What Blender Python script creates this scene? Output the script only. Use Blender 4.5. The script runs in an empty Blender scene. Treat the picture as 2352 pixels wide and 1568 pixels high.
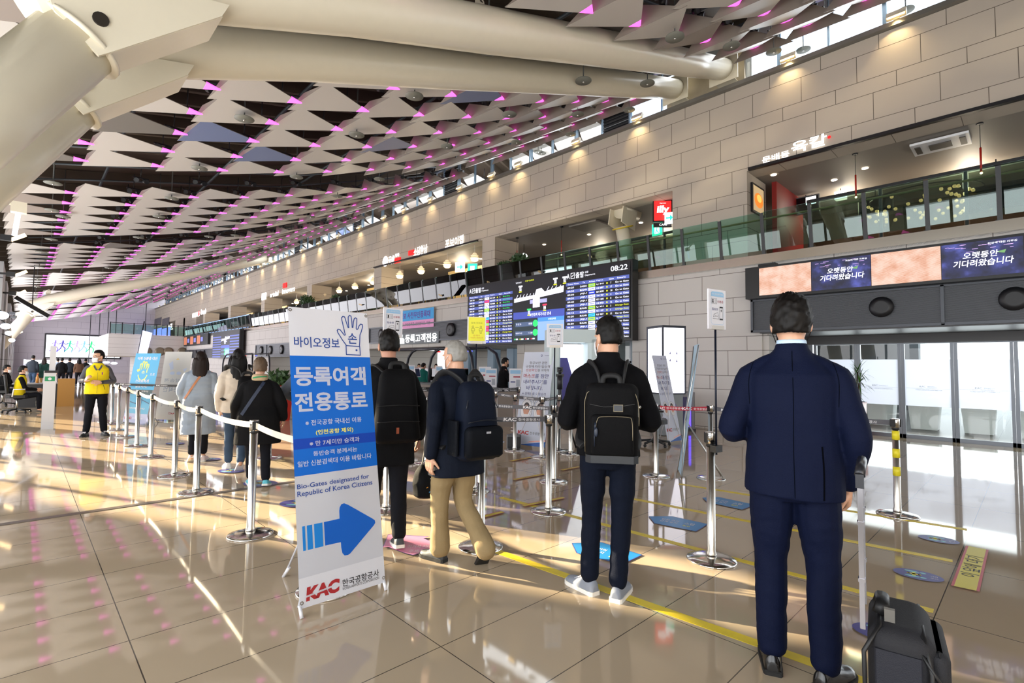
import bpy, bmesh, math, random
from mathutils import Vector, Matrix, Euler
from math import sin, cos, pi, radians as R
sc = bpy.context.scene
C = sc.collection
random.seed(7)

# ------------------------------------------------------------------ camera
W, H, F = 2352, 1568, 1164.26
EYE = Vector((0, 0, 1.45))
PITCH, AZ, ROLL = .04898, .76886, .01159
FWD = Vector((sin(AZ)*cos(PITCH), cos(AZ)*cos(PITCH), sin(PITCH)))
_r0 = Vector((cos(AZ), -sin(AZ), 0)); _u0 = _r0.cross(FWD)
RGT = _r0*cos(ROLL) + _u0*sin(ROLL); UPV = -_r0*sin(ROLL) + _u0*cos(ROLL)
cam = bpy.data.cameras.new('camera'); co = bpy.data.objects.new('camera', cam); C.objects.link(co)
m = Matrix.Identity(4)
for i in range(3):
    m[i][0], m[i][1], m[i][2], m[i][3] = RGT[i], UPV[i], -FWD[i], EYE[i]
co.matrix_world = m
cam.sensor_fit = 'HORIZONTAL'; cam.sensor_width = 36; cam.lens = 36*F/W
cam.clip_start = .05; cam.clip_end = 400
sc.camera = co
sc.view_settings.view_transform = 'Standard'; sc.view_settings.look = 'None'
sc.view_settings.exposure = 0.28; sc.view_settings.gamma = 1; sc.view_settings.use_curve_mapping = False
sc.cycles.use_denoising = True
sc.cycles.max_bounces = 7; sc.cycles.transparent_max_bounces = 16; sc.cycles.diffuse_bounces = 4
sc.cycles.sample_clamp_indirect = 6

# ------------------------------------------------------------------ world, sun, daylight
wd = bpy.data.worlds.new('sky'); sc.world = wd; wd.use_nodes = True
nt = wd.node_tree; bg = nt.nodes['Background']
tc = nt.nodes.new('ShaderNodeTexCoord'); sx = nt.nodes.new('ShaderNodeSeparateXYZ'); rp = nt.nodes.new('ShaderNodeValToRGB')
nt.links.new(tc.outputs['Generated'], sx.inputs[0]); nt.links.new(sx.outputs['Z'], rp.inputs[0])
rp.color_ramp.elements[0].color = (.75, .78, .8, 1); rp.color_ramp.elements[1].color = (.62, .8, 1, 1)
e = rp.color_ramp.elements.new(.12); e.color = (.93, .97, 1, 1)
nt.links.new(rp.outputs[0], bg.inputs[0]); bg.inputs[1].default_value = 2.6

def lamp(kind, name, loc, energy, color=(1, 1, 1), d=(0, 0, -1), size=(1, 1), angle=None, blend=.5, spot=None):
    l = bpy.data.lights.new(name, kind); l.energy = energy; l.color = color
    o = bpy.data.objects.new(name, l); C.objects.link(o); o.location = loc
    o.rotation_euler = Vector(d).to_track_quat('-Z', 'Y').to_euler()
    if kind == 'AREA': l.shape = 'RECTANGLE'; l.size, l.size_y = size
    if kind == 'SUN': l.angle = R(angle or .6)
    if kind == 'SPOT': l.spot_size = R(spot or 60); l.spot_blend = blend; l.shadow_soft_size = .05
    if kind == 'POINT': l.shadow_soft_size = size if isinstance(size, float) else .05
    return o
SUN_EL = R(15)
lamp('SUN', 'low_sun', (-10, 20, 12), 30.0, (1, .84, .58), (.42*cos(SUN_EL), -.907*cos(SUN_EL), -sin(SUN_EL)), angle=.7)
# area lamps: daylight from the glazed long side and clerestory, plus added fills
def area(name, loc, d, sx_, sy_, e, col):
    o = lamp('AREA', name, loc, e, col, d, (sx_, sy_)); return o
DAY = []
# ------------------------------------------------------------------ helpers
def lin(h):
    h = h.lstrip('#'); v = [int(h[i:i+2], 16)/255 for i in (0, 2, 4)]
    return tuple((c/12.92 if c <= .04045 else ((c+.055)/1.055)**2.4) for c in v) + (1,)
MATS = {}
def mat(name, color='#808080', rough=.6, metal=0, emit=None, es=1, noise=0, nscale=8, bump=0, bscale=60, alpha=None, spec=None, sheen=0):
    if name in MATS: return MATS[name]
    mt = bpy.data.materials.new(name); mt.use_nodes = True; n = mt.node_tree; b = n.nodes['Principled BSDF']
    c = lin(color) if isinstance(color, str) else tuple(color)
    b.inputs['Base Color'].default_value = c; b.inputs['Roughness'].default_value = rough; b.inputs['Metallic'].default_value = metal
    if spec is not None: b.inputs['Specular IOR Level'].default_value = spec
    if sheen: b.inputs['Sheen Weight'].default_value = sheen
    if emit: b.inputs['Emission Color'].default_value = lin(emit) if isinstance(emit, str) else emit; b.inputs['Emission Strength'].default_value = es
    if noise or bump:
        t = n.nodes.new('ShaderNodeTexCoord')
    if noise:
        nz = n.nodes.new('ShaderNodeTexNoise'); nz.inputs['Scale'].default_value = nscale; nz.inputs['Detail'].default_value = 4
        mx = n.nodes.new('ShaderNodeMix'); mx.data_type = 'RGBA'
        mx.inputs['A'].default_value = tuple(x*(1-noise) for x in c[:3])+(1,); mx.inputs['B'].default_value = tuple(min(1, x*(1+noise)) for x in c[:3])+(1,)
        n.links.new(t.outputs['Object'], nz.inputs['Vector']); n.links.new(nz.outputs['Fac'], mx.inputs['Factor']); n.links.new(mx.outputs['Result'], b.inputs['Base Color'])
    if bump:
        nb = n.nodes.new('ShaderNodeTexNoise'); nb.inputs['Scale'].default_value = bscale; nb.inputs['Detail'].default_value = 3
        bp = n.nodes.new('ShaderNodeBump'); bp.inputs['Strength'].default_value = bump; bp.inputs['Distance'].default_value = .02
        n.links.new(t.outputs['Object'], nb.inputs['Vector']); n.links.new(nb.outputs['Fac'], bp.inputs['Height']); n.links.new(bp.outputs[0], b.inputs['Normal'])
    MATS[name] = mt; return mt
def glass(name, tint, refl=1.0, rough=0.0, haze=0):
    if name in MATS: return MATS[name]
    mt = bpy.data.materials.new(name); mt.use_nodes = True; n = mt.node_tree; n.nodes.clear()
    out = n.nodes.new('ShaderNodeOutputMaterial'); tr = n.nodes.new('ShaderNodeBsdfTransparent'); gl = n.nodes.new('ShaderNodeBsdfGlossy')
    fr = n.nodes.new('ShaderNodeFresnel'); mx = n.nodes.new('ShaderNodeMixShader'); fr.inputs[0].default_value = 1.5
    tr.inputs[0].default_value = lin(tint); gl.inputs[0].default_value = (refl, refl, refl, 1); gl.inputs['Roughness'].default_value = rough
    n.links.new(fr.outputs[0], mx.inputs[0]); n.links.new(tr.outputs[0], mx.inputs[1]); n.links.new(gl.outputs[0], mx.inputs[2])
    last = mx
    if haze:
        df = n.nodes.new('ShaderNodeBsdfTranslucent'); df2 = n.nodes.new('ShaderNodeBsdfDiffuse'); df.inputs[0].default_value = (.58, .62, .70, 1); df2.inputs[0].default_value = (.8, .85, .9, 1)
        a = n.nodes.new('ShaderNodeMixShader'); n.links.new(df.outputs[0], a.inputs[1]); n.links.new(df2.outputs[0], a.inputs[2]); a.inputs[0].default_value = .35
        m2 = n.nodes.new('ShaderNodeMixShader'); m2.inputs[0].default_value = haze; n.links.new(mx.outputs[0], m2.inputs[1]); n.links.new(a.outputs[0], m2.inputs[2]); last = m2
    n.links.new(last.outputs[0], out.inputs[0]); MATS[name] = mt; return mt

def ray(px, py): return FWD + RGT*((px-W/2)/F) - UPV*((py-H/2)/F)
def gnd(px, py, z=0.):
    d = ray(px, py); return EYE + d*((z-EYE.z)/d.z)
def onx(px, py, X):
    d = ray(px, py); return EYE + d*((X-EYE.x)/d.x)
def ony(px, py, Y):
    d = ray(px, py); return EYE + d*((Y-EYE.y)/d.y)
def face_yaw(p): return -math.atan2(p[0], p[1])     # rotation that turns local -y towards the place the photo was taken from

class MB:
    """collects shapes for one mesh"""
    def __init__(s): s.bm = bmesh.new(); s.mi = 0; s.mats = []
    def m(s, mt):
        if mt not in s.mats: s.mats.append(mt)
        s.mi = s.mats.index(mt); return s
    def face(s, vs, smooth=False):
        try: f = s.bm.faces.new(vs)
        except ValueError: return None
        f.material_index = s.mi; f.smooth = smooth; return f
    def poly(s, pts): return s.face([s.bm.verts.new(p) for p in pts])
    def box(s, c, d, rot=None, taper=1.0, bev=0):
        hx, hy, hz = d[0]/2, d[1]/2, d[2]/2
        P = []
        for z, k in ((-hz, 1), (hz, taper)):
            if bev:
                b = min(bev, hx*.9, hy*.9)
                for x, y in ((hx-b, -hy), (hx, -hy+b), (hx, hy-b), (hx-b, hy), (-hx+b, hy), (-hx, hy-b), (-hx, -hy+b), (-hx+b, -hy)): P.append(Vector((x*k, y*k, z)))
            else:
                for x, y in ((-hx, -hy), (hx, -hy), (hx, hy), (-hx, hy)): P.append(Vector((x*k, y*k, z)))
        if rot is not None:
            q = Euler(rot).to_matrix() if not isinstance(rot, Matrix) else rot
            P = [q @ p for p in P]
        P = [s.bm.verts.new(p + Vector(c)) for p in P]; n = len(P)//2
        s.face(P[:n][::-1]); s.face(P[n:])
        for i in range(n): s.face([P[i], P[(i+1) % n], P[n+(i+1) % n], P[n+i]])
        return s
    def rings(s, rings, cap=True, smooth=True, close=True):
        V = [[s.bm.verts.new(p) for p in r] for r in rings]; n = len(V[0])
        for a, b in zip(V[:-1], V[1:]):
            for i in range(n if close else n-1): s.face([a[i], a[(i+1) % n], b[(i+1) % n], b[i]], smooth)
        if cap: s.face(V[0][::-1]); s.face(V[-1])
        return s
    def tube(s, path, r, n=10, cap=True, smooth=True, flat=None):
        path = [Vector(p) for p in path]; k = len(path)
        rs = r if isinstance(r, (list, tuple)) else [r]*k
        rg = []; prev = None
        for i in range(k):
            t = (path[min(i+1, k-1)] - path[max(i-1, 0)]).normalized()
            if prev is None:
                a = Vector((0, 0, 1)) if abs(t.z) < .9 else Vector((1, 0, 0)); x = t.cross(a).normalized()
            else:
                x = (prev - t*prev.dot(t)).normalized()
            y = t.cross(x); prev = x
            ry = rs[i]*(flat or 1)
            rg.append([path[i] + x*(rs[i]*cos(2*pi*j/n)) + y*(ry*sin(2*pi*j/n)) for j in range(n)])
        return s.rings(rg, cap, smooth)
    def cyl(s, a, b, r0, r1=None, n=16, smooth=True): return s.tube([a, b], [r0, r0 if r1 is None else r1], n, True, smooth)
    def lathe(s, prof, c=(0, 0, 0), n=24, smooth=True):
        c = Vector(c); rg = [[c + Vector((r*cos(2*pi*j/n), r*sin(2*pi*j/n), z)) for j in range(n)] for r, z in prof]
        return s.rings(rg, True, smooth)
    def ball(s, c, r, n=12, k=8, sq=(1, 1, 1)):
        prof = [(max(.001, r*sin(pi*i/k)), -r*cos(pi*i/k)) for i in range(k+1)]
        c = Vector(c); rg = [[c + Vector((a*cos(2*pi*j/n)*sq[0], a*sin(2*pi*j/n)*sq[1], z*sq[2])) for j in range(n)] for a, z in prof]
        return s.rings(rg)
    # flat graphics in the local xz plane, facing -y
    def rect(s, x0, x1, z0, z1, y=0.): return s.poly([(x0, y, z0), (x1, y, z0), (x1, y, z1), (x0, y, z1)])
    def shape(s, pts, y=0.): return s.poly([(p[0], y, p[1]) for p in pts])
    def disc(s, x, z, r, y=0., n=24, rz=None): return s.shape([(x+r*cos(2*pi*i/n), z+(rz or r)*sin(2*pi*i/n)) for i in range(n)], y)
    def ring(s, x, z, r0, r1, y=0., n=24, a0=0, a1=2*pi):
        for i in range(n):
            t0, t1 = a0+(a1-a0)*i/n, a0+(a1-a0)*(i+1)/n
            s.shape([(x+r0*cos(t0), z+r0*sin(t0)), (x+r1*cos(t0), z+r1*sin(t0)), (x+r1*cos(t1), z+r1*sin(t1)), (x+r0*cos(t1), z+r0*sin(t1))], y)
        return s
    def stroke(s, pts, w, y=0., closed=False):
        pts = [Vector((p[0], p[1])) for p in pts]; n = len(pts)
        for i in range(n if closed else n-1):
            a, b = pts[i], pts[(i+1) % n]; d = (b-a)
            if d.length < 1e-6: continue
            d.normalize(); q = Vector((-d.y, d.x))*w/2; e = d*w*.3
            s.shape([(a-e-q), (b+e-q), (b+e+q), (a-e+q)], y)
        return s
    def text(s, t, x0=None, x1=None, z0=0, z1=1, y=-.003, bold=0, align='L', size=None, shear=0, mirror=False):
        vs, fs, (bx0, bx1, bz0, bz1) = glyphs(t, bold)
        if size: kz = size; kx = size; z0_ = z0; off = 0
        else: kz = (z1-z0)/max(1e-6, bz1-bz0); kx = kz; z0_ = z0 - bz0*kz
        wd_ = (bx1-bx0)*kx
        if x0 is not None and x1 is not None: kx = (x1-x0)/max(1e-6, bx1-bx0); ox = x0 - bx0*kx
        elif align == 'C': ox = x0 - wd_/2 - bx0*kx
        elif align == 'R': ox = x1 - wd_ - bx0*kx
        else: ox = x0 - bx0*kx
        V = []
        for v in vs:
            x = v[0]*kx + ox + shear*(v[1]*kz)
            if mirror: x = x0 + x1 - x
            V.append(s.bm.verts.new((x, y, v[1]*kz + z0_)))
        for f in fs: s.face([V[i] for i in (f if not mirror else f[::-1])])
        return s
    def xf(s, M):
        bmesh.ops.transform(s.bm, matrix=M, verts=s.bm.verts); return s
    def jitter(s, amp, scale):
        from mathutils import noise
        s.bm.normal_update()
        for v in s.bm.verts: v.co += v.normal*(noise.noise(v.co*scale)*amp)
        return s
    def build(s, name, mt=None, parent=None, loc=None, rot=None):
        me = bpy.data.meshes.new(name)
        s.bm.normal_update(); s.bm.to_mesh(me); s.bm.free()
        for x in (s.mats or [mt]): me.materials.append(x)
        o = bpy.data.objects.new(name, me); C.objects.link(o)
        if parent: o.parent = parent
        if loc is not None: o.location = loc
        if rot is not None: o.rotation_euler = rot
        return o
_G = {}
def glyphs(t, bold=0):
    k = (t, bold)
    if k not in _G:
        cu = bpy.data.curves.new('g', 'FONT'); cu.body = t; cu.size = 1; cu.offset = bold; cu.resolution_u = 3
        o = bpy.data.objects.new('g', cu); me = o.to_mesh()
        vs = [tuple(v.co) for v in me.vertices]; fs = [tuple(p.vertices) for p in me.polygons]
        o.to_mesh_clear(); bpy.data.objects.remove(o); bpy.data.curves.remove(cu)
        xs = [v[0] for v in vs] or [0, 1]; ys = [v[1] for v in vs] or [0, 1]
        _G[k] = (vs, fs, (min(xs), max(xs), min(ys), max(ys)))
    return _G[k]
def tag(o, label=None, cat=None, group=None, kind=None):
    if label: o['label'] = label
    if cat: o['category'] = cat
    if group: o['group'] = group
    if kind: o['kind'] = kind
    return o
def thing(name, label, cat, loc=(0, 0, 0), rz=0, group=None):
    o = bpy.data.objects.new(name, None); C.objects.link(o); o.empty_display_size = .1
    o.location = loc; o.rotation_euler = (0, 0, rz)
    return tag(o, label, cat, group)
def dup(root, loc, rz=None, label=None, group=None):
    r = root.copy(); C.objects.link(r); r.location = loc
    if rz is not None: r.rotation_euler = (0, 0, rz)
    if label: r['label'] = label
    if group: r['group'] = group
    for ch in list(root.children):
        c = ch.copy(); C.objects.link(c); c.parent = r
        for g in list(ch.children):
            d = g.copy(); C.objects.link(d); d.parent = c
    return r
def struct(name, mb, mt=None): return tag(mb.build(name, mt), kind='structure')
WALLF = -pi/2      # rotation of a sign hung on the long wall: local -y looks into the hall

# ------------------------------------------------------------------ materials of the setting
def joints(name, base, dark, uaxis, u0, up, vaxis, v0, vp, w, rough, stagger=False, var=.05, bump=.15, bscale=40, split=None, spec=.5, nscale=3, gloss_noise=0):
    """stone / tile with thin joints; split: two course heights"""
    mt = bpy.data.materials.new(name); mt.use_nodes = True; n = mt.node_tree; b = n.nodes['Principled BSDF']; L = n.links.new
    t = n.nodes.new('ShaderNodeTexCoord'); s = n.nodes.new('ShaderNodeSeparateXYZ'); L(t.outputs['Object'], s.inputs[0])
    def M(op, a, bb=None, c=None):
        x = n.nodes.new('ShaderNodeMath'); x.operation = op
        for i, q in enumerate((a, bb, c)):
            if q is None: continue
            if isinstance(q, (int, float)): x.inputs[i].default_value = q
            else: L(q, x.inputs[i])
        return x.outputs[0]
    U, V = s.outputs[uaxis], s.outputs[vaxis]
    v = M('DIVIDE', M('SUBTRACT', V, v0), vp); vf = M('FLOOR', v); vr = M('SUBTRACT', v, vf)
    dv = M('MULTIPLY', M('MINIMUM', vr, M('SUBTRACT', 1, vr)), vp)
    if split:
        dv = M('MINIMUM', dv, M('MULTIPLY', M('ABSOLUTE', M('SUBTRACT', vr, split)), vp))
        vf = M('ADD', M('MULTIPLY', vf, 2), M('GREATER_THAN', vr, split))
    u = M('DIVIDE', M('SUBTRACT', U, u0), up)
    if stagger:
        u = M('ADD', u, M('FRACT', M('MULTIPLY', vf, .37)))
    uf = M('FLOOR', u); ur = M('SUBTRACT', u, uf); du = M('MULTIPLY', M('MINIMUM', ur, M('SUBTRACT', 1, ur)), up)
    j = M('LESS_THAN', M('MINIMUM', du, dv), w)
    cb = n.nodes.new('ShaderNodeCombineXYZ'); L(uf, cb.inputs[0]); L(vf, cb.inputs[1])
    wn = n.nodes.new('ShaderNodeTexWhiteNoise'); wn.noise_dimensions = '2D'; L(cb.outputs[0], wn.inputs['Vector'])
    nz = n.nodes.new('ShaderNodeTexNoise'); nz.inputs['Scale'].default_value = nscale; nz.inputs['Detail'].default_value = 5; L(t.outputs['Object'], nz.inputs['Vector'])
    f = M('ADD', M('MULTIPLY', wn.outputs['Value'], .5), M('MULTIPLY', nz.outputs['Fac'], .5))
    c = lin(base)
    mx = n.nodes.new('ShaderNodeMix'); mx.data_type = 'RGBA'; L(f, mx.inputs['Factor'])
    mx.inputs['A'].default_value = tuple(x*(1-var) for x in c[:3])+(1,); mx.inputs['B'].default_value = tuple(x*(1+var) for x in c[:3])+(1,)
    m2 = n.nodes.new('ShaderNodeMix'); m2.data_type = 'RGBA'; L(j, m2.inputs['Factor']); L(mx.outputs['Result'], m2.inputs['A']); m2.inputs['B'].default_value = lin(dark)
    L(m2.outputs['Result'], b.inputs['Base Color']); b.inputs['Roughness'].default_value = rough; b.inputs['Specular IOR Level'].default_value = spec
    if bump:
        nb = n.nodes.new('ShaderNodeTexNoise'); nb.inputs['Scale'].default_value = bscale; nb.inputs['Detail'].default_value = 4; L(t.outputs['Object'], nb.inputs['Vector'])
        bp = n.nodes.new('ShaderNodeBump'); bp.inputs['Strength'].default_value = bump; bp.inputs['Distance'].default_value = .01
        L(M('SUBTRACT', nb.outputs['Fac'], M('MULTIPLY', j, 1.5)), bp.inputs['Height']); L(bp.outputs[0], b.inputs['Normal'])
    MATS[name] = mt; return mt
FLOOR = joints('polished_floor_tile', '#b09e85', '#4c443c', 'X', .468, 1.154, 'Y', .458, .5736, .0028, .045, var=.05, bump=0, spec=.75)
STONE_UP = joints('stone_cladding', '#bbb0a2', '#5c5248', 'Y', .272, 1.11, 'Z', 8.70-.92*9, .92, .006, .75, stagger=True, split=.641)
STONE_LOW = joints('stone_cladding_lower', '#c6c2bd', '#625a52', 'Y', .1, 1.2, 'Z', 3.72-.92*5, .92, .006, .75, stagger=True, split=.359)
STONE_END = joints('stone_end_wall', '#cdc5cd', '#8c8290', 'X', 0, 2.2, 'Z', 0, .8, .008, .8, stagger=True)
STONE_X = joints('stone_return', '#b9ac9c', '#5c5248', 'X', 13.9, 2.2, 'Z', 6.45-.62*9, .62, .006, .75)
CREAM = mat('cream_painted_steel', '#e2dac4', .28, noise=.03)
DARKM = mat('dark_frame', '#2b2d30', .45)
STEEL = mat('brushed_steel', '#d2d0cb', .28, 1)
CHROME = mat('chrome', '#dedcd8', .14, 1)
BLACKP = mat('black_plastic', '#15161a', .45)
WHITEP = mat('white_panel', '#e9e9ec', .5)
SOFFIT = mat('grey_soffit', '#8f8880', .6)
# ------------------------------------------------------------------ the setting
YF = 84.0            # end wall
XU, XL, XD = 13.0, 12.05, 13.9       # upper wall, lower wall, glass doors
ZB, ZS, ZC0 = 4.06, 6.45, 8.70       # balcony floor, soffit, clerestory sill
mb = MB(); mb.poly([(-4, -9, 0), (40, -9, 0), (40, YF, 0), (-4, YF, 0)]); struct('floor', mb, FLOOR)
mb = MB()            # metal expansion strip set in the floor
mb.box((.9, 6.40, .002), (9.8, .085, .006)); struct('trim_1', mb, mat('floor_strip', '#6d645c', .35, .6))
def wallx(name, y0, y1, z0, z1, x0, x1, mt): 
    b = MB(); b.box(((x0+x1)/2, (y0+y1)/2, (z0+z1)/2), (x1-x0, y1-y0, z1-z0)); return struct(name, b, mt)
# lower wall: solid between the doors and the security gate, then beyond
b = MB()
def seg(b, y0, y1, z0, z1, x0=XL, x1=XL+.45): b.box(((x0+x1)/2, (y0+y1)/2, (z0+z1)/2), (x1-x0, y1-y0, z1-z0))
DOOR_Y = 4.30
seg(b, DOOR_Y, 7.7, 0, 3.86)
seg(b, 7.7, 9.6, 2.35, 3.86); seg(b, 9.6, 12.2, 0, 3.86); seg(b, 12.2, 24.2, 2.2, 3.86); seg(b, 24.2, 26.2, 0, 3.86)
seg(b, 26.2, 36, 2.2, 3.86); seg(b, 36, 60, 0, 3.86)
seg(b, -3, DOOR_Y, 3.55, 3.86)
struct('wall_right', b, STONE_LOW)
# return of the wall beside the glass doors
b = MB(); b.box((13.2, DOOR_Y+.02, 1.6), (2.2, .3, 3.2)); struct('wall_return', b, STONE_LOW)
# upper wall with its openings and the columns between them
b = MB(); b.box((XU+.3, (YF-4)/2, (ZS+ZC0)/2), (.6, YF+4, ZC0-ZS))
struct('wall_upper', b, STONE_UP)
b = MB()
cols = [(4.96, 7.0)] + [(14.45+8.6*k, 15.2+8.6*k) for k in range(8)]
for y0, y1 in cols: b.box((XU+.64, (y0+y1)/2, (ZB+ZS)/2), (1.28, y1-y0, ZS-ZB))
b.box((XU+.6, 66, (ZB+ZS)/2), (1.2, 10, ZS-ZB)); b.box((XU+.6, 80, (ZB+ZS)/2+.7), (1.2, 8, ZS-ZB-1.4))
struct('wall_columns', b, STONE_UP)
b = MB(); b.box((XU+3.8, (YF-4)/2, ZS+.12), (6.4, YF+4, .2)); struct('ceiling_gallery', b, SOFFIT)
b = MB(); b.box((17, (YF-4)/2, ZB-.13), (9.9, YF+4, .2)); struct('floor_gallery', b, mat('gallery_floor', '#5a4c40', .35))
b = MB(); b.box((18.6, (YF-4)/2, 5.3), (.2, YF+4, 2.6)); struct('wall_gallery', b, mat('gallery_back_wall', '#4a382c', .6, noise=.3, nscale=.8))
# red and warm wall pieces inside the gallery
b = MB(); b.box((15.4, 4.75, 5.3), (2.2, .12, 2.4)); struct('wall_gallery_red', b, mat('dark_red_wall', '#8c1a14', .5))
b = MB()
for k in range(5): b.box((15.8, 19.3+8.6*k, 5.2), (.12, 3.6, 2.2))
struct('wall_gallery_yellow', b, mat('warm_yellow_wall', '#d8b877', .6))
# fascia edge strip of the balcony
b = MB(); b.box((XL-.01, 28.5, 3.96), (.06, 63, .2)); struct('trim_2', b, mat('metal_edge', '#b9b1a4', .22, .8))
# clerestory: sill, posts, header, glass
b = MB(); b.box((XU+.12, (YF-4)/2, ZC0+.05), (.5, YF+4, .1)); struct('trim_3', b, mat('sill_metal', '#7d7a74', .4, .4))
CL = glass('clerestory_glass', '#eef6fb')
y = -2.2; n = 0
while y < 78:
    b = MB(); m_ = mat('window_mullion', '#8aa0b4', .4, .3); d_ = 2.15 - (0.0)
    if n % 4 == 1 and n < 26:
        b.m(mat('louvre_dark', '#1b1d22', .5)); b.box((XU+.3, y+.5, ZC0+.75), (.05, 1.0, 1.3))
        for k in range(12): b.box((XU+.26, y+.5, ZC0+.15+k*.105), (.06, .98, .02))
    b.m(m_); b.box((XU+.28, y, ZC0+.85), (.1, .07, 1.5)); b.box((XU+.28, y+d_/2, ZC0+1.55), (.08, d_, .07)); b.box((XU+.28, y+d_*.5, ZC0+.8), (.06, .04, 1.4))
    b.m(CL); b.poly([(XU+.3, y, ZC0+.1), (XU+.3, y+d_, ZC0+.1), (XU+.3, y+d_, ZC0+1.6), (XU+.3, y, ZC0+1.6)])
    struct('window_%d' % (n+1), b); y += d_; n += 1
b = MB(); b.box((XU+.5, (YF-4)/2, ZC0+2.0), (.6, YF+4, .8)); struct('wall_header', b, mat('header_dark', '#4d463e', .7))
# end wall, left side
b = MB(); b.box((6, YF+.2, 5.2), (22, .4, 10.4)); struct('wall_end', b, STONE_END)
b = MB(); b.box((-2.75, 9, 4.85), (.3, 36, 1.3)); b.box((-2.75, 9, .1), (.3, 36, .2))
for y_ in (-9, -4.7, -.4, 3.9, 8.2, 12.5, 16.8, 21.1, 25.4, 27):
    b.box((-2.75, y_, 2.2), (.3, .55, 4.2))
struct('wall_left', b, mat('left_wall_paint', '#bdb6ad', .6))
b = MB()
for k in range(9):
    if k != 2: b.box((-1.35, 28+k*6.4, 2.55), (1.5, 3.2, 5.1))
b.box((-2.6, 56, 2.6), (.3, 58, 5.2))
struct('wall_left_piers', b, joints('pier_cladding', '#a9abb0', '#60636a', 'Y', 0, 3.2, 'Z', 0, 1.5, .02, .5, bump=0))
b = MB(); b.box((5, -9.2, 5), (20, .3, 10)); struct('wall_back', b, mat('back_wall_paint', '#bdb2a4', .6))
# roof deck above the hanging panels, with ribs, pipes and channels
def zc(x): return 5.55 + .165*x + .0095*x*x
b = MB(); xs = [-4 + i*1.0 for i in range(19)]
ROOFM = mat('roof_deck_brown', '#4b4034', .8, noise=.25, nscale=1.2)
for y0, y1 in ((-9, YF),):
    b.rings([[(x, y0, zc(x)+1.25) for x in xs] + [(x, y0, zc(x)+1.5) for x in xs[::-1]], [(x, y1, zc(x)+1.25) for x in xs] + [(x, y1, zc(x)+1.5) for x in xs[::-1]]], smooth=False)
struct('ceiling', b, ROOFM)
b = MB(); k = 0; y = -4.0
while y < YF:
    pts = [(x, y, zc(x)+1.1) for x in (-2, 1, 4, 7, 10, 12.8)]
    for p, q in zip(pts[:-1], pts[1:]):
        p, q = Vector(p), Vector(q); d = q-p
        b.box((p+q)/2, (d.length, .10, .26), rot=(0, -math.atan2(d.z, d.x), 0))
    y += .72 if y < 16 else 1.5
struct('ceiling_ribs', b, ROOFM)
b = MB()
for x in (1.4, 3.9, 6.7, 9.4, 11.6):
    b.tube([(x, -4, zc(x)+.62), (x, YF-2, zc(x)+.62)], .035, 8)
for i in range(26):
    y = -2.5 + i*1.43
    for x0, x1 in ((0, 6), (6, 12.2)): b.cyl((x0, y, zc(x0)+.5), (x1, y, zc(x1)+.5), .025, n=6)
struct('ceiling_pipes', b, mat('galvanised_channel', '#4f5458', .5, .5))
# far wing that projects from the long wall, with gallery above
b = MB(); b.box((9.6, 66.2, 3.05), (7.6, 12, 2.1)); b.box((11.2, 66.2, 1), (4.4, 12, 2.0)); struct('wall_wing', b, STONE_LOW)

b = MB(); b.box((-8.5, 16.2, 4), (1.0, 17.5, 8)); struct('wall_sun_blocker', b, mat('sun_blocker_paint', '#b0aaa2', .7))  # unseen wall added outside to keep low sun off the near floor
area('daylight_side', (-2.5, 8.5, 2.3), (1, 0, .45), 35, 4.0, 1350, (.97, .98, 1))
area('fill_behind', (5, -8.6, 3.2), (0, 1, .1), 14, 5.0, 130, (.98, .98, 1))  # added soft fill; the back wall has no window
area('daylight_clerestory', (XU-.05+.2, 32, ZC0+.85), (-1, 0, -.25), 70, 1.3, 900, (.95, .98, 1))
area('fill_far_side', (-.4, 55, 2.6), (1, 0, .1), 50, 4.0, 3600, (.95, .94, 1))  # added fill to brighten the far hall; the pier wall is solid
area('daylight_doors', (15.2, 0.5, 1.6), (-1, .1, 0), 7, 2.6, 160, (.95, .98, 1))
b = MB(); FRM = mat('facade_frame', '#5b646a', .5)
for i in range(24): b.box((-2.4, -8+i*1.45, 2.3), (.06, .09, 4.1))
for z in (.3, 1.6, 2.9, 4.3): b.box((-2.4, 8.5, z), (.06, 34, .07))
struct('window_40', b, FRM)

# added spots stand in for floor-bounced low sun: slanting streaks on the upper wall
for x, y, sp, e in ((1.2, 27.5, 3.2, 9), (2.2, 28.6, 2.6, 9), (2.9, 30.2, 3.0, 9), (1.6, 31.5, 3.6, 9), (3.2, 32.6, 2.4, 8), (.9, 25.6, 2.6, 9), (2.4, 34.6, 3.4, 8), (3.4, 26.6, 2.4, 8), (2.0, 38.5, 3, 6), (1.5, 43, 3, 6), (2.5, 47, 3.4, 6), (1.0, 52, 3, 6), (2.0, 57, 3.4, 6)):
    lamp('SPOT', 'added_glint_spot', (x, y, .2), e*1100, (1, .86, .58), (.42, -.907, .262), spot=sp, blend=.9)
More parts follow.
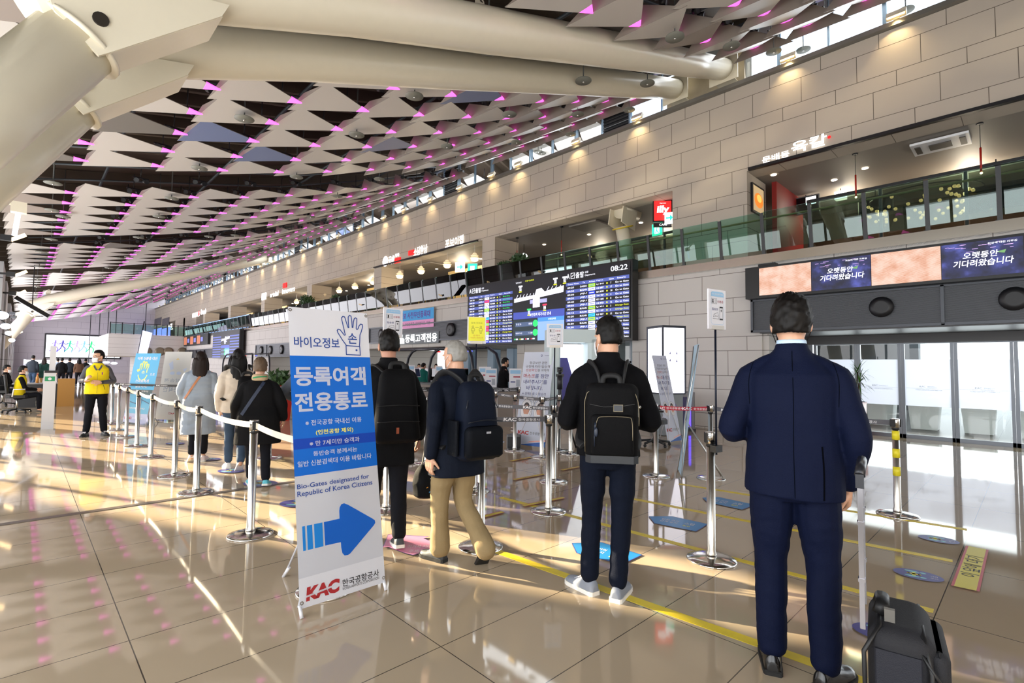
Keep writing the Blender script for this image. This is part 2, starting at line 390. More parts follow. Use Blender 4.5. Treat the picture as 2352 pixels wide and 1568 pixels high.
# ------------------------------------------------------------------ hanging triangular ceiling panels
PANELM = mat('panel_white', '#cdc8c3', .38, noise=.02, nscale=1)
PANELB = mat('panel_blue_grey', '#7280a8', .4); PANELG = mat('panel_dark_grey', '#77736f', .45); PANELT = mat('panel_taupe', '#9a8f88', .45)  # tinted panel copies: differing reflections put into the colour
PBACK = mat('panel_back', '#7b7168', .6)
PINK = mat('pink_wash_tip', '#e070c8', .4, emit='#ff4fd0', es=2.2)  # pink LED wash on the panel tips, put in as emission
DX, DY = 1.32, 1.15
def panel_mesh(tilt, key):
    """one folded sheet: large face L-T-R, fold flap along L-T; R tip glows in place of pink wash light"""
    zR = .165 + tilt
    Lp, Tp, Rp = Vector((0, 0, 0)), Vector((.17, -1.33, .05)), Vector((1.40, -.50, zR*1.25))
    n = (Tp-Lp).cross(Rp-Lp).normalized()
    if n.z < 0: n = -n
    fl = min(1, max(.12, (key[0]-2)/5))
    U = Lp.lerp(Tp, .45) + Vector((-.30*fl, -.05, .40*fl+.02))
    def sheet(mb, tri, front, back, t=.012):
        a = [mb.bm.verts.new(p) for p in tri]; nn = (tri[1]-tri[0]).cross(tri[2]-tri[0]).normalized()*t
        if nn.z < 0: nn = -nn
        c = [mb.bm.verts.new(p+nn) for p in tri]
        mb.m(front); mb.face(a); mb.m(back); mb.face(c[::-1]); k = len(tri)
        for i in range(k): mb.face([a[i], a[(i+1) % k], c[(i+1) % k], c[i]])
    P1 = Rp.lerp(Lp, .17); P2 = Rp.lerp(Tp, .20)
    return Lp, Tp, Rp, U, P1, P2, n, sheet
PROTO = {}
def panel_proto(row, tone):
    k = (row, tone)
    if k in PROTO: return PROTO[k]
    x = .77 + DX*row; tilt = .019*x + .036*max(0, row-2)
    Lp, Tp, Rp, U, P1, P2, n, sheet = panel_mesh(tilt, k)
    tm = (PANELM, PANELB, PANELG, PANELT)[tone]
    a = MB(); sheet(a, [Lp, Tp, P2, P1], tm, PBACK); me = bpy.data.meshes.new('ceiling_panel'); a.bm.normal_update(); a.bm.to_mesh(me); a.bm.free(); [me.materials.append(q) for q in a.mats]
    a = MB(); sheet(a, [Lp, U, Tp], PBACK, PBACK); mf = bpy.data.meshes.new('fold_flap'); a.bm.normal_update(); a.bm.to_mesh(mf); a.bm.free(); mf.materials.append(PBACK)
    a = MB(); a.m(PINK); sheet(a, [P1, P2, Rp], PINK, PINK, .02); mp = bpy.data.meshes.new('pink_wash_tip'); a.bm.normal_update(); a.bm.to_mesh(mp); a.bm.free(); mp.materials.append(PINK)
    PROTO[k] = (me, mf, mp, Lp, Rp); return PROTO[k]
inst = []
for row in range(-1, 10):
    x = .77 + DX*row
    zL = zc(x)
    bay0 = 8.02 - 7.5*DY*2
    nb = 0
    while True:
        yb = bay0 + nb*7.5*DY; nb += 1
        if yb > YF-8: break
        for k in range(6):
            yR = yb + k*DY + (row % 2)*.02
            y = yR + .50 - (.55 if nb == 2 else 0)
            if nb == 6 and k == 5: continue
            if y < 2.0 or y > YF-1.2: continue
            r = random.random(); tone = 1 if r < .03 else 2 if r < .06 else 3 if r < .14 else 0
            inst.append((x, y, zL, row, tone))
inst.sort(key=lambda q: math.hypot(q[0], q[1]))
def inview(p):
    v = Vector(p)-EYE; d = v.dot(FWD)
    if d < .3: return False
    px = W/2+F*v.dot(RGT)/d; py = H/2-F*v.dot(UPV)/d
    return -160 < px < W+160 and -160 < py < H
inst = [q for q in inst if inview((q[0]+.6, q[1]-.6, q[2]))]
near, far = inst[:296], inst[296:]
TN = ['pale grey', 'blue-grey', 'dark grey', 'taupe']
for (x, y, z, row, tone) in near:
    me, mf, mp, Lp, Rp = panel_proto(row, tone)
    o = bpy.data.objects.new('triangular_baffle', me); C.objects.link(o); o.location = (x, y, z)
    tag(o, '%s folded triangular panel with a pink lit tip hung under the roof' % TN[tone], 'ceiling baffle', '%s triangular panels hung under the roof' % TN[tone])
    f = bpy.data.objects.new('fold_flap', mf); C.objects.link(f); f.parent = o
    f = bpy.data.objects.new('pink_wash_tip', mp); C.objects.link(f); f.parent = o; f['label'] = 'panel tip made to glow as pink wash light'
a = MB()
for (x, y, z, row, tone) in far:
    for me in panel_proto(row, tone)[:3]:
        vs = [a.bm.verts.new(v.co+Vector((x, y, z))) for v in me.vertices]
        for p in me.polygons: a.m(me.materials[p.material_index]); a.face([vs[i] for i in p.vertices])
tag(a.build('distant_triangular_baffles'), 'field of small pale triangular panels with pink tips towards the far end', 'ceiling baffles', kind='stuff')

# ------------------------------------------------------------------ tubular roof trusses: two arms and two leaning columns per frame
def zbeam(x): return 4.33 + .78*min(x, 1) + (.32*(x-1) if x > 1 else 0) + (.004*max(0, x-1)**2)
def frame(name, label, yy, first):
    t = thing(name, label, 'roof truss', (0.2, yy, 0), 0, 'tubular roof trusses')
    col_, arm = MB(), MB()
    for _ in (0,):
        pass
    y = 0
    pts = [(1.0, 5.0), (2.6, 5.63), (4.77, 6.40), (8.1, 7.6), (11, 8.62), (12.95, 9.3)]
    arm.tube([(px-.2, y, pz) for px, pz in [(-.1, 4.30), (.3, 4.60)] + pts], [.27, .28, .29, .30, .31, .31, .29, .26], 24)
    arm.build('truss_arm', CREAM, t)
    col_.tube([(-2.45, y, .0), (-1.2, y, 2.08), (0.03, y, 4.12)], [.28, .28, .28], 24); col_.build('leaning_column', CREAM, t)
    g = MB()
    gp = [(-.13, 4.17), (-.22, 4.42), (.3, 4.66), (1.08, 4.84), (1.02, 4.70), (.21, 3.98), (.15, 3.93)]
    pl = [Vector((p[0], 0, p[1])) for p in gp]
    for off in (-.25, .25):
        v0 = [g.bm.verts.new(p+Vector((0, off-.015, 0))) for p in pl]; v1 = [g.bm.verts.new(p+Vector((0, off+.015, 0))) for p in pl]
        g.face(v0); g.face(v1[::-1]); k = len(pl)
        for i in range(k): g.face([v0[i], v0[(i+1) % k], v1[(i+1) % k], v1[i]])
    g.box((.615, 0, 4.35), (1.09, .50, .02), rot=(0, -.725, 0))
    g.build('gusset_plate', CREAM, t)
    k = MB(); k.cyl((.15, -.285, 4.23), (.15, .285, 4.23), .055, n=16); k.build('pin', mat('dark_pin', '#4b4640', .4, .7), t)
    c = MB(); c.lathe([(.10, 0), (.33, 0), (.33, .03), (.10, .03)], n=24); c.xf(Matrix.Translation((0.02, y, 4.10)) @ Matrix.Rotation(.55, 4, 'Y')); c.build('end_flange', CREAM, t)
    l = MB()
    for x_ in (1.0, 4.6, 7.2):
        z_ = zbeam(x_)+.33
        l.box((x_-.2, 0, z_+.02), (.2, .02, .16)); l.ring(x_-.2, z_+.1, .03, .06, -.011)
    l.build('lifting_eye', CREAM, t)
    b = MB(); b.box((12.7, 0, 9.3), (.02, .75, .75)); b.box((12.85, 0, 9.3), (.3, .02, .6)); b.box((12.85, 0, 9.0), (.3, .5, .02)); b.build('end_plate', CREAM, t)
    return t
FR = [5.49, 6.85]
f0 = frame('tubular_truss', 'cream tubular roof truss nearest the front, crossing the top edge of the picture', FR[0], True)
dup(f0, (0.2, FR[1], 0), 0, 'second cream tubular roof truss, just behind the nearest one')
dup(f0, (0.2, 39.75, 0), 0, 'small distant cream roof truss left of the far bright billboard, nearer of its pair')
dup(f0, (0.2, 41.11, 0), 0, 'small distant cream roof truss left of the far bright billboard, farther of its pair')
# concrete blocks where the arms land on the clerestory
for yy, nm in ((6.17, 1),):
    b = MB(); b.box((XU+.45, yy, 9.25), (.5, 2.2, 1.1)); struct('wall_arm_block', b, mat('concrete_block', '#8b7f6a', .7, noise=.1))
# ------------------------------------------------------------------ balcony, gallery and everything hung on the long wall
def em(name, color, es=1.0): return mat(name, color if color != '#000000' else '#050505', .5, emit=color, es=es)
EW = em('lit_white', '#ffffff', 1.4); EWARM = em('lit_warm', '#ffd9a0', 4.0); ECOOL = em('lit_cool', '#e8f2ff', 3.0); ERED = em('lit_red', '#e01c1c', 1.3)
EGREEN = em('lit_green', '#27c79a', 1.6)
GLB = glass('balustrade_glass', '#d6efe9', 1.0)
PY = [.363 - .97*2 + .97*i for i in range(64)]
t = thing('glass_balustrade', 'glass balustrade with dark posts along the upper gallery', 'balustrade', (XL+.02, 0, ZB)); t.rotation_euler = (0, -R(8), 0)
pm = MB(); pm.box((0, 0, .47), (.045, .07, .94)); pm.box((0, 0, .01), (.09, .12, .02)); pr = pm.build('post', DARKM, t, (0, PY[0], 0))
gm = MB(); gm.box((0, .485, .47), (.012, .90, .86)); gp_ = gm.build('glass_pane', GLB, t, (-.01, PY[0], .06))
for y in PY[1:]:
    o = pr.copy(); C.objects.link(o); o.location = (0, y, 0)
    if y < 60: o = gp_.copy(); C.objects.link(o); o.location = (-.01, y, .06)
b = MB(); b.tube([(.06, PY[0], .80), (.06, PY[-1], .80)], .022, 8); b.build('handrail', mat('brass_rail', '#b59f72', .3, .8), t)

# screens --------------------------------------------------------------
def wall_uv(x, y0, z0):
    def f(px, py):
        p = onx(px, py, x); return (y0-p.y, p.z-z0)
    return f
ROWB = em('row_blue', '#4a58a0', .75); ROWD = em('row_dark', '#0e0f18', .6); SCR = em('screen_black', '#0a0a14', .5)
TXW = em('screen_text', '#f2f4ff', .95); TXY = em('screen_yellow', '#d8e020', 1.1); TXG = em('screen_green', '#20c860', 1.1)
CHIP = [em('chip_white', '#e8e8f4', 1.1), em('chip_lime', '#9be03a', 1.0), em('chip_blue', '#2038b8', .9), em('chip_red', '#d83050', 1.0), em('chip_cyan', '#38b8d8', 1.0)]
def board(name, label, loc, wdt, hgt, full=True):
    t = thing(name, label, 'departures board', loc, WALLF)
    b = MB(); b.box((wdt/2, .16, hgt/2), (wdt+.12, .28, hgt+.12)); b.build('housing', mat('board_housing', '#0c0d10', .4), t)
    b = MB(); b.m(SCR); b.rect(0, wdt, 0, hgt, .005)
    s1, s2 = wdt*.343, wdt*.67
    def table(x0, x1, nrow, zt, seed):
        h = zt/nrow
        for i in range(nrow):
            b.m(ROWB if i % 2 == 0 else ROWD); b.rect(x0+.03, x1-.03, zt-(i+1)*h+.004, zt-i*h-.004, .002)
    zt = hgt*.83
    table(0, s1, 17, zt, 1); table(s2, wdt, 16, zt, 2)
    # middle: terminal map and queue panel
    b.m(em('map_band', '#3c4aa0', .8)); b.rect(s1+.02, s2-.02, hgt*.36, hgt*.47, .002)
    b.m(em('map_grey', '#1a2a30', .7)); b.rect(s1+.02, (s1+s2)/2-.03, .03, hgt*.35, .002)
    b.m(em('cctv_blue', '#7f9fd8', .9)); b.rect((s1+s2)/2, s2-.03, .03, hgt*.30, .002); b.m(em('cctv_head', '#3f7fe0', 1)); b.rect((s1+s2)/2, s2-.03, hgt*.30, hgt*.36, .001)
    b.m(em('map_land', '#e4e4f6', 1.1)); a0, a1, m0 = s1+.05, s2-.05, hgt*.63
    b.shape([(a0, m0), (a1-.02, m0+.16), (a1, m0+.36), (a0+1.35*wdt/6.82, m0+.25), (a0+1.22*wdt/6.82, m0+.37), (a0+1.0*wdt/6.82, m0+.35), (a0+.93*wdt/6.82, m0+.18), (a0, m0+.13)], .001)
    b.rect(a0+.85*wdt/6.82, a0+1.15*wdt/6.82, m0-.22, m0+.1, .0012)
    b.m(em('map_lilac', '#9a9ad0', .9)); b.rect(a0+.72*wdt/6.82, a0+1.45*wdt/6.82, m0-.09, m0+.03, .0014)
    b.m(em('map_land', '#e4e4f6'))
    for i in range(6): b.stroke([(a0+.1+.145*i, m0+.12), (a0+.17+.145*i, m0+.24)], .02, 0)
    for i in range(4): b.stroke([(a0+1.45+.16*i, m0+.28), (a0+1.53+.16*i, m0+.38)], .02, 0)
    b.m(em('panel_slate', '#46587a', .7))
    for z in (.13, .27): b.rect(s1+.12, (s1+s2)/2-.13, hgt*z-.06, hgt*z+.08, .001)
    b.m(TXG)
    for z in (.135, .275): b.disc((s1*.53+s2*.47)-.03, hgt*z+.01, .11, 0)
    b.build('screen', None, t)
    if not full: return t
    b = MB(); b.m(TXW)
    for x0 in (0, s2):
        b.text('A', x0+.06, x0+.17, hgt*.885, hgt*.96, -.002, .008); b.stroke([(x0+.22, hgt*.885), (x0+.36, hgt*.885), (x0+.36, hgt*.96), (x0+.22, hgt*.96)], .015, -.002, True)
        b.stroke([(x0+.25, hgt*.91), (x0+.33, hgt*.935)], .02, -.002)
        b.text('출발', x0+.40, x0+.70, hgt*.88, hgt*.965, -.002, .008); b.text('出發', x0+.74, x0+.86, hgt*.93, hgt*.96, -.002); b.text('Departures', x0+.74, x0+1.1, hgt*.885, hgt*.915, -.002)
    b.text('08:22', wdt-.62, wdt-.08, hgt*.90, hgt*.97, -.002, .008)
    def row(x0, wd_, z, tm, to, fl, gt, rm, chip, hh):
        b.m(TXW); b.text(tm, x0+.04*wd_, x0+.15*wd_, z, z+hh, -.002, .008); b.text(to, x0+.50*wd_, z0=z, z1=z+hh, y=-.002, bold=.008, align='R', x1=x0+.37*wd_) if False else b.text(to, x0+.25*wd_, x0+.36*wd_, z, z+hh, -.002, .008)
        b.text(fl, x0+.51*wd_, x0+.62*wd_, z, z+hh, -.002, .008); b.text(gt, x0+.72*wd_, z0=z, z1=z+hh, y=-.002, bold=.008)
        b.m(TXY); b.disc(x0+.67*wd_, z+hh/2, .025, -.002, 8)
        b.m(CHIP[chip]); b.rect(x0+.385*wd_, x0+.49*wd_, z-.02, z+hh+.02, -.001); b.m(CHIP[2] if chip != 2 else CHIP[0]); b.stroke([(x0+.40*wd_, z+hh*.45), (x0+.47*wd_, z+hh*.55)], .016, -.002)
        b.m({'C': TXY, 'G': TXW, 'B': TXG}[rm]); b.text({'C': 'Change Gate', 'G': 'Go to Gate', 'B': 'Boarding'}[rm], x0+.79*wd_, x0+(.98 if rm != 'B' else .93)*wd_, z, z+hh, -.002, .008)
    RR = [('09:25', 'DAEGU', 'LJ 341', '7', 'G', 1), ('09:30', 'BUSAN', 'OZ 8807', '17', 'G', 0), ('09:30', 'JEJU', 'BX 8091', '20', 'G', 2), ('09:35', 'JEJU', 'TW 707', '4', 'G', 0), ('09:40', 'JEJU', 'KE 1203', '8', 'G', 0), ('09:50', 'JEJU', 'OZ 8923', '16', 'G', 0), ('10:00', 'BUSAN', 'LJ 351', '3', 'C', 1), ('10:15', 'BUSAN', 'KE 1107', '1', 'C', 0), ('10:20', 'BUSAN', 'RS 907', '13', 'G', 4), ('10:25', 'JEJU', 'LJ 307', '6', 'C', 1), ('10:30', 'BUSAN', 'OZ 8809', '20', 'G', 0), ('10:30', 'JEJU', 'TW 709', '4', 'G', 0), ('10:30', 'JEJU', 'KE 1211', '8', 'G', 0), ('10:30', 'ULSAN', 'LJ 431', '5', 'G', 1), ('10:35', 'JEJU', 'RS 905', '12', 'G', 4)]
    RL = [('08:20', 'JEJU', 'KE 1209', '2', 'B', 0), ('08:25', 'JEJU', 'OZ 8913', '15', 'B', 3), ('08:30', 'BUSAN', 'OZ 8805', '20', 'B', 0), ('08:30', 'JEJU', 'OZ 8917', '17', 'B', 0), ('08:35', 'POHANG', 'LJ 307', '7', 'B', 1), ('08:40', 'JEJU', 'OZ 8919', '16', 'G', 0), ('08:45', 'JEJU', 'KE 1201', '8', 'G', 0), ('08:50', 'JEJU', 'RS 903', '15', 'G', 4), ('08:55', 'JEJU', '7C 103', '18', 'G', 3), ('08:55', 'GWANGJU', 'LJ 371', '2', 'C', 1), ('09:00', 'BUSAN', '7C 107', '11', 'G', 3), ('09:05', 'JEJU', '7C 302', '6', 'G', 3), ('09:10', 'DAEGU', 'LJ 407', '1', 'C', 1), ('09:15', 'YEOSU', 'OZ 8703', '14', 'G', 0), ('09:20', 'JEJU', 'KE 1215', '10', 'G', 0), ('09:25', 'BUSAN', 'BX 8090', '12', 'G', 2)]
    for RWS, x0, x1, nrow in ((RL, 0, s1, 17), (RR, s2, wdt, 16)):
        h = zt/nrow; wd_ = x1-x0; b.m(TXW)
        for tx, f0_, f1_ in (('Time', .04, .13), ('Now', .15, .23), ('To', .29, .33), ('Airlines', .39, .49), ('Flights', .51, .61), ('Gate', .70, .77), ('Remarks', .82, .94)):
            b.text(tx, x0+f0_*wd_, x0+f1_*wd_, zt-h*.70, zt-h*.3, -.002)
        for i, r in enumerate(RWS): row(x0, wd_, zt-(i+2)*h+h*.27, *r[:4], r[4], r[5], h*.46)
    b.m(TXW); cx = (s1+s2)/2
    b.text('보안검색 대기시간 안내', cx-.35, cx+.55, hgt*.39, hgt*.44, -.002, .01)
    b.text('보안검색대', cx+.45, cx+.75, hgt*.315, hgt*.345, -.002, .01)
    b.text('혼 잡 도', s1+.16, s1+.40, hgt*.265, hgt*.295, -.002); b.text('원활', s1+.72, s1+.88, hgt*.265, hgt*.295, -.002)
    b.text('예상대기시간', s1+.14, s1+.44, hgt*.125, hgt*.15, -.002); b.text('1-5분', s1+.72, s1+.90, hgt*.125, hgt*.15, -.002)
    b.text('일반보행', s1+.12, s1+.38, hgt*.93, hgt*.955, -.002); b.m(TXY); b.text('이동식보행로', s1+.55, s1+.95, hgt*.94, hgt*.965, -.002)
    for dx, dz, c in ((.25, .80, TXW), (1.75, .84, TXW), (2.12, .84, TXW), (.65, .42, TXG), (1.32, .47, CHIP[3])):
        b.m(c); b.rect(s1+dx, s1+dx+.18, hgt*dz+.14, hgt*dz+.19, -.001); b.m(TXW)
        for k in range(3): b.rect(s1+dx+.04, s1+dx+.14, hgt*dz+.02+k*.04, hgt*dz+.045+k*.04, -.001)
        b.m(TXY); b.rect(s1+dx+.02, s1+dx+.15, hgt*dz-.03, hgt*dz, -.001)
    for k, c in enumerate((TXG, TXY, CHIP[3], CHIP[3])):
        b.m(c); b.disc(s1+.10+.25*k, hgt*.045, .025, -.002, 10); b.m(TXW); b.rect(s1+.15+.25*k, s1+.25+.25*k, hgt*.035, hgt*.055, -.002)
    b.build('lettering', None, t); return t
board('departures_board', 'large departures board with flight tables and terminal map on the stone wall', (11.6, 14.3, 2.24), 6.82, 2.06)
board('departures_board', 'small distant bluish departures board further along the wall', (11.55, 48.2, 1.9), 7.2, 2.05, False)

# video strip over the glass doors -----------------------------------
def sand_mat():
    mt = bpy.data.materials.new('screen_sand_dunes'); mt.use_nodes = True; n = mt.node_tree; b = n.nodes['Principled BSDF']
    t = n.nodes.new('ShaderNodeTexCoord'); mp = n.nodes.new('ShaderNodeMapping'); mp.inputs['Rotation'].default_value = (0, .35, 0); mp.inputs['Scale'].default_value = (1.2, 1, 5)
    w = n.nodes.new('ShaderNodeTexWave'); w.inputs['Scale'].default_value = 4; w.inputs['Distortion'].default_value = 5; w.inputs['Detail'].default_value = 4; w.bands_direction = 'Z'
    nz = n.nodes.new('ShaderNodeTexNoise'); nz.inputs['Scale'].default_value = 5
    r = n.nodes.new('ShaderNodeValToRGB'); r.color_ramp.elements[0].color = lin('#7d4430'); r.color_ramp.elements[1].color = lin('#f7d5c6'); e = r.color_ramp.elements.new(.45); e.color = lin('#cf8a62')
    ad = n.nodes.new('ShaderNodeMath'); ad.operation = 'MULTIPLY_ADD'; ad.inputs[1].default_value = .5
    n.links.new(t.outputs['Object'], mp.inputs[0]); n.links.new(mp.outputs[0], w.inputs['Vector']); n.links.new(t.outputs['Object'], nz.inputs['Vector'])
    n.links.new(w.outputs['Fac'], ad.inputs[0]); n.links.new(nz.outputs['Fac'], ad.inputs[2]); n.links.new(ad.outputs[0], r.inputs[0])
    n.links.new(r.outputs[0], b.inputs['Emission Color']); b.inputs['Emission Strength'].default_value = 1.0; b.inputs['Base Color'].default_value = (.02, .02, .02, 1); return mt
def stadium_mat():
    mt = bpy.data.materials.new('screen_stadium_blue'); mt.use_nodes = True; n = mt.node_tree; b = n.nodes['Principled BSDF']
    t = n.nodes.new('ShaderNodeTexCoord'); nz = n.nodes.new('ShaderNodeTexNoise'); nz.inputs['Scale'].default_value = 4; nz.inputs['Detail'].default_value = 6
    r = n.nodes.new('ShaderNodeValToRGB'); r.color_ramp.elements[0].color = lin('#0b0f2c'); r.color_ramp.elements[0].position = .35; r.color_ramp.elements[1].color = lin('#5a62c0'); r.color_ramp.elements[1].position = .75; e = r.color_ramp.elements.new(.52); e.color = lin('#22285e')
    n.links.new(t.outputs['Object'], nz.inputs['Vector']); n.links.new(nz.outputs['Fac'], r.inputs[0]); n.links.new(r.outputs[0], b.inputs['Emission Color']); b.inputs['Emission Strength'].default_value = 1.0; b.inputs['Base Color'].default_value = (.02, .02, .02, 1); return mt
t = thing('video_strip', 'long black framed strip of video screens above the glass doors', 'video screen', (11.6, 4.49, 3.02), WALLF)
b = MB(); b.box((2.95, .2, .34), (5.9, .38, .70)); b.box((.45, .12, .72), (.35, .2, .05)); b.build('housing', mat('board_housing', '#0c0d10', .4), t)
SA, ST = sand_mat(), stadium_mat()
for i, (x0, x1, k) in enumerate([(.30, 1.32, 0), (1.33, 2.34, 1), (2.35, 3.37, 0), (3.38, 4.40, 1), (4.42, 5.44, 0)]):
    s_ = MB(); s_.m(SA if k == 0 else ST); s_.rect(x0, x1, .045, .645, .003)
    if k:
        s_.m(em('stadium_spark', '#c8a8e0', 1.0))
        rr = random.Random(i)
        for _ in range(16):
            a, c_ = x0+.04+rr.random()*.94, .47+rr.random()*.14; s_.rect(a, min(x1, a+.03+rr.random()*.08), c_, c_+.006, .001)
        s_.m(em('stadium_field', '#6a9a60', .7)); s_.shape([(x1-.33, .43), (x1-.2, .46), (x1-.22, .40)], .001)
    so = s_.build('screen_panel', None, t)
    if k:
        s_ = MB(); s_.m(TXW); s_.text('오랫동안', x0+.28, x0+.72, .36, .47, -.002, .015, shear=.12); s_.text('기다려왔습니다', x0+.15, x0+.90, .22, .34, -.002, .015, shear=.12); s_.text('최강에 대한 자부심', x0+.6, x0+.95, .57, .605, -.002, .008); s_.build('lettering', None, so)
# grey louvred bands with round air nozzles
def louvre_band(label, x, y0, y1, z0, z1, fans, r, div):
    t = thing('louvred_panel', label, 'louvred air panel', (x, y0, z0), WALLF); wd_, h = y0-y1, z1-z0
    b = MB(); b.m(mat('louvre_grey', '#3c3e42', .5, .2)); b.box((wd_/2, .15, h/2), (wd_, .24, h)); n = int(h/.018) if x > 11.8 and y0 < 6 else int(h/.05)
    b.m(mat('louvre_grey_light', '#5a5c61', .45, .3))
    for i in range(n): b.box((wd_/2, .02, (i+.5)*h/n), (wd_-.08, .03, h/n*.45))
    b.build('louvre_face', None, t); f = MB(); fm = mat('louvre_frame', '#4a4d53', .4, .4)
    for z in (.02, h-.02): f.box((wd_/2, .0, z), (wd_, .06, .05))
    for d_ in [0.02]+list(div)+[wd_-.02]: f.box((d_, .0, h/2), (.05, .06, h))
    f.build('frame', fm, t)
    for fx in fans:
        k = MB(); k.m(BLACKP); k.xf(Matrix.Identity(4)); k.lathe([(r*.55, -.01), (r, -.02), (r*1.06, .0), (r*1.06, .03), (r*.6, .05)], n=28); k.ball((0, 0, .02), r*.16, 10, 6)
        for q in range(4): k.box((r*.5*cos(q*pi/2+.6), r*.5*sin(q*pi/2+.6), .0), (r*.9, .012, .02), rot=(0, 0, q*pi/2+.6))
        k.xf(Matrix.Rotation(pi/2, 4, 'X')); k.build('air_nozzle', None, t, (fx, -.03, h*.53))
    return t
louvre_band('grey louvred panel with two big round nozzles above the glass doors', 11.88, 4.47, -1.4, 2.28, 3.02, [2.43, 4.25], .185, [3.33])
louvre_band('grey louvred panel with two round nozzles beside the big departures board', 11.95, 22.2, 14.4, 2.45, 3.2, [1.2, 6.45], .25, [])
louvre_band('grey louvred panel with three nozzles at the left edge of the big white banner', 11.95, 38.5, 29.5, 1.9, 2.75, [1.2, 3.0, 5.0], .28, [2.2, 6.4])
louvre_band('distant grey louvred panel with nozzles under the small food screens', 11.95, 60, 49, 1.9, 2.7, [2.0, 4.5, 7.5], .28, [3.2, 6])
# header beam of the door opening and lettered banner on the wall
b = MB(); b.box((12.9, .5, 2.28), (2.0, 7.6, .06)); b.box((13.85, .6, 2.20), (.14, 7.2, .28)); struct('trim_4', b, mat('door_header', '#3b3a3c', .4))
def P2(x, y0, z0): return thing
t = thing('wall_banner', 'blue and pink cloth banner with Korean lettering on the stone wall', 'banner', (11.93, 20.25, 3.02), WALLF)
b = MB(); b.m(mat('banner_blue', '#3aa3e6', .6)); b.rect(0, 3.35, .33, .79); b.m(mat('banner_pink', '#e79fd0', .6)); b.rect(0, 3.35, .0, .33); b.m(mat('banner_back', '#d8d8d8', .7)); b.box((1.67, .02, .40), (3.35, .02, .79)); b.build('cloth', None, t)
b = MB(); b.m(mat('ink_violet', '#5a2a9a', .6)); b.text('바이오정보 사전무인등록대', .1, 3.1, .42, .70, -.004, .02); b.m(mat('ink_dark', '#3a1850', .6)); b.text('등록가능신분증 : 주민등록증, 운전면허증, 여권', .1, 3.1, .10, .25, -.004); b.build('lettering', None, t)
t = thing('lit_gate_sign', 'white glowing Korean lettering with a figure mark over the security gate', 'sign', (11.9, 19.55, 2.36), WALLF)
b = MB(); b.m(mat('sign_box', '#5d6468', .5)); b.box((1.5, .06, .22), (3.0, .05, .46)); b.build('backing', None, t)
b = MB(); b.m(EW); b.text('등록고객전용', .62, 2.95, .05, .40, -.01, .02); b.disc(.32, .36, .09, -.01); b.shape([(.05, .02), (.56, .02), (.56, .2), (.44, .27), (.2, .27), (.05, .2)], -.01); b.build('lettering', None, t)

# shop lettering on the upper wall -------------------------------------
def shop_sign(label, y0, z0, items, lint=None, name='shop_lettering'):
    t = thing(name, label, 'shop sign', (XU-.035, y0, z0), WALLF)
    for it in items:
        tx, x0, x1, za, zb, m_, bd = it
        b = MB(); b.m(m_)
        if tx == '#box': b.box(((x0+x1)/2, .0, (za+zb)/2), (x1-x0, .05, zb-za))
        elif tx == '#disc': b.disc((x0+x1)/2, (za+zb)/2, (zb-za)/2, -.01)
        else: b.text(tx, x0, x1, za, zb, -.02, bd)
        b.build('letters' if not tx.startswith('#') else 'badge', None, t)
    return t
t = shop_sign('white glowing brush-style Korean restaurant name above the right opening', 4.57, 6.5, [('문배동', .0, .62, .02, .18, EW, .02), ('육칼', .66, 1.40, .06, .34, EW, .02)])
b = MB(); b.m(ERED); b.disc(1.45, .22, .035, -.02); b.build('red_dot', None, t)
t = shop_sign('white glowing restaurant name with round emblem and red plate, leftmost over the plant gallery', 22.9, 6.36, [('#disc', .0, .55, .02, .55, EW, 0), ('天虎', .6, 1.15, .05, .5, EW, .02), ('직화', 1.2, 1.6, .34, .52, EW, .015), ('#box', 1.18, 1.68, .05, .30, ERED, 0)])
t = shop_sign('white glowing Korean name with small red box, middle of three shop names', 20.5, 6.42, [('#box', .0, .42, .2, .42, ERED, 0), ('소담한상', .45, 1.55, .06, .5, EW, .02)])
t = shop_sign('white glowing four-syllable Korean name, right of three shop names', 17.6, 6.46, [('포보이집', .0, 1.25, .02, .42, EW, .02)])
t = shop_sign('small square white glowing shop sign over the far gallery', 40.8, 6.25, [('#box', .0, .9, .0, .5, EW, 0)])
t = shop_sign('small white glowing script shop name over the far gallery', 39.0, 6.28, [('artdal', .0, 1.7, .0, .36, EW, .02)])
t = shop_sign('white glowing shop name under a small red emblem over the far gallery', 36.6, 6.3, [('innovers', .0, 2.3, .0, .35, EW, .02), ('#box', .1, .75, .42, .75, ERED, 0)])
t = shop_sign('distant glowing pair of shop names with a red mark', 62.5, 6.1, [('HUNDRED', .0, 3.2, .1, .6, EW, .02), ('#box', 2.6, 2.9, .15, .65, ERED, 0), ('Brunch', 3.6, 5.6, .2, .75, EW, .02)])
t = shop_sign('white glowing two-part sign at the far end of the long wall', 75, 5.2, [('편의', .0, 1.3, .0, .9, EW, .02), ('점', 1.6, 2.6, .2, 1.0, EW, .02)])
b = MB(); b.box((XU-.04, 19.6, ZS+.02), (.10, 8.3, .07)); b.box((XU-.04, 1.0, ZS+.02), (.1, 7.8, .07)); struct('trim_5', b, mat('lintel_black', '#1e1d1f', .4))

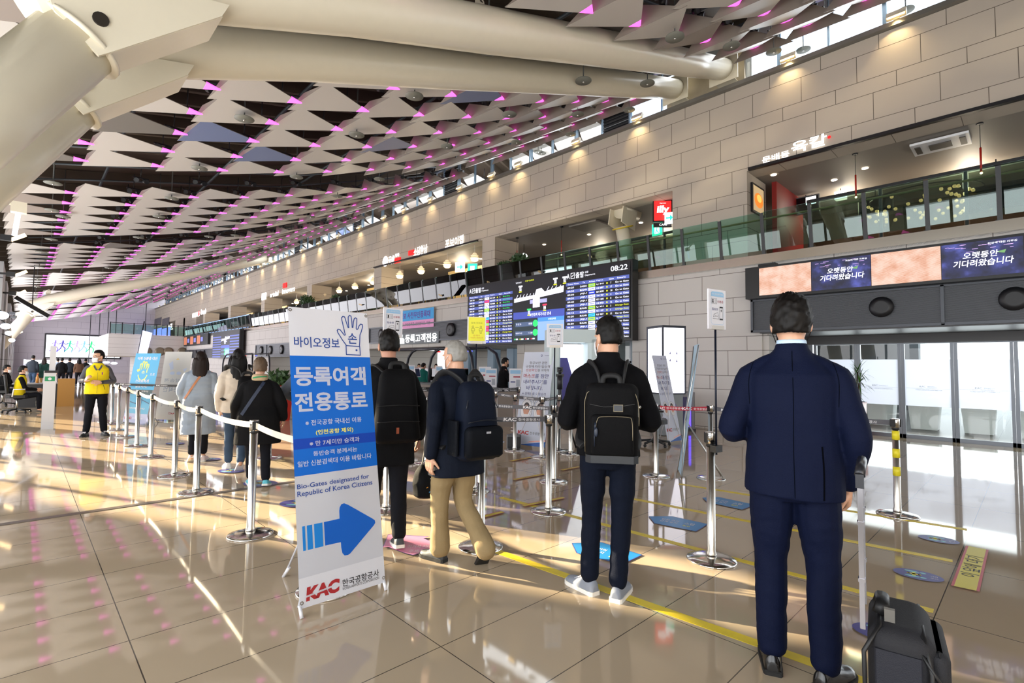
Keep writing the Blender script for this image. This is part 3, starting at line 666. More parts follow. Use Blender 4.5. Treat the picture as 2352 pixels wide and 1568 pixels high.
# floodlights on the sill ----------------------------------------------
def flood():
    t = thing('floodlight', 'warm floodlight on the sill under the high windows', 'floodlight', (0, 0, 0), 0, 'warm floodlights along the high sill')
    b = MB(); b.box((0, 0, .10), (.10, .34, .15), rot=(0, .5, 0)); b.box((.05, 0, .01), (.12, .1, .02)); b.build('housing', mat('flood_housing', '#b9b09a', .5), t)
    b = MB(); b.box((-.055, 0, .075), (.02, .30, .12), rot=(0, .5, 0)); b.build('lens', em('flood_lens', '#ffd48a', 9.0), t); return t
fl0 = flood(); k = 0; y = -1.35
FY = [onx(px, py, XU-.12).y for px, py in ((2059, 61), (1810, 155), (1463, 284), (1322, 338), (1189, 381), (1128, 405), (1055, 440), (987, 468), (926, 493), (880, 512))]
yy = FY[-1]
while yy < 80: yy += 2.6 if yy < 40 else 3.6; FY.append(yy)
for i, y in enumerate(FY):
    if i == 0: fl0.location = (XU-.10, y, ZC0+.12)
    else: dup(fl0, (XU-.10, y, ZC0+.12))
    if i < 22: lamp('SPOT', 'flood_beam', (XU-.30, y, ZC0+.10), 26 if i < 12 else 40, (1, .78, .42), (.55, 0, -1), spot=95, blend=1)

# gallery fittings -------------------------------------------------------
RED = mat('pendant_red', '#b02418', .4)
def pend_red(): 
    t = thing('rod_pendant', 'thin red rod pendant lamp', 'pendant lamp', (0, 0, 0), 0)
    b = MB(); b.lathe([(.06, -.03), (.06, 0)], n=12); b.build('canopy', BLACKP, t); b = MB(); b.cyl((0, 0, -.5), (0, 0, -.03), .006, n=6); b.build('cord', BLACKP, t)
    b = MB(); b.cyl((0, 0, -1.0), (0, 0, -.5), .018, n=8); b.build('rod_shade', RED, t); b = MB(); b.ball((0, 0, -1.02), .025, 8, 6); b.build('bulb', EWARM, t); return t
p0 = pend_red()
for i, (px, py, lb) in enumerate([(1964, 353, 'thin red rod pendant left in the right-hand restaurant opening'), (2250, 283, 'thin red rod pendant at the right edge of the restaurant opening'), (1290, 520, 'thin red rod pendant right of the gallery pillar, above the board'), (1188, 546, 'thin red rod pendant in front of the round white globe lamp')]):
    g = gnd(px, py, ZS)
    if i == 0: p0.location = (g.x, g.y, ZS); p0['label'] = lb
    else: dup(p0, (g.x, g.y, ZS), 0, lb)
def pend_white():
    t = thing('tiered_pendant', 'white tiered pendant lamp glowing under the gallery ceiling', 'pendant lamp', (0, 0, 0), 0, 'white tiered pendants in the gallery')
    b = MB(); b.cyl((0, 0, -.35), (0, 0, 0), .008, n=6); b.build('cord', WHITEP, t)
    b = MB()
    for z, r in ((-.35, .09), (-.43, .17), (-.52, .20)): b.lathe([(r*.6, z+.03), (r, z-.02), (r*.96, z-.03)], n=16)
    b.build('shade', mat('pendant_shade', '#efe6d4', .5, emit='#ffe2b0', es=.35), t); b = MB(); b.lathe([(.15, -.55), (.16, -.62), (.10, -.68)], n=14); b.build('bulb', EWARM, t); return t
w0 = pend_white()
WP = [(918, 634), (967, 623), (1027, 609), (1090, 594), (779, 668), (815, 659), (857, 648), (744, 678), (681, 694), (634, 703)]
for i, (px, py) in enumerate(WP):
    g = gnd(px, py, 5.88)
    if i == 0: w0.location = (g.x, g.y, ZS)
    else: dup(w0, (g.x, g.y, ZS))
    if i in (0, 1, 2, 4, 6, 8): lamp('POINT', 'pendant_glow', (g.x, g.y, 5.6), 22, (1, .8, .5), size=.12)
def downl():
    t = tag(MB().m(em('downlight_glow', '#fff1d8', 5)).lathe([(.07, -.012), (.07, 0)], n=14).build('downlight'), 'round recessed downlight in the gallery ceiling', 'downlight', 'round downlights in the gallery ceiling'); return t
d0 = downl()
for i, (px, py) in enumerate([(1777, 402), (1987, 387), (1916, 414), (1250, 562), (1353, 539), (1472, 512), (1003, 618), (1104, 595), (1040, 638), (796, 668), (847, 655), (820, 662), (690, 690), (672, 697), (645, 702), (1098, 632)]):
    g = gnd(px, py, ZS)
    if i == 0: d0.location = (g.x, g.y, ZS+.012)
    else:
        o = d0.copy(); C.objects.link(o); o.location = (g.x, g.y, ZS+.012)
for gx, gy, e in ((16.6, 1.0, 60), (16.6, 3.6, 50), (17.2, 9.5, 60), (17.2, 12.5, 50), (15, 19, 60), (15, 27.5, 90), (15, 36, 90), (15, 45, 110), (15, 54, 110)): lamp('POINT', 'gallery_glow', (gx, gy, 6.1), e, (1, .86, .66), size=.25)
# ceiling cassettes
def cassette(label, px, py, s, mt, detail=True):
    g = gnd(px, py, ZS); t = thing('ceiling_cassette', label, 'air conditioner', (g.x, g.y, ZS))
    b = MB(); b.m(mt); b.box((0, 0, -.03), (s, s*1.3, .05)); b.build('panel', None, t)
    if detail:
        b = MB(); b.box((0, 0, -.065), (s*.45, s*.5, .02)); b.box((0, s*.5, -.065), (s*.6, .1, .02)); b.box((0, -s*.5, -.065), (s*.6, .1, .02)); b.build('grille', mat('cassette_grille', '#46423d', .6), t)
cassette('white ceiling cassette with dark grilles in the right-hand opening', 2160, 328, .75, WHITEP)
cassette('plain grey ceiling hatch above the big departures board', 1355, 517, .9, mat('hatch_grey', '#7a746c', .6), False)
cassette('pale ceiling cassette among the white pendants', 990, 608, 1.0, mat('hatch_grey', '#7a746c', .6), False)
# cream strut head poking through the gallery
t = thing('strut_head', 'cream steel strut with yellow collar rising through the gallery beside the red cafe sign', 'steel strut', (14.6, 9.0, ZB))
g0, g1 = ony(1445, 590, 9.0), ony(1428, 520, 9.0)
b = MB(); b.tube([(g0.x-14.6, 0, g0.z-ZB-.3), (g1.x-14.6, 0, g1.z-ZB)], .21, 18); b.build('tube', CREAM, t)
b = MB(); b.lathe([(.1, 0), (.33, 0), (.33, .04), (.1, .04)], n=20); b.xf(Matrix.Translation((g1.x-14.6+.06, 0, g1.z-ZB-.05)) @ Matrix.Rotation(-.3, 4, 'Y')); b.build('yellow_collar', mat('collar_yellow', '#d9bd2c', .5), t)
b = MB(); hx, hz = g1.x-14.6, g1.z-ZB
b.tube([(hx-.1, 0, hz+.5), (hx+.75, 0, hz+.55)], .26, 18)
for s_ in (-.24, .24): b.box((hx+.05, s_, hz+.28), (.75, .03, .66), rot=(0, .2, 0))
b.build('gusset_head', CREAM, t)
# hanging cafe sign and exit signs
def boxsign(name, label, px, py, X, w_, h_, parts, cat='sign', yaw=WALLF):
    c_ = onx(px, py, X); t = thing(name, label, cat, (c_.x, c_.y, c_.z), yaw)
    for nm, fn in parts:
        b = MB(); fn(b); b.build(nm, None, t)
    return t
boxsign('cafe_sign', 'square red lit cafe sign with white script hanging from the gallery ceiling', 1522, 484, 13.6, .5, .5, [
    ('casing', lambda b: (b.m(BLACKP), b.box((0, .05, 0), (.56, .09, .66)), b.box((0, .05, -.42), (.52, .08, .12)), b.box((-.15, .05, .42), (.02, .02, .25)), b.box((.15, .05, .42), (.02, .02, .25)))),
    ('red_face', lambda b: (b.m(em('cafe_red', '#e02020', 1.3)), b.rect(-.25, .25, -.29, .30, 0))),
    ('lettering', lambda b: (b.m(EW), b.text('illy', -.17, .18, -.12, .16, -.004, .04, shear=.1), b.text('CAFE', -.1, .12, -.45, -.39, 0), b.text('Espresso', -.08, .1, .21, .25, -.004)))], yaw=-.9)
boxsign('exit_sign', 'green exit sign with running figure beside the red cafe sign', 1509, 527, 13.7, .3, .3, [
    ('casing', lambda b: (b.m(WHITEP), b.box((0, .04, 0), (.36, .06, .38)))),
    ('face', lambda b: (b.m(EGREEN), b.rect(-.17, .17, -.18, .18), b.m(EW), b.rect(-.08, .08, -.13, .13, -.002), b.m(EGREEN), b.disc(.01, .08, .03, -.004), b.stroke([(0, .05), (-.01, -.02), (.05, -.1)], .03, -.004), b.stroke([(-.01, -.02), (-.05, -.1)], .03, -.004)))])
boxsign('exit_sign', 'small white sign with green arrow under the red cafe sign', 1537, 500, 13.6, .3, .3, [
    ('casing', lambda b: (b.m(EW), b.box((0, .04, 0), (.26, .06, .34)))), ('arrow', lambda b: (b.m(EGREEN), b.stroke([(-.08, 0), (.08, 0)], .05, -.002), b.shape([(.02, .1), (.11, 0), (.02, -.1)], -.002)))], yaw=-1.2)
boxsign('exit_sign', 'white sign with green arrow hanging left of the gallery pillar', 1056, 613, 14.2, .4, .4, [
    ('casing', lambda b: (b.m(EW), b.box((0, .04, 0), (.45, .06, .45)))), ('arrow', lambda b: (b.m(EGREEN), b.stroke([(-.12, 0), (.12, 0)], .07, -.002), b.shape([(.02, .14), (.16, 0), (.02, -.14)], -.002)))], yaw=-1.0)
boxsign('exit_sign', 'green exit sign beside the gallery pillar above the departures board', 1085, 619, 14.2, .4, .4, [
    ('casing', lambda b: (b.m(WHITEP), b.box((0, .04, 0), (.46, .06, .56)))), ('face', lambda b: (b.m(EGREEN), b.rect(-.21, .21, -.26, .26), b.m(EW), b.rect(-.1, .1, -.18, .16, -.002)))], yaw=-1.0)
# framed picture on the column return
a0, a1 = ony(1726, 418, 4.93), ony(1754, 500, 4.93)
t = thing('framed_picture', 'black framed lit picture of an orange soup bowl on the column side', 'picture', ((a0.x+a1.x)/2, 4.95, (a0.z+a1.z)/2))
w_, h_ = abs(a1.x-a0.x)/2, abs(a0.z-a1.z)/2*1.0
b = MB(); b.box((0, -.02, 0), (2*w_, .05, 2*h_)); b.build('frame', BLACKP, t)
b = MB(); b.m(em('picture_beige', '#b39a72', .8)); b.rect(-w_+.05, w_-.05, -h_+.05, h_-.05, -.047); b.m(em('bowl_orange', '#d9781c', .9)); b.disc(.0, -.02, w_*.72, -.049, rz=h_*.52); b.m(em('noodle_yellow', '#f0b050', 1)); b.disc(.03, .04, w_*.4, -.051, rz=h_*.27); b.build('picture', None, t)
# restaurant behind the right opening: shopfront, bulbs, screens, counters
DG = glass('shopfront_glass', '#d8d2c8', .9)
t = thing('shopfront', 'dark framed glass shopfront of the restaurant in the right opening', 'shopfront', (15.3, 4.3, ZB), WALLF)
for i in range(4):
    b = MB(); b.box((.9+i*1.6, 0, .95), (1.5, .012, 1.9)); b.build('glass_pane', DG, t)
b = MB()
for i in range(5): b.box((.1+i*1.6, 0, 1.0), (.06, .06, 2.0))
b.box((3.3, 0, 1.98), (6.5, .08, .08)); b.build('frame', DARKM, t)
t = thing('shopfront', 'dark framed glass shopfront behind the big departures board', 'shopfront', (15.6, 13.6, ZB), WALLF)
for i in range(4):
    b = MB(); b.box((.9+i*1.6, 0, .95), (1.5, .012, 1.9)); b.build('glass_pane', DG, t)
b = MB()
for i in range(5): b.box((.1+i*1.6, 0, 1.0), (.06, .06, 2.0))
b.box((3.3, 0, 1.98), (6.5, .08, .08)); b.build('frame', DARKM, t)
t = thing('bulb_chandelier', 'wide cluster chandelier of small glass bulbs in the right-hand restaurant', 'chandelier', (16.6, 1.9, 6.44)); rr = random.Random(3)
b = MB(); b.cyl((0, 0, -.7), (0, 0, 0), .015, n=6); b.tube([(1.0*cos(a*pi/10)*1.0, 1.15*sin(a*pi/10), -.45) for a in range(21)], .015, 6); b.build('ring_frame', DARKM, t)
b = MB(); b.m(mat('bulb_glass', '#e6c8a0', .1, .3, emit='#ffcf90', es=1.2))
for _ in range(70):
    a, r_ = rr.random()*6.28, .7+rr.random()*.4; b.ball((r_*cos(a), 1.15*r_*sin(a), -.55-rr.random()*.35), .045, 6, 4)
tag(b.build('glass_bulbs', None, t), kind='stuff')
for px, py, X, w_, h_, lb in ((2290, 450, 16.2, 1.1, .6, 'black wall screen at the right edge of the restaurant'), (2010, 470, 16.6, .8, .5, 'dark hanging menu screen in the middle of the restaurant'), (1850, 470, 15.9, .7, .5, 'grey extractor box beside the red wall')):
    c_ = onx(px, py, X); t = thing('menu_screen' if 'screen' in lb else 'extractor_box', lb, 'screen' if 'screen' in lb else 'box', (c_.x, c_.y, c_.z), WALLF); b = MB(); b.box((0, .05, 0), (w_, .08, h_), bev=.02); b.build('casing', BLACKP if 'screen' in lb else mat('extractor_steel', '#77797b', .4, .6), t); b = MB(); b.rect(-w_/2+.03, w_/2-.03, -h_/2+.03, h_/2-.03, 0.005); b.build('face', mat('dark_face', '#0c0c10', .15), t); b = MB(); b.cyl((0, .05, h_/2), (0, .05, 6.44-c_.z), .015, n=6); b.build('hanger', DARKM, t)
for i, (px, py) in enumerate(((1865, 462), (1931, 449))):
    c_ = onx(px, py, 16.0); t = thing('cube_lamp', ('left', 'right')[i]+' of two square white lamps beside the red wall', 'lamp', tuple(c_)); b = MB(); b.box((0, 0, 0), (.2, .26, .22)); b.build('shade', EW, t); b = MB(); b.cyl((0, 0, .1), (0, 0, 6.44-c_.z), .01, n=6); b.build('cord', BLACKP, t)
def table_set(label, x, y, mt, grp):
    t = thing('cafe_table', label, 'table', (x, y, ZB-.03), 0, grp); b = MB(); b.box((0, 0, .73), (.7, .7, .04), bev=.03); b.build('tabletop', mt, t); b = MB(); b.cyl((0, 0, .03), (0, 0, .72), .03, n=8); b.lathe([(.22, 0), (.2, .03)], n=16); b.build('pedestal', DARKM, t); return t
def chair_mk(label, mt, grp):
    t = thing('spindle_chair', label, 'chair', (0, 0, 0), 0, grp); b = MB(); b.box((0, 0, .45), (.42, .42, .04), bev=.08); b.build('seat', mt, t)
    for sx_ in (-1, 1):
        for sy_ in (-1, 1): b = MB(); b.cyl((sx_*.22, sy_*.2, 0), (sx_*.16, sy_*.15, .44), .016, .02, 8); b.build('leg', mt, t)
    b = MB(); b.tube([(-.2, -.2, .46), (-.22, -.24, .85), (-.12, -.26, .97), (.12, -.26, .97), (.22, -.24, .85), (.2, -.2, .46)], .016, 8)
    for k in range(5): b.cyl((-.13+.065*k, -.2, .46), (-.13+.065*k, -.255, .95), .009, n=6)
    b.build('backrest', mt, t); return t
YC, TQ = mat('chair_yellow', '#c9a227', .4), mat('chair_teal', '#47707a', .4)
yc = chair_mk('yellow spindle chair behind the balcony glass', YC, 'yellow spindle chairs behind the balcony glass'); tc_ = chair_mk('teal spindle chair behind the balcony glass', TQ, 'teal spindle chairs behind the balcony glass')
yc.location = (12.9, 19.0, ZB-.03); tc_.location = (12.75, 17.4, ZB-.03)
for i, (x, y, a) in enumerate([(12.8, 26.3, .4), (12.8, 28.2, 2.0), (12.9, 21.6, 1.0), (12.8, 34.4, .3)]): dup(yc, (x, y, ZB-.03), a)
for i, (x, y, a) in enumerate([(12.7, 16.3, 2.2), (12.8, 18.3, 1.4), (12.9, 24.8, 3.0)]): dup(tc_, (x, y, ZB-.03), a)
tb_ = table_set('small round-footed cafe table behind the balcony glass', 13.0, 20.3, mat('table_dark', '#3f3a36', .4), 'cafe tables behind the balcony glass')
for x, y in ((12.75, 16.85), (12.8, 27.2), (12.85, 25.6)): dup(tb_, (x, y, ZB-.03))
LEAF = mat('leaf_green', '#33502c', .5, noise=.35, nscale=6)
def bush(mb, c, r, n, seed, s=.09):
    rr = random.Random(seed); c = Vector(c)
    for _ in range(n):
        v = Vector((rr.gauss(0, 1), rr.gauss(0, 1), rr.gauss(0, 1))).normalized()*(r*rr.random()**.4); d = Vector((rr.gauss(0, 1), rr.gauss(0, 1), rr.gauss(0, 1)+.6)).normalized(); sd = d.cross(Vector((rr.random(), rr.random(), rr.random()))).normalized()
        p = c+Vector((v.x, v.y, v.z*.8)); mb.poly([p-sd*s*.25, p+d*s*.6-sd*s*.28, p+d*s*1.3, p+d*s*.6+sd*s*.28, p+sd*s*.25])
for i, (px, py, X, r, lb) in enumerate([(1193, 602, 12.75, .36, 'leafy shrub in a box behind the balcony glass above the big board'), (1158, 612, 12.7, .22, 'smaller leafy shrub left of the bigger one above the big board'), (706, 690, 12.6, .42, 'dark leafy shrub beside the far gallery column'), (775, 690, 12.7, .4, 'small shrub among the gallery chairs'), (850, 700, 12.6, .4, 'green shrub behind the balcony glass left of the board')]):
    c_ = onx(px, py, X); t = thing('potted_shrub', lb, 'plant', (c_.x, c_.y, ZB-.03)); h = c_.z-ZB
    b = MB(); b.m(LEAF); bush(b, (0, 0, h), r, 420, i, .10+.05*r); tag(b.build('foliage', None, t), kind='stuff'); b = MB(); b.lathe([(r*.35, 0), (r*.45, max(.2, h-r*.6))], n=14); b.build('planter_box', mat('planter_dark', '#3b3834', .6), t)
    b = MB(); b.cyl((0, 0, max(.2, h-r*.6)-.05), (0, 0, h), .03, .02, 8); b.build('stem', mat('bark', '#4a3a2a', .8), t)
c_ = onx(1203, 590, 14.6); t = thing('globe_lamp', 'round white glowing globe lamp behind the shrub above the board', 'lamp', tuple(c_)); b = MB(); b.ball((0, 0, 0), .16, 16, 10); b.build('globe', EW, t); b = MB(); b.cyl((0, 0, .15), (0, 0, ZS-c_.z), .01, n=6); b.build('cord', BLACKP, t)
# ------------------------------------------------------------------ glass doors and what is behind them
FRO = glass('frosted_film', '#f4f9ff', .5, .3, haze=.92); CLR = glass('door_glass', '#eef6f4', 1.0)
DY_ = [3.755, 2.868, 2.06, 1.182, .295, -.6, -1.5]
DFR = mat('door_frame_grey', '#6c7076', .35, .6)
for i in range(6):
    y1, y0 = DY_[i], DY_[i+1]; w_ = y1-y0
    b = MB(); b.m(DFR); b.box((XD, y1-.03, 1.05), (.07, .06, 2.1)); b.box((XD, y0+.03, 1.05), (.07, .05, 2.1)); b.box((XD, (y0+y1)/2, .04), (.07, w_, .08)); b.box((XD, (y0+y1)/2, 2.07), (.06, w_, .06))
    for za, zb, mt in ((.08, .70, CLR), (.70, 1.70, FRO), (1.70, 2.06, CLR)):
        b.m(mt); b.poly([(XD, y1-.05, za), (XD, y0+.05, za), (XD, y0+.05, zb), (XD, y1-.05, zb)])
    b.m(mat('film_grey_print', '#a9b4c0', .6)); b.box((XD-.004, (y0+y1)/2, 1.08), (.002, w_-.14, .004))
    b.xf(Matrix.Translation((-XD, -y1, 0))); b.xf(Matrix.Rotation(pi/2, 4, 'Z'))   # local x runs along the leaf, local -y into the hall
    b.m(MATS['film_grey_print']); c_ = w_/2
    b.text('KAC', c_-.13, c_-.03, 1.10, 1.14, -.006, .01); b.text('한국공항공사', c_, c_+.16, 1.10, 1.13, -.006); b.text('KOREA AIRPORTS CORPORATION', c_-.2, c_+.24, 1.035, 1.06, -.006)
    o = b.build('door_%d' % (i+1)); o.location = (XD, y1, 0); o.rotation_euler = (0, 0, WALLF); tag(o, kind='structure')
b = MB(); b.box((XD, 4.03, 1.05), (.1, .5, 2.1)); struct('trim_6', b, DFR)
# yard outside the doors: paving, canopy, planters
b = MB(); b.poly([(XD+.3, -12, .012), (40, -12, .012), (40, 7, .012), (XD+.3, 7, .012)]); struct('floor_outside', b, joints('plank_paving', '#77706a', '#5a5450', 'X', 0, 1.2, 'Y', 0, .2, .006, .35, stagger=True, bump=0))
b = MB(); b.box((21, 6.5, 2.9), (14, 5.6, .1)); b.m(mat('canopy_slat', '#6f675e', .6))
for k in range(18): b.box((14.6+k*.75, 6.5, 2.82), (.12, 5.4, .1))
struct('ceiling_canopy', b, mat('canopy_slat', '#6f675e', .6))
b = MB(); b.box((24, 6.0, 1.5), (.5, 6, 3)); b.box((19, 8.7, 1.4), (12, .3, 2.8)); struct('wall_outside_left', b, mat('outside_grey', '#7d8084', .7))
b = MB(); b.tube([(22, 2.5, 3.1), (30, -6, 3.6)], .22, 10); struct('beam_canopy', b, mat('canopy_steel', '#a9c0c4', .4, .3))
TU = mat('grey_tub', '#f0f0ec', .5)
t0 = thing('square_planter', 'tapered grey square planter outside the glass doors', 'planter', (16.6, 2.9, .02), 0, 'tapered grey planters outside the glass doors')
b = MB(); b.box((0, 0, .38), (.5, .5, .76), taper=1.25); b.build('tub', TU, t0); b = MB(); b.m(LEAF); bush(b, (0, 0, .85), .3, 60, 5, .12); tag(b.build('foliage', None, t0), kind='stuff')
for x, y in ((16.2, 1.95), (16.1, .95), (15.9, .0), (18.0, 3.9)): dup(t0, (x, y, .02))

# ------------------------------------------------------------------ security hall behind the lower wall
b = MB(); b.box((17.3, 16.8, 1.15), (.2, 9.4, 2.3)); b.box((17.3, 31, 1.15), (.2, 11.4, 2.3))
for yb_ in (9.7, 12.1, 24.3, 26.1, 36.1): b.box((14.95, yb_, 1.15), (4.9, .2, 2.3))
struct('wall_security', b, STONE_LOW)
b = MB(); b.box((14.9, 16.8, 2.28), (4.9, 9.4, .1)); b.box((14.9, 31, 2.28), (4.9, 11.4, .1)); struct('ceiling_security', b, mat('security_soffit', '#8d9294', .6))
area('security_lights', (14.6, 18, 2.2), (0, 0, -1), 3, 10, 60, (.9, .96, 1)); area('security_lights_far', (14.6, 31, 2.2), (0, 0, -1), 3, 9, 50, (.9, .96, 1))
for i, y in enumerate((15.6, 17.3, 18.6, 20.2)):
    t = thing('blue_grey_column', 'blue-grey clad column inside the security hall, %s of four from the right' % ('first', 'second', 'third', 'fourth')[i], 'column', (15.2+.4*(i % 2), y, 0)); b = MB(); b.box((0, 0, 1.11), (.45, .5, 2.22), bev=.05); b.build('shaft', mat('column_blue_grey', '#5e7080', .4), t); b = MB(); b.box((0, 0, .06), (.5, .55, .12)); b.build('base', STEEL, t)
b = MB(); b.box((16.9, 14, 1.1), (.06, 1.6, 1.6)); struct('window_41', b, em('daylit_pane', '#f4faff', 1.6))
# opening right of the gate: daylit glazed passage
b = MB(); b.m(em('daylit_pane', '#f4faff', 1.6)); b.box((15.4, 8.65, 1.2), (.05, 1.8, 2.3)); struct('window_42', b)
b = MB(); b.m(DFR)
for y in (7.75, 8.35, 8.95, 9.55): b.box((13.0, y, 1.1), (.06, .06, 2.2))
b.box((13.0, 8.65, 1.62), (.06, 1.8, .05)); b.box((13.0, 8.65, 1.2), (.06, 1.8, .03)); b.m(CLR); b.poly([(13, 7.75, 0), (13, 9.55, 0), (13, 9.55, 2.2), (13, 7.75, 2.2)]); struct('window_43', b)
# counter with glass screen in front of the security hall
GSC = glass('screen_glass', '#dff0ec', 1.0)
t = thing('security_counter', 'long dark security counter with clear glass screen under the gate sign', 'counter', (11.3, 16.8, 0), WALLF)
b = MB(); b.box((0, 0, .42), (6.4, .5, .84)); b.build('counter_body', mat('counter_taupe', '#6a5f55', .5), t); b = MB(); b.box((0, -.02, .87), (6.5, .6, .06)); b.build('counter_top', mat('counter_black', '#1d1e20', .3), t)
b = MB()
for k in range(4): b.box((-2.4+1.6*k, -.18, 1.12), (1.5, .012, .44))
b.build('glass_screen', GSC, t); b = MB(); b.box((0, -.18, 1.35), (6.2, .02, .02)); b.build('top_rail', mat('rail_red', '#9a5a4a', .5), t)
# tubular arches of the gates
def arches(label, loc, n, w_, sc_=1.0):
    t = thing('gate_arches', label, 'gate arch', loc, WALLF)
    AM = mat('arch_navy', '#23262f', .35)
    b = MB(); b.tube([(0, 0, 2.02*sc_), (w_, 0, 2.02*sc_)], .055, 10); b.tube([(.1, .9, 2.06*sc_), (w_-.1, .9, 2.06*sc_)], .04, 8); b.build('top_rail', AM, t)
    for k in range(n):
        x = w_*k/(n-1); b = MB()
        sk = -.45 if k < n-1 else .45
        b.tube([(x, 0, 2.02*sc_), (x+sk*.45, -.05, 1.93*sc_), (x+sk*.8, -.1, 1.72*sc_), (x+sk, -.12, 1.4*sc_), (x+sk, -.12, .0)], .05, 10); b.build('arch_rib', AM, t)
    b = MB(); b.tube([(w_, .9, 2.06*sc_), (w_+.5, .8, 1.85*sc_), (w_+.75, .75, 1.4*sc_), (w_+.75, .75, 0)], .05, 10); b.build('arch_rib', AM, t)
    for k, c in enumerate((ERED, em('lit_violet', '#5a60ff', 1.5))): b = MB(); b.ball((w_*(.55+.4*k), .3, 1.93*sc_), .06, 8, 6, (2, 1, .5)); b.build('status_lamp', c, t)
    return t
arches('dark navy tubular gate arches in front of the security counter', (10.2, 16.9, 0), 4, 4.3)
arches('distant dark navy gate arches behind the women with long hair', (10.0, 38, 0), 5, 5.2)
# people at the security counters and far away are added with the figures
# ------------------------------------------------------------------ far end
c_ = ony(190, 795, YF-.35); a0, a1 = ony(107, 768, YF-.35), ony(275, 822, YF-.35)
t = thing('lit_billboard', 'big bright white billboard with coloured running figures on the far wall', 'billboard', ((a0.x+a1.x)/2, YF-.2, (a0.z+a1.z)/2)); w_, h_ = (a1.x-a0.x)/2, (a0.z-a1.z)/2
b = MB(); b.box((0, .1, 0), (2*w_+.3, .2, 2*h_+.3)); b.build('frame', BLACKP, t); b = MB(); b.rect(-w_, w_, -h_, h_, -.02); b.build('lit_face', em('billboard_white', '#f4f4ff', 1.5), t)
b = MB(); cs = [em('fig_violet', '#8878d8', .9), em('fig_navy', '#4a48a0', .8), em('fig_teal', '#40b090', .9), em('fig_lilac', '#b0a0e0', .9), em('fig_sky', '#80b0e8', .9), em('fig_green', '#30c878', .9)]
for i in range(6):
    x = -w_*.78+i*w_*.19; b.m(cs[i]); s = h_*.55
    b.disc(x+.1*s, s*.85, s*.13, -.04, 10); b.stroke([(x+.1*s, s*.7), (x, s*.1)], s*.22, -.04); b.stroke([(x, s*.1), (x+.4*s, -s*.35), (x+.3*s, -s*.95)], s*.15, -.04); b.stroke([(x, s*.1), (x-.2*s, -s*.4), (x-.6*s, -s*.85)], s*.15, -.04); b.stroke([(x+.1*s, s*.6), (x+.45*s, s*.3), (x+.7*s, s*.5)], s*.1, -.04); b.stroke([(x+.05*s, s*.6), (x-.35*s, s*.35)], s*.1, -.04)
b.build('running_figures', None, t); b = MB(); b.m(em('billboard_text', '#c8c8dc', 1)); b.text('새로운 도약', w_*.4, w_*.85, h_*.62, h_*.8, -.04); b.text('함께 뛰자', w_*.42, w_*.83, h_*.3, h_*.46, -.04); b.build('lettering', None, t)
a0, a1 = ony(57, 826, YF-6), ony(184, 836, YF-6)
t = thing('counter_light_box', 'long white light band over the far check-in counters', 'light box', ((a0.x+a1.x)/2, YF-6, (a0.z+a1.z)/2)); b = MB(); b.box((0, 0, 0), (a1.x-a0.x, .3, (a0.z-a1.z))); b.build('lit_band', EW, t); b = MB(); b.box((0, .2, -1.5), (a1.x-a0.x+1, .2, .3)); b.box((-(a1.x-a0.x)/2, .3, -1.0), (.2, .2, 2.6)); b.box(((a1.x-a0.x)/2, .3, -1.0), (.2, .2, 2.6)); b.build('support', mat('fascia_grey', '#8d8d98', .5), t)
for i, (px, py) in enumerate(((203, 836), (224, 838), (244, 832), (262, 834), (330, 836))):
    a = ony(px, py, YF-8); t = thing('hanging_lamp', 'cool white hanging lamp by the far counters', 'lamp', tuple(a), 0, 'cool white lamps by the far counters'); b = MB(); b.ball((0, 0, 0), .28, 10, 6, (1.2, 1, .5)); b.build('lit_shade', ECOOL, t); b = MB(); b.cyl((0, 0, .1), (0, 0, zc(a.x)+1.25-a.z), .04, n=6); b.build('stem', DARKM, t)
# escalator at the far wing, vents on the wing, gallery plants of the wing
a0, a1 = ony(304, 884, 60.5), ony(324, 792, 60.5)
t = thing('escalator', 'white lit escalator flank rising to the far gallery', 'escalator', (a0.x, 60.2, 0)); b = MB(); dx = a1.x-a0.x
b.rings([[(0, -.4, .0), (.55, -.4, .0), (dx+.75, -.4, 4.3), (dx, -.4, 4.5)], [(0, .1, .0), (.55, .1, .0), (dx+.75, .1, 4.3), (dx, .1, 4.5)]], smooth=False); b.build('flank', em('escalator_white', '#dfe2ff', .9), t); b = MB(); b.tube([(.1, -.2, 1.0), (dx+.1, -.2, 5.4)], .05, 8); b.build('handrail', BLACKP, t)
for i, px in enumerate((337, 367, 387, 419)):
    a = ony(px, 807, 60.15); t = tag(MB().xf(Matrix.Identity(4)).lathe([(.1, -.02), (.42, -.03), (.42, .02), (.3, .06)], n=18).xf(Matrix.Rotation(pi/2, 4, 'X')).build('round_vent', mat('vent_bronze', '#8a7f6c', .4, .6), None, (a.x, 60.14, a.z)), 'round bronze air vent on the front of the far wing', 'vent', 'round vents on the far wing')
t = thing('glass_balustrade', 'glass balustrade with black posts on top of the far wing', 'balustrade', (5.9, 60.35, 4.1))
for k in range(9): b = MB(); b.box((k*.9, 0, .55), (.09, .09, 1.1)); b.build('post', DARKM, t)
for k in range(8): b = MB(); b.box((k*.9+.45, 0, .5), (.8, .03, .9)); b.build('glass_pane', GLB, t)
b = MB(); b.box((3.6, 0, 1.05), (7.2, .05, .05)); b.build('handrail', DARKM, t)
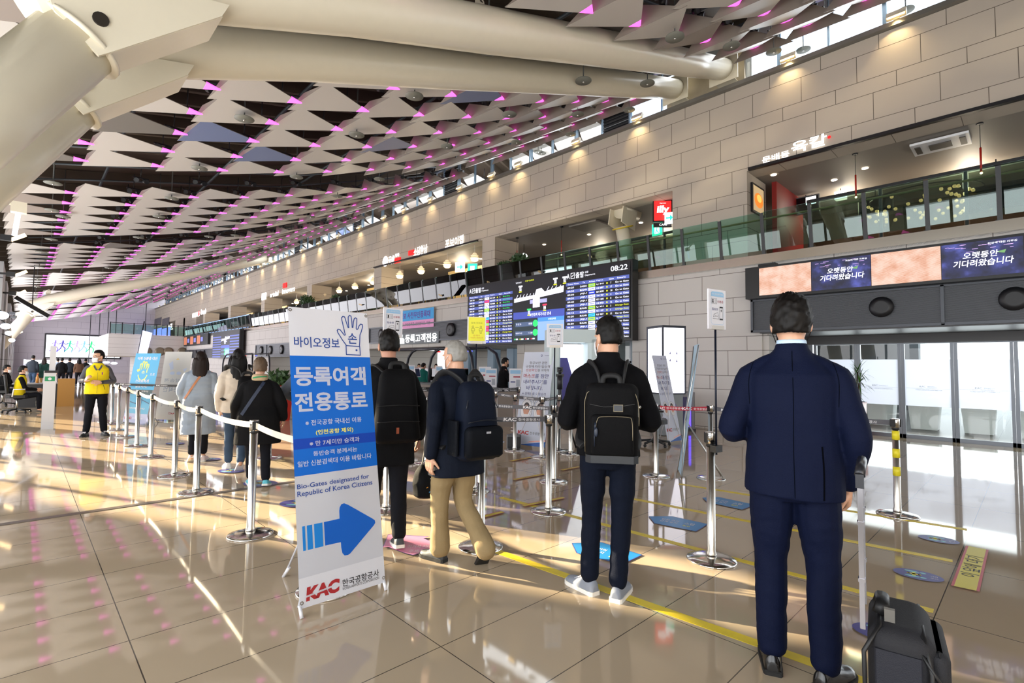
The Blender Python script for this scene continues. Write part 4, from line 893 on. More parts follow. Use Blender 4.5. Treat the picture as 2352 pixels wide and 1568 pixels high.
# far screens on the long wall
for nm, lb, y0, z0, w_, h_, cells in (('food_screen', 'row of three small food pictures on a dark screen under the far gallery', 60.5, 3.1, 9.5, 1.0, 3),):
    t = thing(nm, lb, 'screen', (11.8, y0, z0), WALLF); b = MB(); b.box((w_/2, .12, h_/2), (w_, .2, h_)); b.build('housing', BLACKP, t)
    for k in range(cells): b = MB(); b.m(em('food_brown', '#a8664a', .8)); b.rect(.5+k*2.6, 1.7+k*2.6, .12, h_-.12, .0); b.m(em('food_text', '#6a70b0', .7)); b.rect(1.9+k*2.6, 2.7+k*2.6, .3, h_-.3, 0); b.build('picture', None, t)
t = thing('blue_light_wall', 'long bright blue lit screen behind the far balcony railing', 'screen', (12.6, 60.5, 4.25), WALLF); b = MB(); b.m(em('blue_bright', '#9fc0ff', 1.1)); b.rect(0, 18, 0, 1.0, 0); b.m(em('blue_mid', '#3f62d8', .9))
for k in range(12): b.rect(.6+k*1.45, .9+k*1.45, .1+.05*(k % 3), .9, -.01)
b.build('lit_face', None, t); b = MB(); b.box((9, .08, .5), (18.1, .12, 1.1)); b.build('housing', DARKM, t)
a0, a1 = onx(355, 762, 12.9), onx(391, 752, 12.9)
for i, (px0, px1, py0, py1) in enumerate(((354, 371, 754, 775), (373, 391, 751, 775))):
    a0, a1 = onx(px0, py0, 12.95), onx(px1, py1, 12.95); t = thing('blue_window_screen', ('left', 'right')[i]+' of two bluish lit screens at the far end of the long wall', 'screen', (12.93, a0.y, min(a0.z, a1.z)), WALLF); w_ = a0.y-a1.y; b = MB(); b.rect(0, w_, 0, 1.3, 0); b.build('lit_face', em('violet_blue', '#8a90ff', 1.1), t); b = MB(); b.box((w_/2, .05, .65), (w_+.2, .06, 1.5)); b.build('frame', DARKM, t)
for i, (px0, px1) in enumerate(((354, 370), (372, 388))):
    a0, a1 = onx(px0, 740, 12.95), onx(px1, 735, 12.95); t = thing('wall_grille', ('left', 'right')[i]+' of two dark louvred grilles high on the far end of the long wall', 'grille', (12.97, a0.y, a0.z-.5), WALLF); w_ = a0.y-a1.y; b = MB(); b.box((w_/2, .02, .45), (w_, .05, .95)); b.build('frame', mat('grille_dark', '#55525a', .6), t); b = MB(); [b.box((w_/2, -.02, .1+k*.1), (w_-.2, .03, .04)) for k in range(8)]; b.build('louvres', mat('grille_slat', '#6e6a72', .6), t)
# hanging lamps and light fittings at the left edge
def leftlamp(label, px, py, Y, r):
    a = ony(px, py, Y); t = thing('globe_spotlight', label, 'lamp', tuple(a)); b = MB(); b.ball((0, 0, 0), r, 12, 8, (1.3, 1, 1)); b.build('lit_globe', ECOOL, t); b = MB(); b.tube([(0, 0, r*.8), (-.1, 0, r*2), (-.3, 0, r*3)], r*.2, 6); b.build('bracket', DARKM, t)
for i, (px, py, Y, r) in enumerate(((4, 724, 16, .09), (13, 749, 20, .085), (21, 765, 24, .08), (27, 781, 29, .08))): leftlamp('white glowing round lamp, %s from the top in the column at the left edge' % ('first', 'second', 'third', 'fourth')[i], px, py, Y, r)
a0, a1 = ony(43, 485, 12), ony(33, 541, 12)
t = thing('tube_lamp', 'white glowing tube lamp on a cream arm at the upper left edge', 'lamp', tuple(a0)); b = MB(); b.cyl((0, 0, 0), (a1.x-a0.x, 0, a1.z-a0.z), .035, n=10); b.build('lit_tube', em('tube_white', '#dfe8ff', 4), t); b = MB(); b.box((0, 0, .06), (.2, .16, .18)); b.build('cap', CREAM, t); b = MB(); b.cyl((-.06, 0, .1), (-.7, 0, .28), .03, n=8); b.build('arm', CREAM, t)
for i, (px, py, Y) in enumerate(((42, 545, 18), (48, 628, 22), (48, 672, 27), (44, 718, 33), (46, 727, 40), (49, 739, 46), (46, 764, 52))):
    a = ony(px, py, Y); t = thing('bar_light', 'short warm-white bar light on the left piers', 'light', tuple(a), 0, 'short bar lights along the left piers'); b = MB(); b.box((0, 0, 0), (.32, .1, .08), rot=(0, -.6, 0)); b.build('lit_bar', EWARM, t); b = MB(); b.box((-.22, 0, -.05), (.2, .14, .14)); b.box(((-.62-a.x-.2)/2, 0, -.05), (a.x+.42, .06, .06)); b.build('housing', DARKM, t)
a = ony(74, 705, 30); t = thing('black_luminaire', 'long black light fitting hung slanting at the lower left of the roof', 'light', tuple(a)); b = MB(); b.box((0, 0, 0), (1.3, .4, .16), rot=(0, .6, 0)); b.build('body', BLACKP, t); b = MB(); b.cyl((0, 0, .1), (0, 0, zc(a.x)-a.z+.3), .02, n=6); b.build('stem', DARKM, t)
# grey disc pendants under the roof
def discp(): 
    t = thing('disc_pendant', 'grey round disc on a thin stem hung under the roof', 'roof pendant', (0, 0, 0), 0, 'grey discs hung on stems under the roof')
    b = MB(); b.lathe([(.03, .03), (.17, .0), (.17, -.012), (.03, -.015)], n=20); b.build('disc', mat('disc_grey', '#77786f', .5), t); b = MB(); b.cyl((0, 0, 0), (0, 0, 1.36), .013, n=6); b.build('stem', mat('stem_grey', '#5b5c58', .5), t); b = MB(); b.ball((0, 0, -.03), .022, 8, 6); b.build('nozzle', CHROME, t); return t
DP = [(561, 272), (458, 386), (394, 455), (365, 497), (318, 545), (952, 220), (819, 309), (1170, 262), (1027, 336), (1187, 326), (871, 411), (681, 406), (1327, 262), (1340, 185), (1487, 191), (1445, 252), (1311, 308), (1236, 348), (1550, 85), (1680, 105), (1777, 118), (1845, 114), (2080, 23), (714, 497), (775, 450), (145, 497), (120, 482), (118, 549), (95, 578), (90, 612), (86, 640), (84, 658), (82, 674), (80, 693), (122, 420), (1122, 114), (296, 590), (275, 592), (250, 615), (236, 634), (540, 540), (480, 543)]
d0 = None
for px, py in DP:
    d = ray(px, py); best = None
    for i in range(1, 4000):
        p = EYE+d*(i*.02)
        if p.z > zc(p.x)-.12: best = p; break
    if best is None: continue
    if d0 is None: d0 = discp(); d0.location = best
    else: dup(d0, tuple(best))
# black spotlight pairs fixed above the panels
def spotp():
    t = thing('spotlight_pair', 'pair of small black spotlights fixed above the roof panels', 'spotlight', (0, 0, 0), 0, 'pairs of black spotlights above the roof panels')
    for s_ in (-1, 1): b = MB(); b.xf(Matrix.Identity(4)); b.lathe([(.03, -.06), (.055, -.05), (.065, .07), (.05, .06)], n=12); b.xf(Matrix.Translation((.09*s_, 0, 0)) @ Matrix.Rotation(1.9, 4, 'X') @ Matrix.Rotation(.3*s_, 4, 'Y')); b.build('spot_head', BLACKP, t)
    b = MB(); b.box((0, .06, .08), (.34, .03, .03)); b.cyl((0, .06, .08), (0, .06, .5), .012, n=6); b.build('bracket', BLACKP, t); return t
s0 = None
for (x, y, z, row, tone) in near[:190]:
    if row < 1: continue
    p = (x-.02, y-.95, z+.22+.05)
    if s0 is None: s0 = spotp(); s0.location = p
    else: dup(s0, p)
# ------------------------------------------------------------------ foreground: banner, barrier posts, belts, boards
def vinyl(name, color, tr=.35):
    if name in MATS: return MATS[name]
    mt = bpy.data.materials.new(name); mt.use_nodes = True; n = mt.node_tree; b = n.nodes['Principled BSDF']; o = n.nodes['Material Output']
    b.inputs['Base Color'].default_value = lin(color); b.inputs['Roughness'].default_value = .45
    t = n.nodes.new('ShaderNodeBsdfTranslucent'); t.inputs[0].default_value = lin(color); mx = n.nodes.new('ShaderNodeMixShader'); mx.inputs[0].default_value = tr
    n.links.new(b.outputs[0], mx.inputs[1]); n.links.new(t.outputs[0], mx.inputs[2]); n.links.new(mx.outputs[0], o.inputs[0]); MATS[name] = mt; return mt
def plane_uv(o, u, v):
    o, u, v = Vector(o), Vector(u), Vector(v); n = u.cross(v)
    def f(px, py):
        d = ray(px, py); p = EYE + d*((o-EYE).dot(n)/d.dot(n)) - o; return p.dot(u), p.dot(v)
    return f
BT = math.atan(.335/1.77)
bo = Vector((1.483, 2.972, .045)); uv = plane_uv(bo, (1, 0, 0), (0, sin(BT), cos(BT)))
t = thing('standing_banner', 'tall white and blue standing banner with an arrow and a hand drawing in the foreground', 'banner', (1.483, 2.972, 0))
BW, BB, BN, BC = vinyl('banner_vinyl_white', '#dcdde4'), vinyl('banner_vinyl_blue', '#0668cf'), vinyl('banner_vinyl_navy', '#0c43b4'), vinyl('banner_vinyl_grey', '#c9cbd3')
INK, SKYB, REDK, INKB, YEL = mat('ink_navy', '#17418f', .5), vinyl('banner_vinyl_sky', '#1a8de2'), mat('ink_red', '#a31d22', .5), mat('ink_black', '#16161a', .5), mat('ink_yellow', '#f2e94e', .5)
HW = .275; TOPV = 1.80
def vL(py, px): return uv(px, py)[1]
b = MB(); v_a, v_b, v_c, v_d = uv(658, 816)[1], uv(670.3, 1095.6)[1], uv(681, 1331.6)[1], uv(690, 1397)[1]
n1, n0 = uv(666.7, 1009.6)[1], uv(667.7, 1033.8)[1]
for mt, z0, z1 in ((BW, 0.0, v_c), (BC, v_c, v_b), (BB, v_b, n0), (BN, n0, n1), (BB, n1, v_a), (BW, v_a, TOPV)):
    b.m(mt)
    for k in range(6):
        x0, x1 = -HW+2*HW*k/6, -HW+2*HW*(k+1)/6; b.rect(x0, x1, z0, z1)
cl = b.build('vinyl_sheet', None, t, (0, 0, .045), (-BT, 0, 0))
def tb(b, s, L, Rr, bold=0, shear=0):
    m_ = (L[1]+L[2])/2; u0 = uv(L[0], m_)[0]; u1 = uv(*Rr)[0]; z1 = uv(L[0], L[1])[1]; z0 = uv(L[0], L[2])[1]
    b.text(s, u0, u1, z0, z1, -.003, bold, shear=shear)
b = MB(); b.m(INK); tb(b, '바이오정보', (674.8, 772, 797), (779.4, 788), .012)
tb(b, 'Bio-Gates designated for', (682, 1112.7, 1127), (847, 1094.8), .012); tb(b, 'Republic of Korea Citizens', (682.5, 1129, 1145), (855, 1110.7), .012)
b.m(BW); tb(b, '등록여객', (674.8, 841, 887), (839.4, 865), .03); tb(b, '전용통로', (676.6, 902, 947), (843.2, 918.5), .03)
for s, L, Rr in (('※ 전국공항 국내선 이용', (701, 965, 978), (829.7, 964.4)), ('※ 만 7세미만 승객과', (710.6, 1013, 1025), (825.4, 1009.6)), ('동반승객 분께서는', (719, 1036, 1047.5), (819.7, 1030.8)), ('일반 신분검색대 이용 바랍니다', (683, 1060, 1073.5), (852.7, 1047))): tb(b, s, L, Rr, .014)
b.m(YEL); tb(b, '(인천공항 제외)', (725, 987, 1000), (810.8, 986), .014)
b.m(INKB); tb(b, '한국공항공사', (785.8, 1331, 1348), (870, 1315.5), .012); tb(b, 'KOREA AIRPORTS CORPORATION', (787, 1348.7, 1355), (870, 1327))
b.m(REDK); tb(b, 'KAC', (702, 1349, 1382), (778, 1347), .06, .12)
k0, k1 = uv(702, 1368), uv(778, 1350); b.m(BW); b.stroke([(k0[0]-.01, k0[1]-.006), (k0[0]*.5+k1[0]*.5, k0[1]+.004), (k1[0]+.01, k0[1]+.012)], .010, -.0045)
b.build('lettering', None, cl)
P1 = lambda x, y: uv(620+x/3.92, 680+y/3.92)
P2_ = lambda x, y: uv(620+x/3.92, 1040+y/3.92)
b = MB(); b.m(INK)
hand = [(683, 440), (650, 395), (610, 330), (603, 310), (612, 298), (628, 302), (668, 352), (676, 350), (660, 280), (645, 215), (643, 195), (655, 182), (670, 188), (690, 250), (702, 285), (708, 284), (703, 230), (702, 190), (712, 174), (728, 180), (735, 230), (738, 283), (744, 284), (750, 230), (756, 205), (768, 196), (780, 205), (779, 240), (774, 290), (780, 302), (790, 295), (802, 265), (815, 252), (830, 258), (832, 275), (820, 320), (808, 350), (806, 410), (803, 452)]
b.stroke([P1(*p) for p in hand], .0065, -.004); b.stroke([P1(*p) for p in ((683, 445), (806, 455), (812, 532), (686, 526))], .0065, -.004, True)
c0 = P1(777, 487); b.disc(c0[0], c0[1], .0075, -.004, 12)
b2 = P1(702, 420); b3 = P1(780, 372); b.text('손', b2[0], b3[0], b2[1]-.006, P1(735, 335)[1], -.004, .012)
b.build('hand_drawing', None, cl)
b = MB(); b.m(SKYB)
for x0, x1 in ((288, 313), (330, 378), (394, 470)):
    f = lambda x, top: (662-(x-288)*.205) if top else (883-(x-300)*.245)
    b.shape([P2_(x0+10, f(x0+10, 0)), P2_(x1+10, f(x1+10, 0)), P2_(x1, f(x1, 1)), P2_(x0, f(x0, 1))], -.003)
b.m(BB)
hd = [(484, 622), (496, 833), (637, 802), (640, 850), (650, 900), (670, 922), (700, 918), (720, 905), (900, 690), (930, 655), (946, 628), (942, 605), (925, 592), (700, 465), (665, 452), (640, 462), (626, 490), (622, 520), (625, 590)]
b.shape([P2_(*p) for p in hd], -.003)
b.build('arrow', None, cl)
b = MB(); PIPE = mat('stand_pole_white', '#dddde2', .3, .2)
for s_ in (-1, 1):
    b.cyl((s_*HW*.98, -.02, .0), (s_*HW*.98, .015, .06), .011, n=8)
    b.tube([(-s_*HW*.97, .375, 1.80), (0, .205, .82)], .007, 6); b.tube([(s_*HW*.97, .04, .04), (0, .205, .82)], .007, 6)
b.box((0, .21, .82), (.06, .03, .1))
b.build('stand_frame', PIPE, t)
b = MB(); b.tube([(0, .21, .80), (-.13, .62, .02)], .007, 6); b.cyl((-.135, .635, 0), (-.12, .58, .075), .011, n=8); b.build('rear_leg', PIPE, t)
b = MB(); b.tube([(0, .21, .80), (.13, .62, .02)], .007, 6); b.cyl((.135, .635, 0), (.12, .58, .075), .011, n=8); b.build('rear_leg', PIPE, t)
for x, z, y in ((-HW+.012, TOPV-.02, 0), (HW-.012, TOPV-.02, 0), (-HW+.012, .03, 0), (HW-.012, .03, 0)):
    e_ = MB(); e_.ring(0, 0, .005, .011, 0, 12); e_.build('eyelet', CHROME, cl, (x, -.004, z))

# barrier posts -----------------------------------------------------------
def stanchion(label, grp=None, head=CHROME):
    t = thing('barrier_post', label, 'barrier post', (0, 0, 0), 0, grp)
    b = MB(); b.lathe([(.178, 0), (.182, .006), (.176, .014), (.12, .026), (.05, .034), (.03, .036)], n=40); b.build('base', CHROME, t)
    b = MB(); b.lathe([(.040, .034), (.036, .06), (.0315, .075), (.0315, .86)], n=20); b.build('pole', STEEL, t)
    b = MB(); b.lathe([(.034, .858), (.034, .878)], n=20); b.build('collar', BLACKP, t)
    b = MB(); b.lathe([(.0365, .876), (.0365, .962), (.034, .966)], n=20); b.build('head', head, t)
    b = MB(); b.box((.034, 0, .922), (.016, .05, .075)); b.box((-.034, 0, .922), (.016, .05, .075)); b.build('belt_slot', BLACKP, t)
    return t
ST = {}
def post(key, px, py, label, proto, rz=0):
    g = gnd(px, py); o = dup(proto, (g.x, g.y, 0), rz, label); ST[key] = o; return o
stp = stanchion('chrome barrier post hidden behind the foot of the big arrow banner'); g = Vector((1.47, 3.22, 0)); stp.location = g; ST['bn'] = stp
ordn = ['first', 'second', 'third', 'fourth', 'fifth', 'sixth', 'seventh', 'eighth']
for i, (k, x, y) in enumerate((('g', 575, 1228), ('h', 450, 1131), ('i', 400, 1093), ('j', 345.5, 1050), ('k', 313.5, 1025), ('l', 289.5, 1003), ('m', 271, 988), ('n', 256, 974))):
    post(k, x, y, 'chrome barrier post with white belt, %s from the big arrow banner in the left row' % ordn[i], stp, 1.5)
for k, x, y, lb, rz in (('a', 1259.5, 1175, 'chrome barrier post with grey belt, nearest one left of the black backpack man', -.6),
    ('b', 1271, 1107, 'chrome barrier post just behind the nearest centre post, carrying a tall sign board', -.6), ('c', 1634, 1286, 'large chrome barrier post with sign board left of the navy suit man', -.9),
    ('d', 1507, 1094, 'chrome barrier post at the left end of the red belt', -.5), ('e', 1633, 1099, 'chrome barrier post at the right end of the red belt, partly behind the sign post', -.5),
    ('p', 1244, 1050, 'chrome barrier post at the right foot of the white mask notice banner', -.6), ('z', 886, 1172, 'chrome barrier post half hidden behind the man with the black hand bag', -.6),
    ('y', 1104, 1256, 'chrome barrier post behind the raised shoe of the grey haired man', -.9), ('x', 978, 1063, 'chrome barrier post between the bag man and the grey haired man', -.6),
    ('s', 1182, 1035, 'chrome barrier post at the left edge of the white mask notice banner', -.6), ('q', 1283, 1034, 'chrome barrier post beside the camera tripod', -.6), ('r', 1310, 1042, 'short chrome barrier post with black cables beside the white portal', -.6),
    ('t', 1138, 1015, 'chrome barrier post behind the shoulder of the grey haired man', -.6), ('u', 740, 1058, 'chrome barrier post hidden behind the middle of the arrow banner', 0), ('v', 618, 1052, 'chrome barrier post beyond the black coat woman near the red planter', 0)):
    post(k, x, y, lb, stp, rz)
# yellow striped post
f = post('f', 2062, 1183, 'chrome barrier post with yellow stripes by the glass doors', stp, -.6)
for z in (.80, .62, .44): b = MB(); b.lathe([(.0325, z-.045), (.0325, z+.045)], n=20); b.build('yellow_stripe', mat('stripe_yellow', '#e8d92c', .45), f)
# belts -------------------------------------------------------------------
BG, BWH, BRD, BBK = mat('belt_grey', '#5a5a60', .7), vinyl('belt_white', '#f0e9d8', .4), mat('belt_red', '#b01634', .6), mat('belt_black', '#26262a', .7)
def belt(label, A, B, mt, z=.922, ink=True, sag=.012, nm=1, back=False, hgt=.05, grp=None):
    A, B = Vector(A), Vector(B); A.z = B.z = 0; d = B-A; L = d.length; ang = math.atan2(d.y, d.x)
    t = thing('barrier_belt', label, 'belt', (A.x, A.y, 0), ang, grp); b = MB(); n = 14; r0 = .042
    xs = [r0+(L-2*r0)*i/n for i in range(n+1)]; zz = [z-sag*4*(i/n)*(1-i/n) for i in range(n+1)]
    b.rings([[(x, -.0012, z_-hgt/2), (x, .0012, z_-hgt/2), (x, .0012, z_+hgt/2), (x, -.0012, z_+hgt/2)] for x, z_ in zip(xs, zz)], smooth=False); w = b.build('webbing', mt, t)
    if ink:
        b = MB(); b.m(mat('belt_print', '#e9e9ec', .6)); side = -.0022
        for k in range(nm):
            x0 = (L*(k+.5)/nm)-.19 if nm > 1 else L*.5-.19; zc_ = z-sag*4*((x0+.19)/L)*(1-(x0+.19)/L)
            b.text('KAC', x0, x0+.13, zc_-.017, zc_+.017, side, .03, shear=.1); b.text('한국공항공사', x0+.15, x0+.37, zc_-.013, zc_+.013, side, .01)
        b.build('lettering', None, t)
    return t
def P(k): return ST[k].location
seq = ['n', 'm', 'l', 'k', 'j', 'i', 'h', 'g', 'bn']
for i, (a_, b_) in enumerate(zip(seq[:-1], seq[1:])): belt('white barrier belt, %s span counted from the far end of the left row' % ordn[i], P(a_), P(b_), BWH, ink=False, sag=.03)
belt('grey barrier belt with white print, lowest and nearest of the centre belts', P('z'), P('a'), BG, nm=3); belt('grey barrier belt with white print, second nearest of the centre belts', P('x'), P('b'), BG, nm=4)
belt('grey barrier belt with white print running in front of the mask notice banner', P('t'), P('p'), BG, nm=2); belt('grey barrier belt from the notice banner post towards the backpack man', P('p'), P('q'), BG, nm=1)
belt('red barrier belt with white print between the backpack man and the suit man', P('d'), P('e'), BRD, nm=2); belt('grey barrier belt with white print ending at the yellow striped post', P('e'), P('f'), BG, nm=3)
belt('short grey barrier belt passing behind the backpack man', P('b'), P('d'), BG, nm=2)
for i, (p0_, p1_) in enumerate((((935, 905), (1030, 900)), ((935, 915), (1030, 918)), ((1120, 905), (1190, 905)), ((1118, 917), (1190, 912)))):
    A, B = gnd(p0_[0], p0_[1]+78), gnd(p1_[0], p1_[1]+76)
    belt('dark barrier belt with small print before the counters, %s' % ('upper left', 'lower left', 'upper right', 'lower right')[i], A, B, BBK, nm=2, z=.92)
    for q_, PP in enumerate((A, B)):
        dup(stp, (PP.x, PP.y, 0), 0, 'small distant barrier post at the %s end of the %s dark belt' % (('left', 'right')[q_], ('upper left', 'lower left', 'upper right', 'lower right')[i]))
belt('dark barrier belt with white print in front of the red flower pot, lower of two', gnd(610, 1002), gnd(690, 1010), BBK, nm=1); belt('dark barrier belt with white print in front of the red flower pot, upper of two', gnd(600, 980), gnd(700, 985), BBK, nm=1)
for q_, (px, py) in enumerate(((610, 1002), (690, 1010), (600, 980), (700, 985), (245, 968), (412, 980))): dup(stp, tuple(gnd(px, py)), 0, 'small distant barrier post ' + ('at the left end of the lower belt before the red pot', 'at the right end of the lower belt before the red pot', 'at the left end of the upper belt before the red pot', 'at the right end of the upper belt before the red pot', 'left of the blue hand banner', 'right of the printed-through white banner')[q_])
belt('dark barrier belt behind the blue hand banner', gnd(245, 968), gnd(412, 980), BBK, nm=2)
# sign boards on rods -------------------------------------------------------
LB = mat('board_light_blue', '#8fb9da', .5); PAPER = mat('board_white', '#d5d4da', .4); BRED = mat('board_red_ink', '#a03848', .5); BNAV = mat('board_navy_ink', '#3b3f78', .5)
def signboard(label, base, zt, zb, w_, yaw, kind):
    t = thing('sign_board', label, 'sign', (base.x, base.y, 0), yaw)
    b = MB(); b.cyl((0, -.05, .80), (0, -.05, zb+.02), .008, n=8); b.build('rod', mat('rod_navy', '#1d2436', .35, .5), t)
    b = MB(); b.box((0, -.05, .845), (.08, .05, .05)); b.build('clamp', BLACKP, t)
    h = zt-zb; zc_ = (zt+zb)/2
    b = MB(); b.m(PAPER); b.box((0, -.062, zc_), (w_, .012, h)); b.m(mat('board_tray', '#b9b4ad', .4, .3)); b.box((0, -.064, zb+.012), (w_*.66, .026, .03)); b.build('board', None, t)
    b = MB(); X = lambda f: (f-.5)*w_; Z = lambda f: zb+f*h; y = -.070
    if kind == 'id':
        b.m(LB); b.shape([(X(.13), Z(.82)), (X(.87), Z(.82)), (X(.87), Z(.91)), (X(.80), Z(.945)), (X(.20), Z(.945)), (X(.13), Z(.91))], y); b.m(PAPER); b.text('미리 준비해주세요', X(.17), X(.83), Z(.86), Z(.905), y-.001)
        b.m(LB); b.stroke([(X(.13), Z(.84)), (X(.13), Z(.17)), (X(.2), Z(.12)), (X(.8), Z(.12)), (X(.87), Z(.17)), (X(.87), Z(.84))], .002, y)
        b.m(INKB); b.stroke([(X(.15), Z(.64)), (X(.47), Z(.64)), (X(.47), Z(.77)), (X(.15), Z(.77))], .0018, y, True); b.disc(X(.24), Z(.73), .008, y, 12); b.shape([(X(.19), Z(.66)), (X(.29), Z(.66)), (X(.27), Z(.705)), (X(.21), Z(.705))], y)
        for q in range(3): b.rect(X(.34), X(.44), Z(.67+.03*q), Z(.677+.03*q), y)
        b.m(BRED); b.text('신분증', X(.5), X(.84), Z(.665), Z(.735), y, .01); b.m(BNAV); b.text('탑승권', X(.19), X(.52), Z(.47), Z(.535), y, .01)
        b.m(INKB); b.stroke([(X(.63), Z(.24)), (X(.81), Z(.24)), (X(.81), Z(.57)), (X(.63), Z(.57))], .003, y, True); b.rect(X(.63), X(.81), Z(.54), Z(.57), y); b.rect(X(.63), X(.81), Z(.24), Z(.275), y)
        b.stroke([(X(.72), Z(.45)), (X(.72), Z(.5))], .006, y); b.stroke([(X(.68), Z(.475)), (X(.76), Z(.475))], .003, y)
        b.stroke([(X(.25), Z(.3)), (X(.56), Z(.34)), (X(.52), Z(.42)), (X(.30), Z(.38))], .002, y, True); b.stroke([(X(.23), Z(.26)), (X(.57), Z(.26)), (X(.57), Z(.33))], .002, y); b.stroke([(X(.3), Z(.36)), (X(.5), Z(.32))], .002, y)
    else:
        b.m(mat('board_yellow', '#e4e02f', .45)); b.rect(X(.06), X(.94), Z(.09), Z(.98), y); y -= .001; b.m(mat('ink_olive', '#7d8a20', .5)); b.text('함께 지켜요!', X(.2), X(.82), Z(.73), Z(.80), y)
        b.m(mat('ink_dark_olive', '#2a3a14', .5))
        for cx in (.3, .72): b.ring(X(cx), Z(.62), .009, .012, y, 14); b.stroke([(X(cx-.08), Z(.46)), (X(cx-.09), Z(.53)), (X(cx-.05), Z(.57)), (X(cx+.05), Z(.57)), (X(cx+.09), Z(.53)), (X(cx+.08), Z(.46))], .003, y); b.stroke([(X(cx-.04), Z(.50)), (X(cx-.04), Z(.38)), (X(cx+.04), Z(.38)), (X(cx+.04), Z(.50))], .003, y)
        b.stroke([(X(.42), Z(.6)), (X(.6), Z(.6))], .004, y); b.m(mat('ink_orange', '#c07a1c', .5)); b.text('앞 사람과', X(.33), X(.67), Z(.27), Z(.33), y); b.text('"사회적 거리두기"', X(.16), X(.84), Z(.18), Z(.24), y)
    b.build('printed_sheet', None, t); return t
def board_from(label, key_or_g, tl, tr, bl, br, kind, turn):
    g = ST[key_or_g].location if isinstance(key_or_g, str) else key_or_g
    hd = Vector((FWD.x, FWD.y, 0)).normalized(); dep = hd.dot(g)
    def zat(px, py): d = ray(px, py); return EYE.z + d.z*(dep/(d.x*hd.x+d.y*hd.y))
    zt = (zat(*tl)+zat(*tr))/2; zb = (zat(*bl)+zat(*br))/2; return signboard(label, g, zt, zb, (zt-zb)*.70, face_yaw(g)+turn, kind)
board_from('white boarding notice board with phone drawing on a rod left of the navy suit man', 'c', (1610, 663), (1641, 672), (1612, 754), (1642, 760), 'id', .95)
board_from('white boarding notice board on a rod right of the arrow banner', 'z', (875, 706), (912, 711), (875, 773), (912, 778), 'id', .45)
board_from('yellow distance keeping board with two figures on a rod', gnd(1088, 1128), (1067, 728), (1104, 729), (1066, 787), (1103, 791), 'y', .1)
board_from('white boarding notice board on a rod left of the black backpack man', 'b', (1259, 744), (1293, 745), (1259, 797), (1292, 799), 'id', .1)
dup(stp, tuple(gnd(1088, 1128)), 0, 'chrome barrier post under the yellow board, behind the grey haired man')
# floor tapes and stickers -----------------------------------------------------
YT = mat('tape_yellow', '#d8bf1e', .4, noise=.12, nscale=20); zt_ = [0]
def flat(name, label, cat, fn, grp=None):
    t = MB(); fn(t); o = t.build(name); return tag(o, label, cat, grp)
def tape(label, a, b_, w_):
    A, B = gnd(*a), gnd(*b_); d = (B-A).normalized(); q = Vector((-d.y, d.x, 0))*w_/2; zt_[0] += .0004; z = Vector((0, 0, .0015+zt_[0]))
    m_ = MB(); pts = [A-q+z, B-q+z, B+q+z, A+q+z]; lo = [m_.bm.verts.new((p.x, p.y, .0005)) for p in pts]; hi = [m_.bm.verts.new(p) for p in pts]; m_.face(hi); m_.face(lo[::-1]); [m_.face([lo[i], lo[(i+1) % 4], hi[(i+1) % 4], hi[i]]) for i in range(4)]
    return tag(m_.build('floor_tape', YT), label, 'floor tape')
tape('widest yellow floor tape running diagonally past both standing men', (1131, 1262), (1990, 1566), .075)
tape('yellow floor tape, second from the front, passing behind the suitcase', (1150, 1142), (2144, 1403), .062); tape('yellow floor tape, third from the front', (1448, 1144), (2188, 1288), .062); tape('yellow floor tape, fourth from the front, farthest', (1560, 1111), (2221, 1216), .062)
def local_frame(a, b_):   # floor sticker frame: x along a->b
    A, B = gnd(*a), gnd(*b_); return A, math.atan2((B-A).y, (B-A).x), (B-A).length
def sticker(name, label, a, b_, fn, cat='floor sticker'):
    A, ang, L = local_frame(a, b_); t = thing(name, label, cat, (A.x, A.y, 0), ang); zt_[0] += .0003
    for i, (nm, f_) in enumerate(fn):
        m_ = MB(); f_(m_, L); 
        for v in m_.bm.verts: v.co = Vector((v.co.x, v.co.z, .004+zt_[0]-v.co.y*.3))
        m_.build(nm, None, t)
    return t
SB, SPU, STQ = mat('sticker_blue', '#1f7fc0', .35), mat('sticker_purple', '#3a3a8c', .35), mat('sticker_aqua', '#7fc4cc', .4)
SW = mat('sticker_white', '#dcd8d8', .5); SPK = mat('sticker_pink', '#d487a6', .4)
def px_poly(a, b_, pts):
    A, ang, LL = local_frame(a, b_); loc = []
    for p in pts: g_ = gnd(*p)-A; loc.append((g_.x*cos(-ang)-g_.y*sin(-ang), g_.x*sin(-ang)+g_.y*cos(-ang)))
    return loc
def blue_fns(a, b_, pts):
    loc = px_poly(a, b_, pts); cx = sum(p[0] for p in loc)/len(loc); cz = sum(p[1] for p in loc)/len(loc); zs = [p[1] for p in loc]; w_ = max(zs)-min(zs)
    def sh(m_, L): m_.m(SPU); m_.shape([(cx+(x-cx)*1.03, cz+(z-cz)*1.05) for x, z in loc], .001); m_.m(SB); m_.shape(loc, 0)
    def tx(m_, L):
        m_.m(SW); m_.text('안전 거리', cx-L*.28, cx+L*.05, cz+.01, cz+w_*.16, -.002, .01); m_.text('간격 유지', cx-L*.28, cx+L*.05, cz-w_*.16, cz-.01, -.002, .01); m_.text('스탑', cx+L*.17, cx+L*.36, cz-w_*.06, cz+w_*.14, -.002, .01); m_.m(YEL); m_.text('2m', cx+L*.17, cx+L*.30, cz-w_*.25, cz-w_*.12, -.002, .01)
    return [('blue_sheet', sh), ('lettering', tx)]
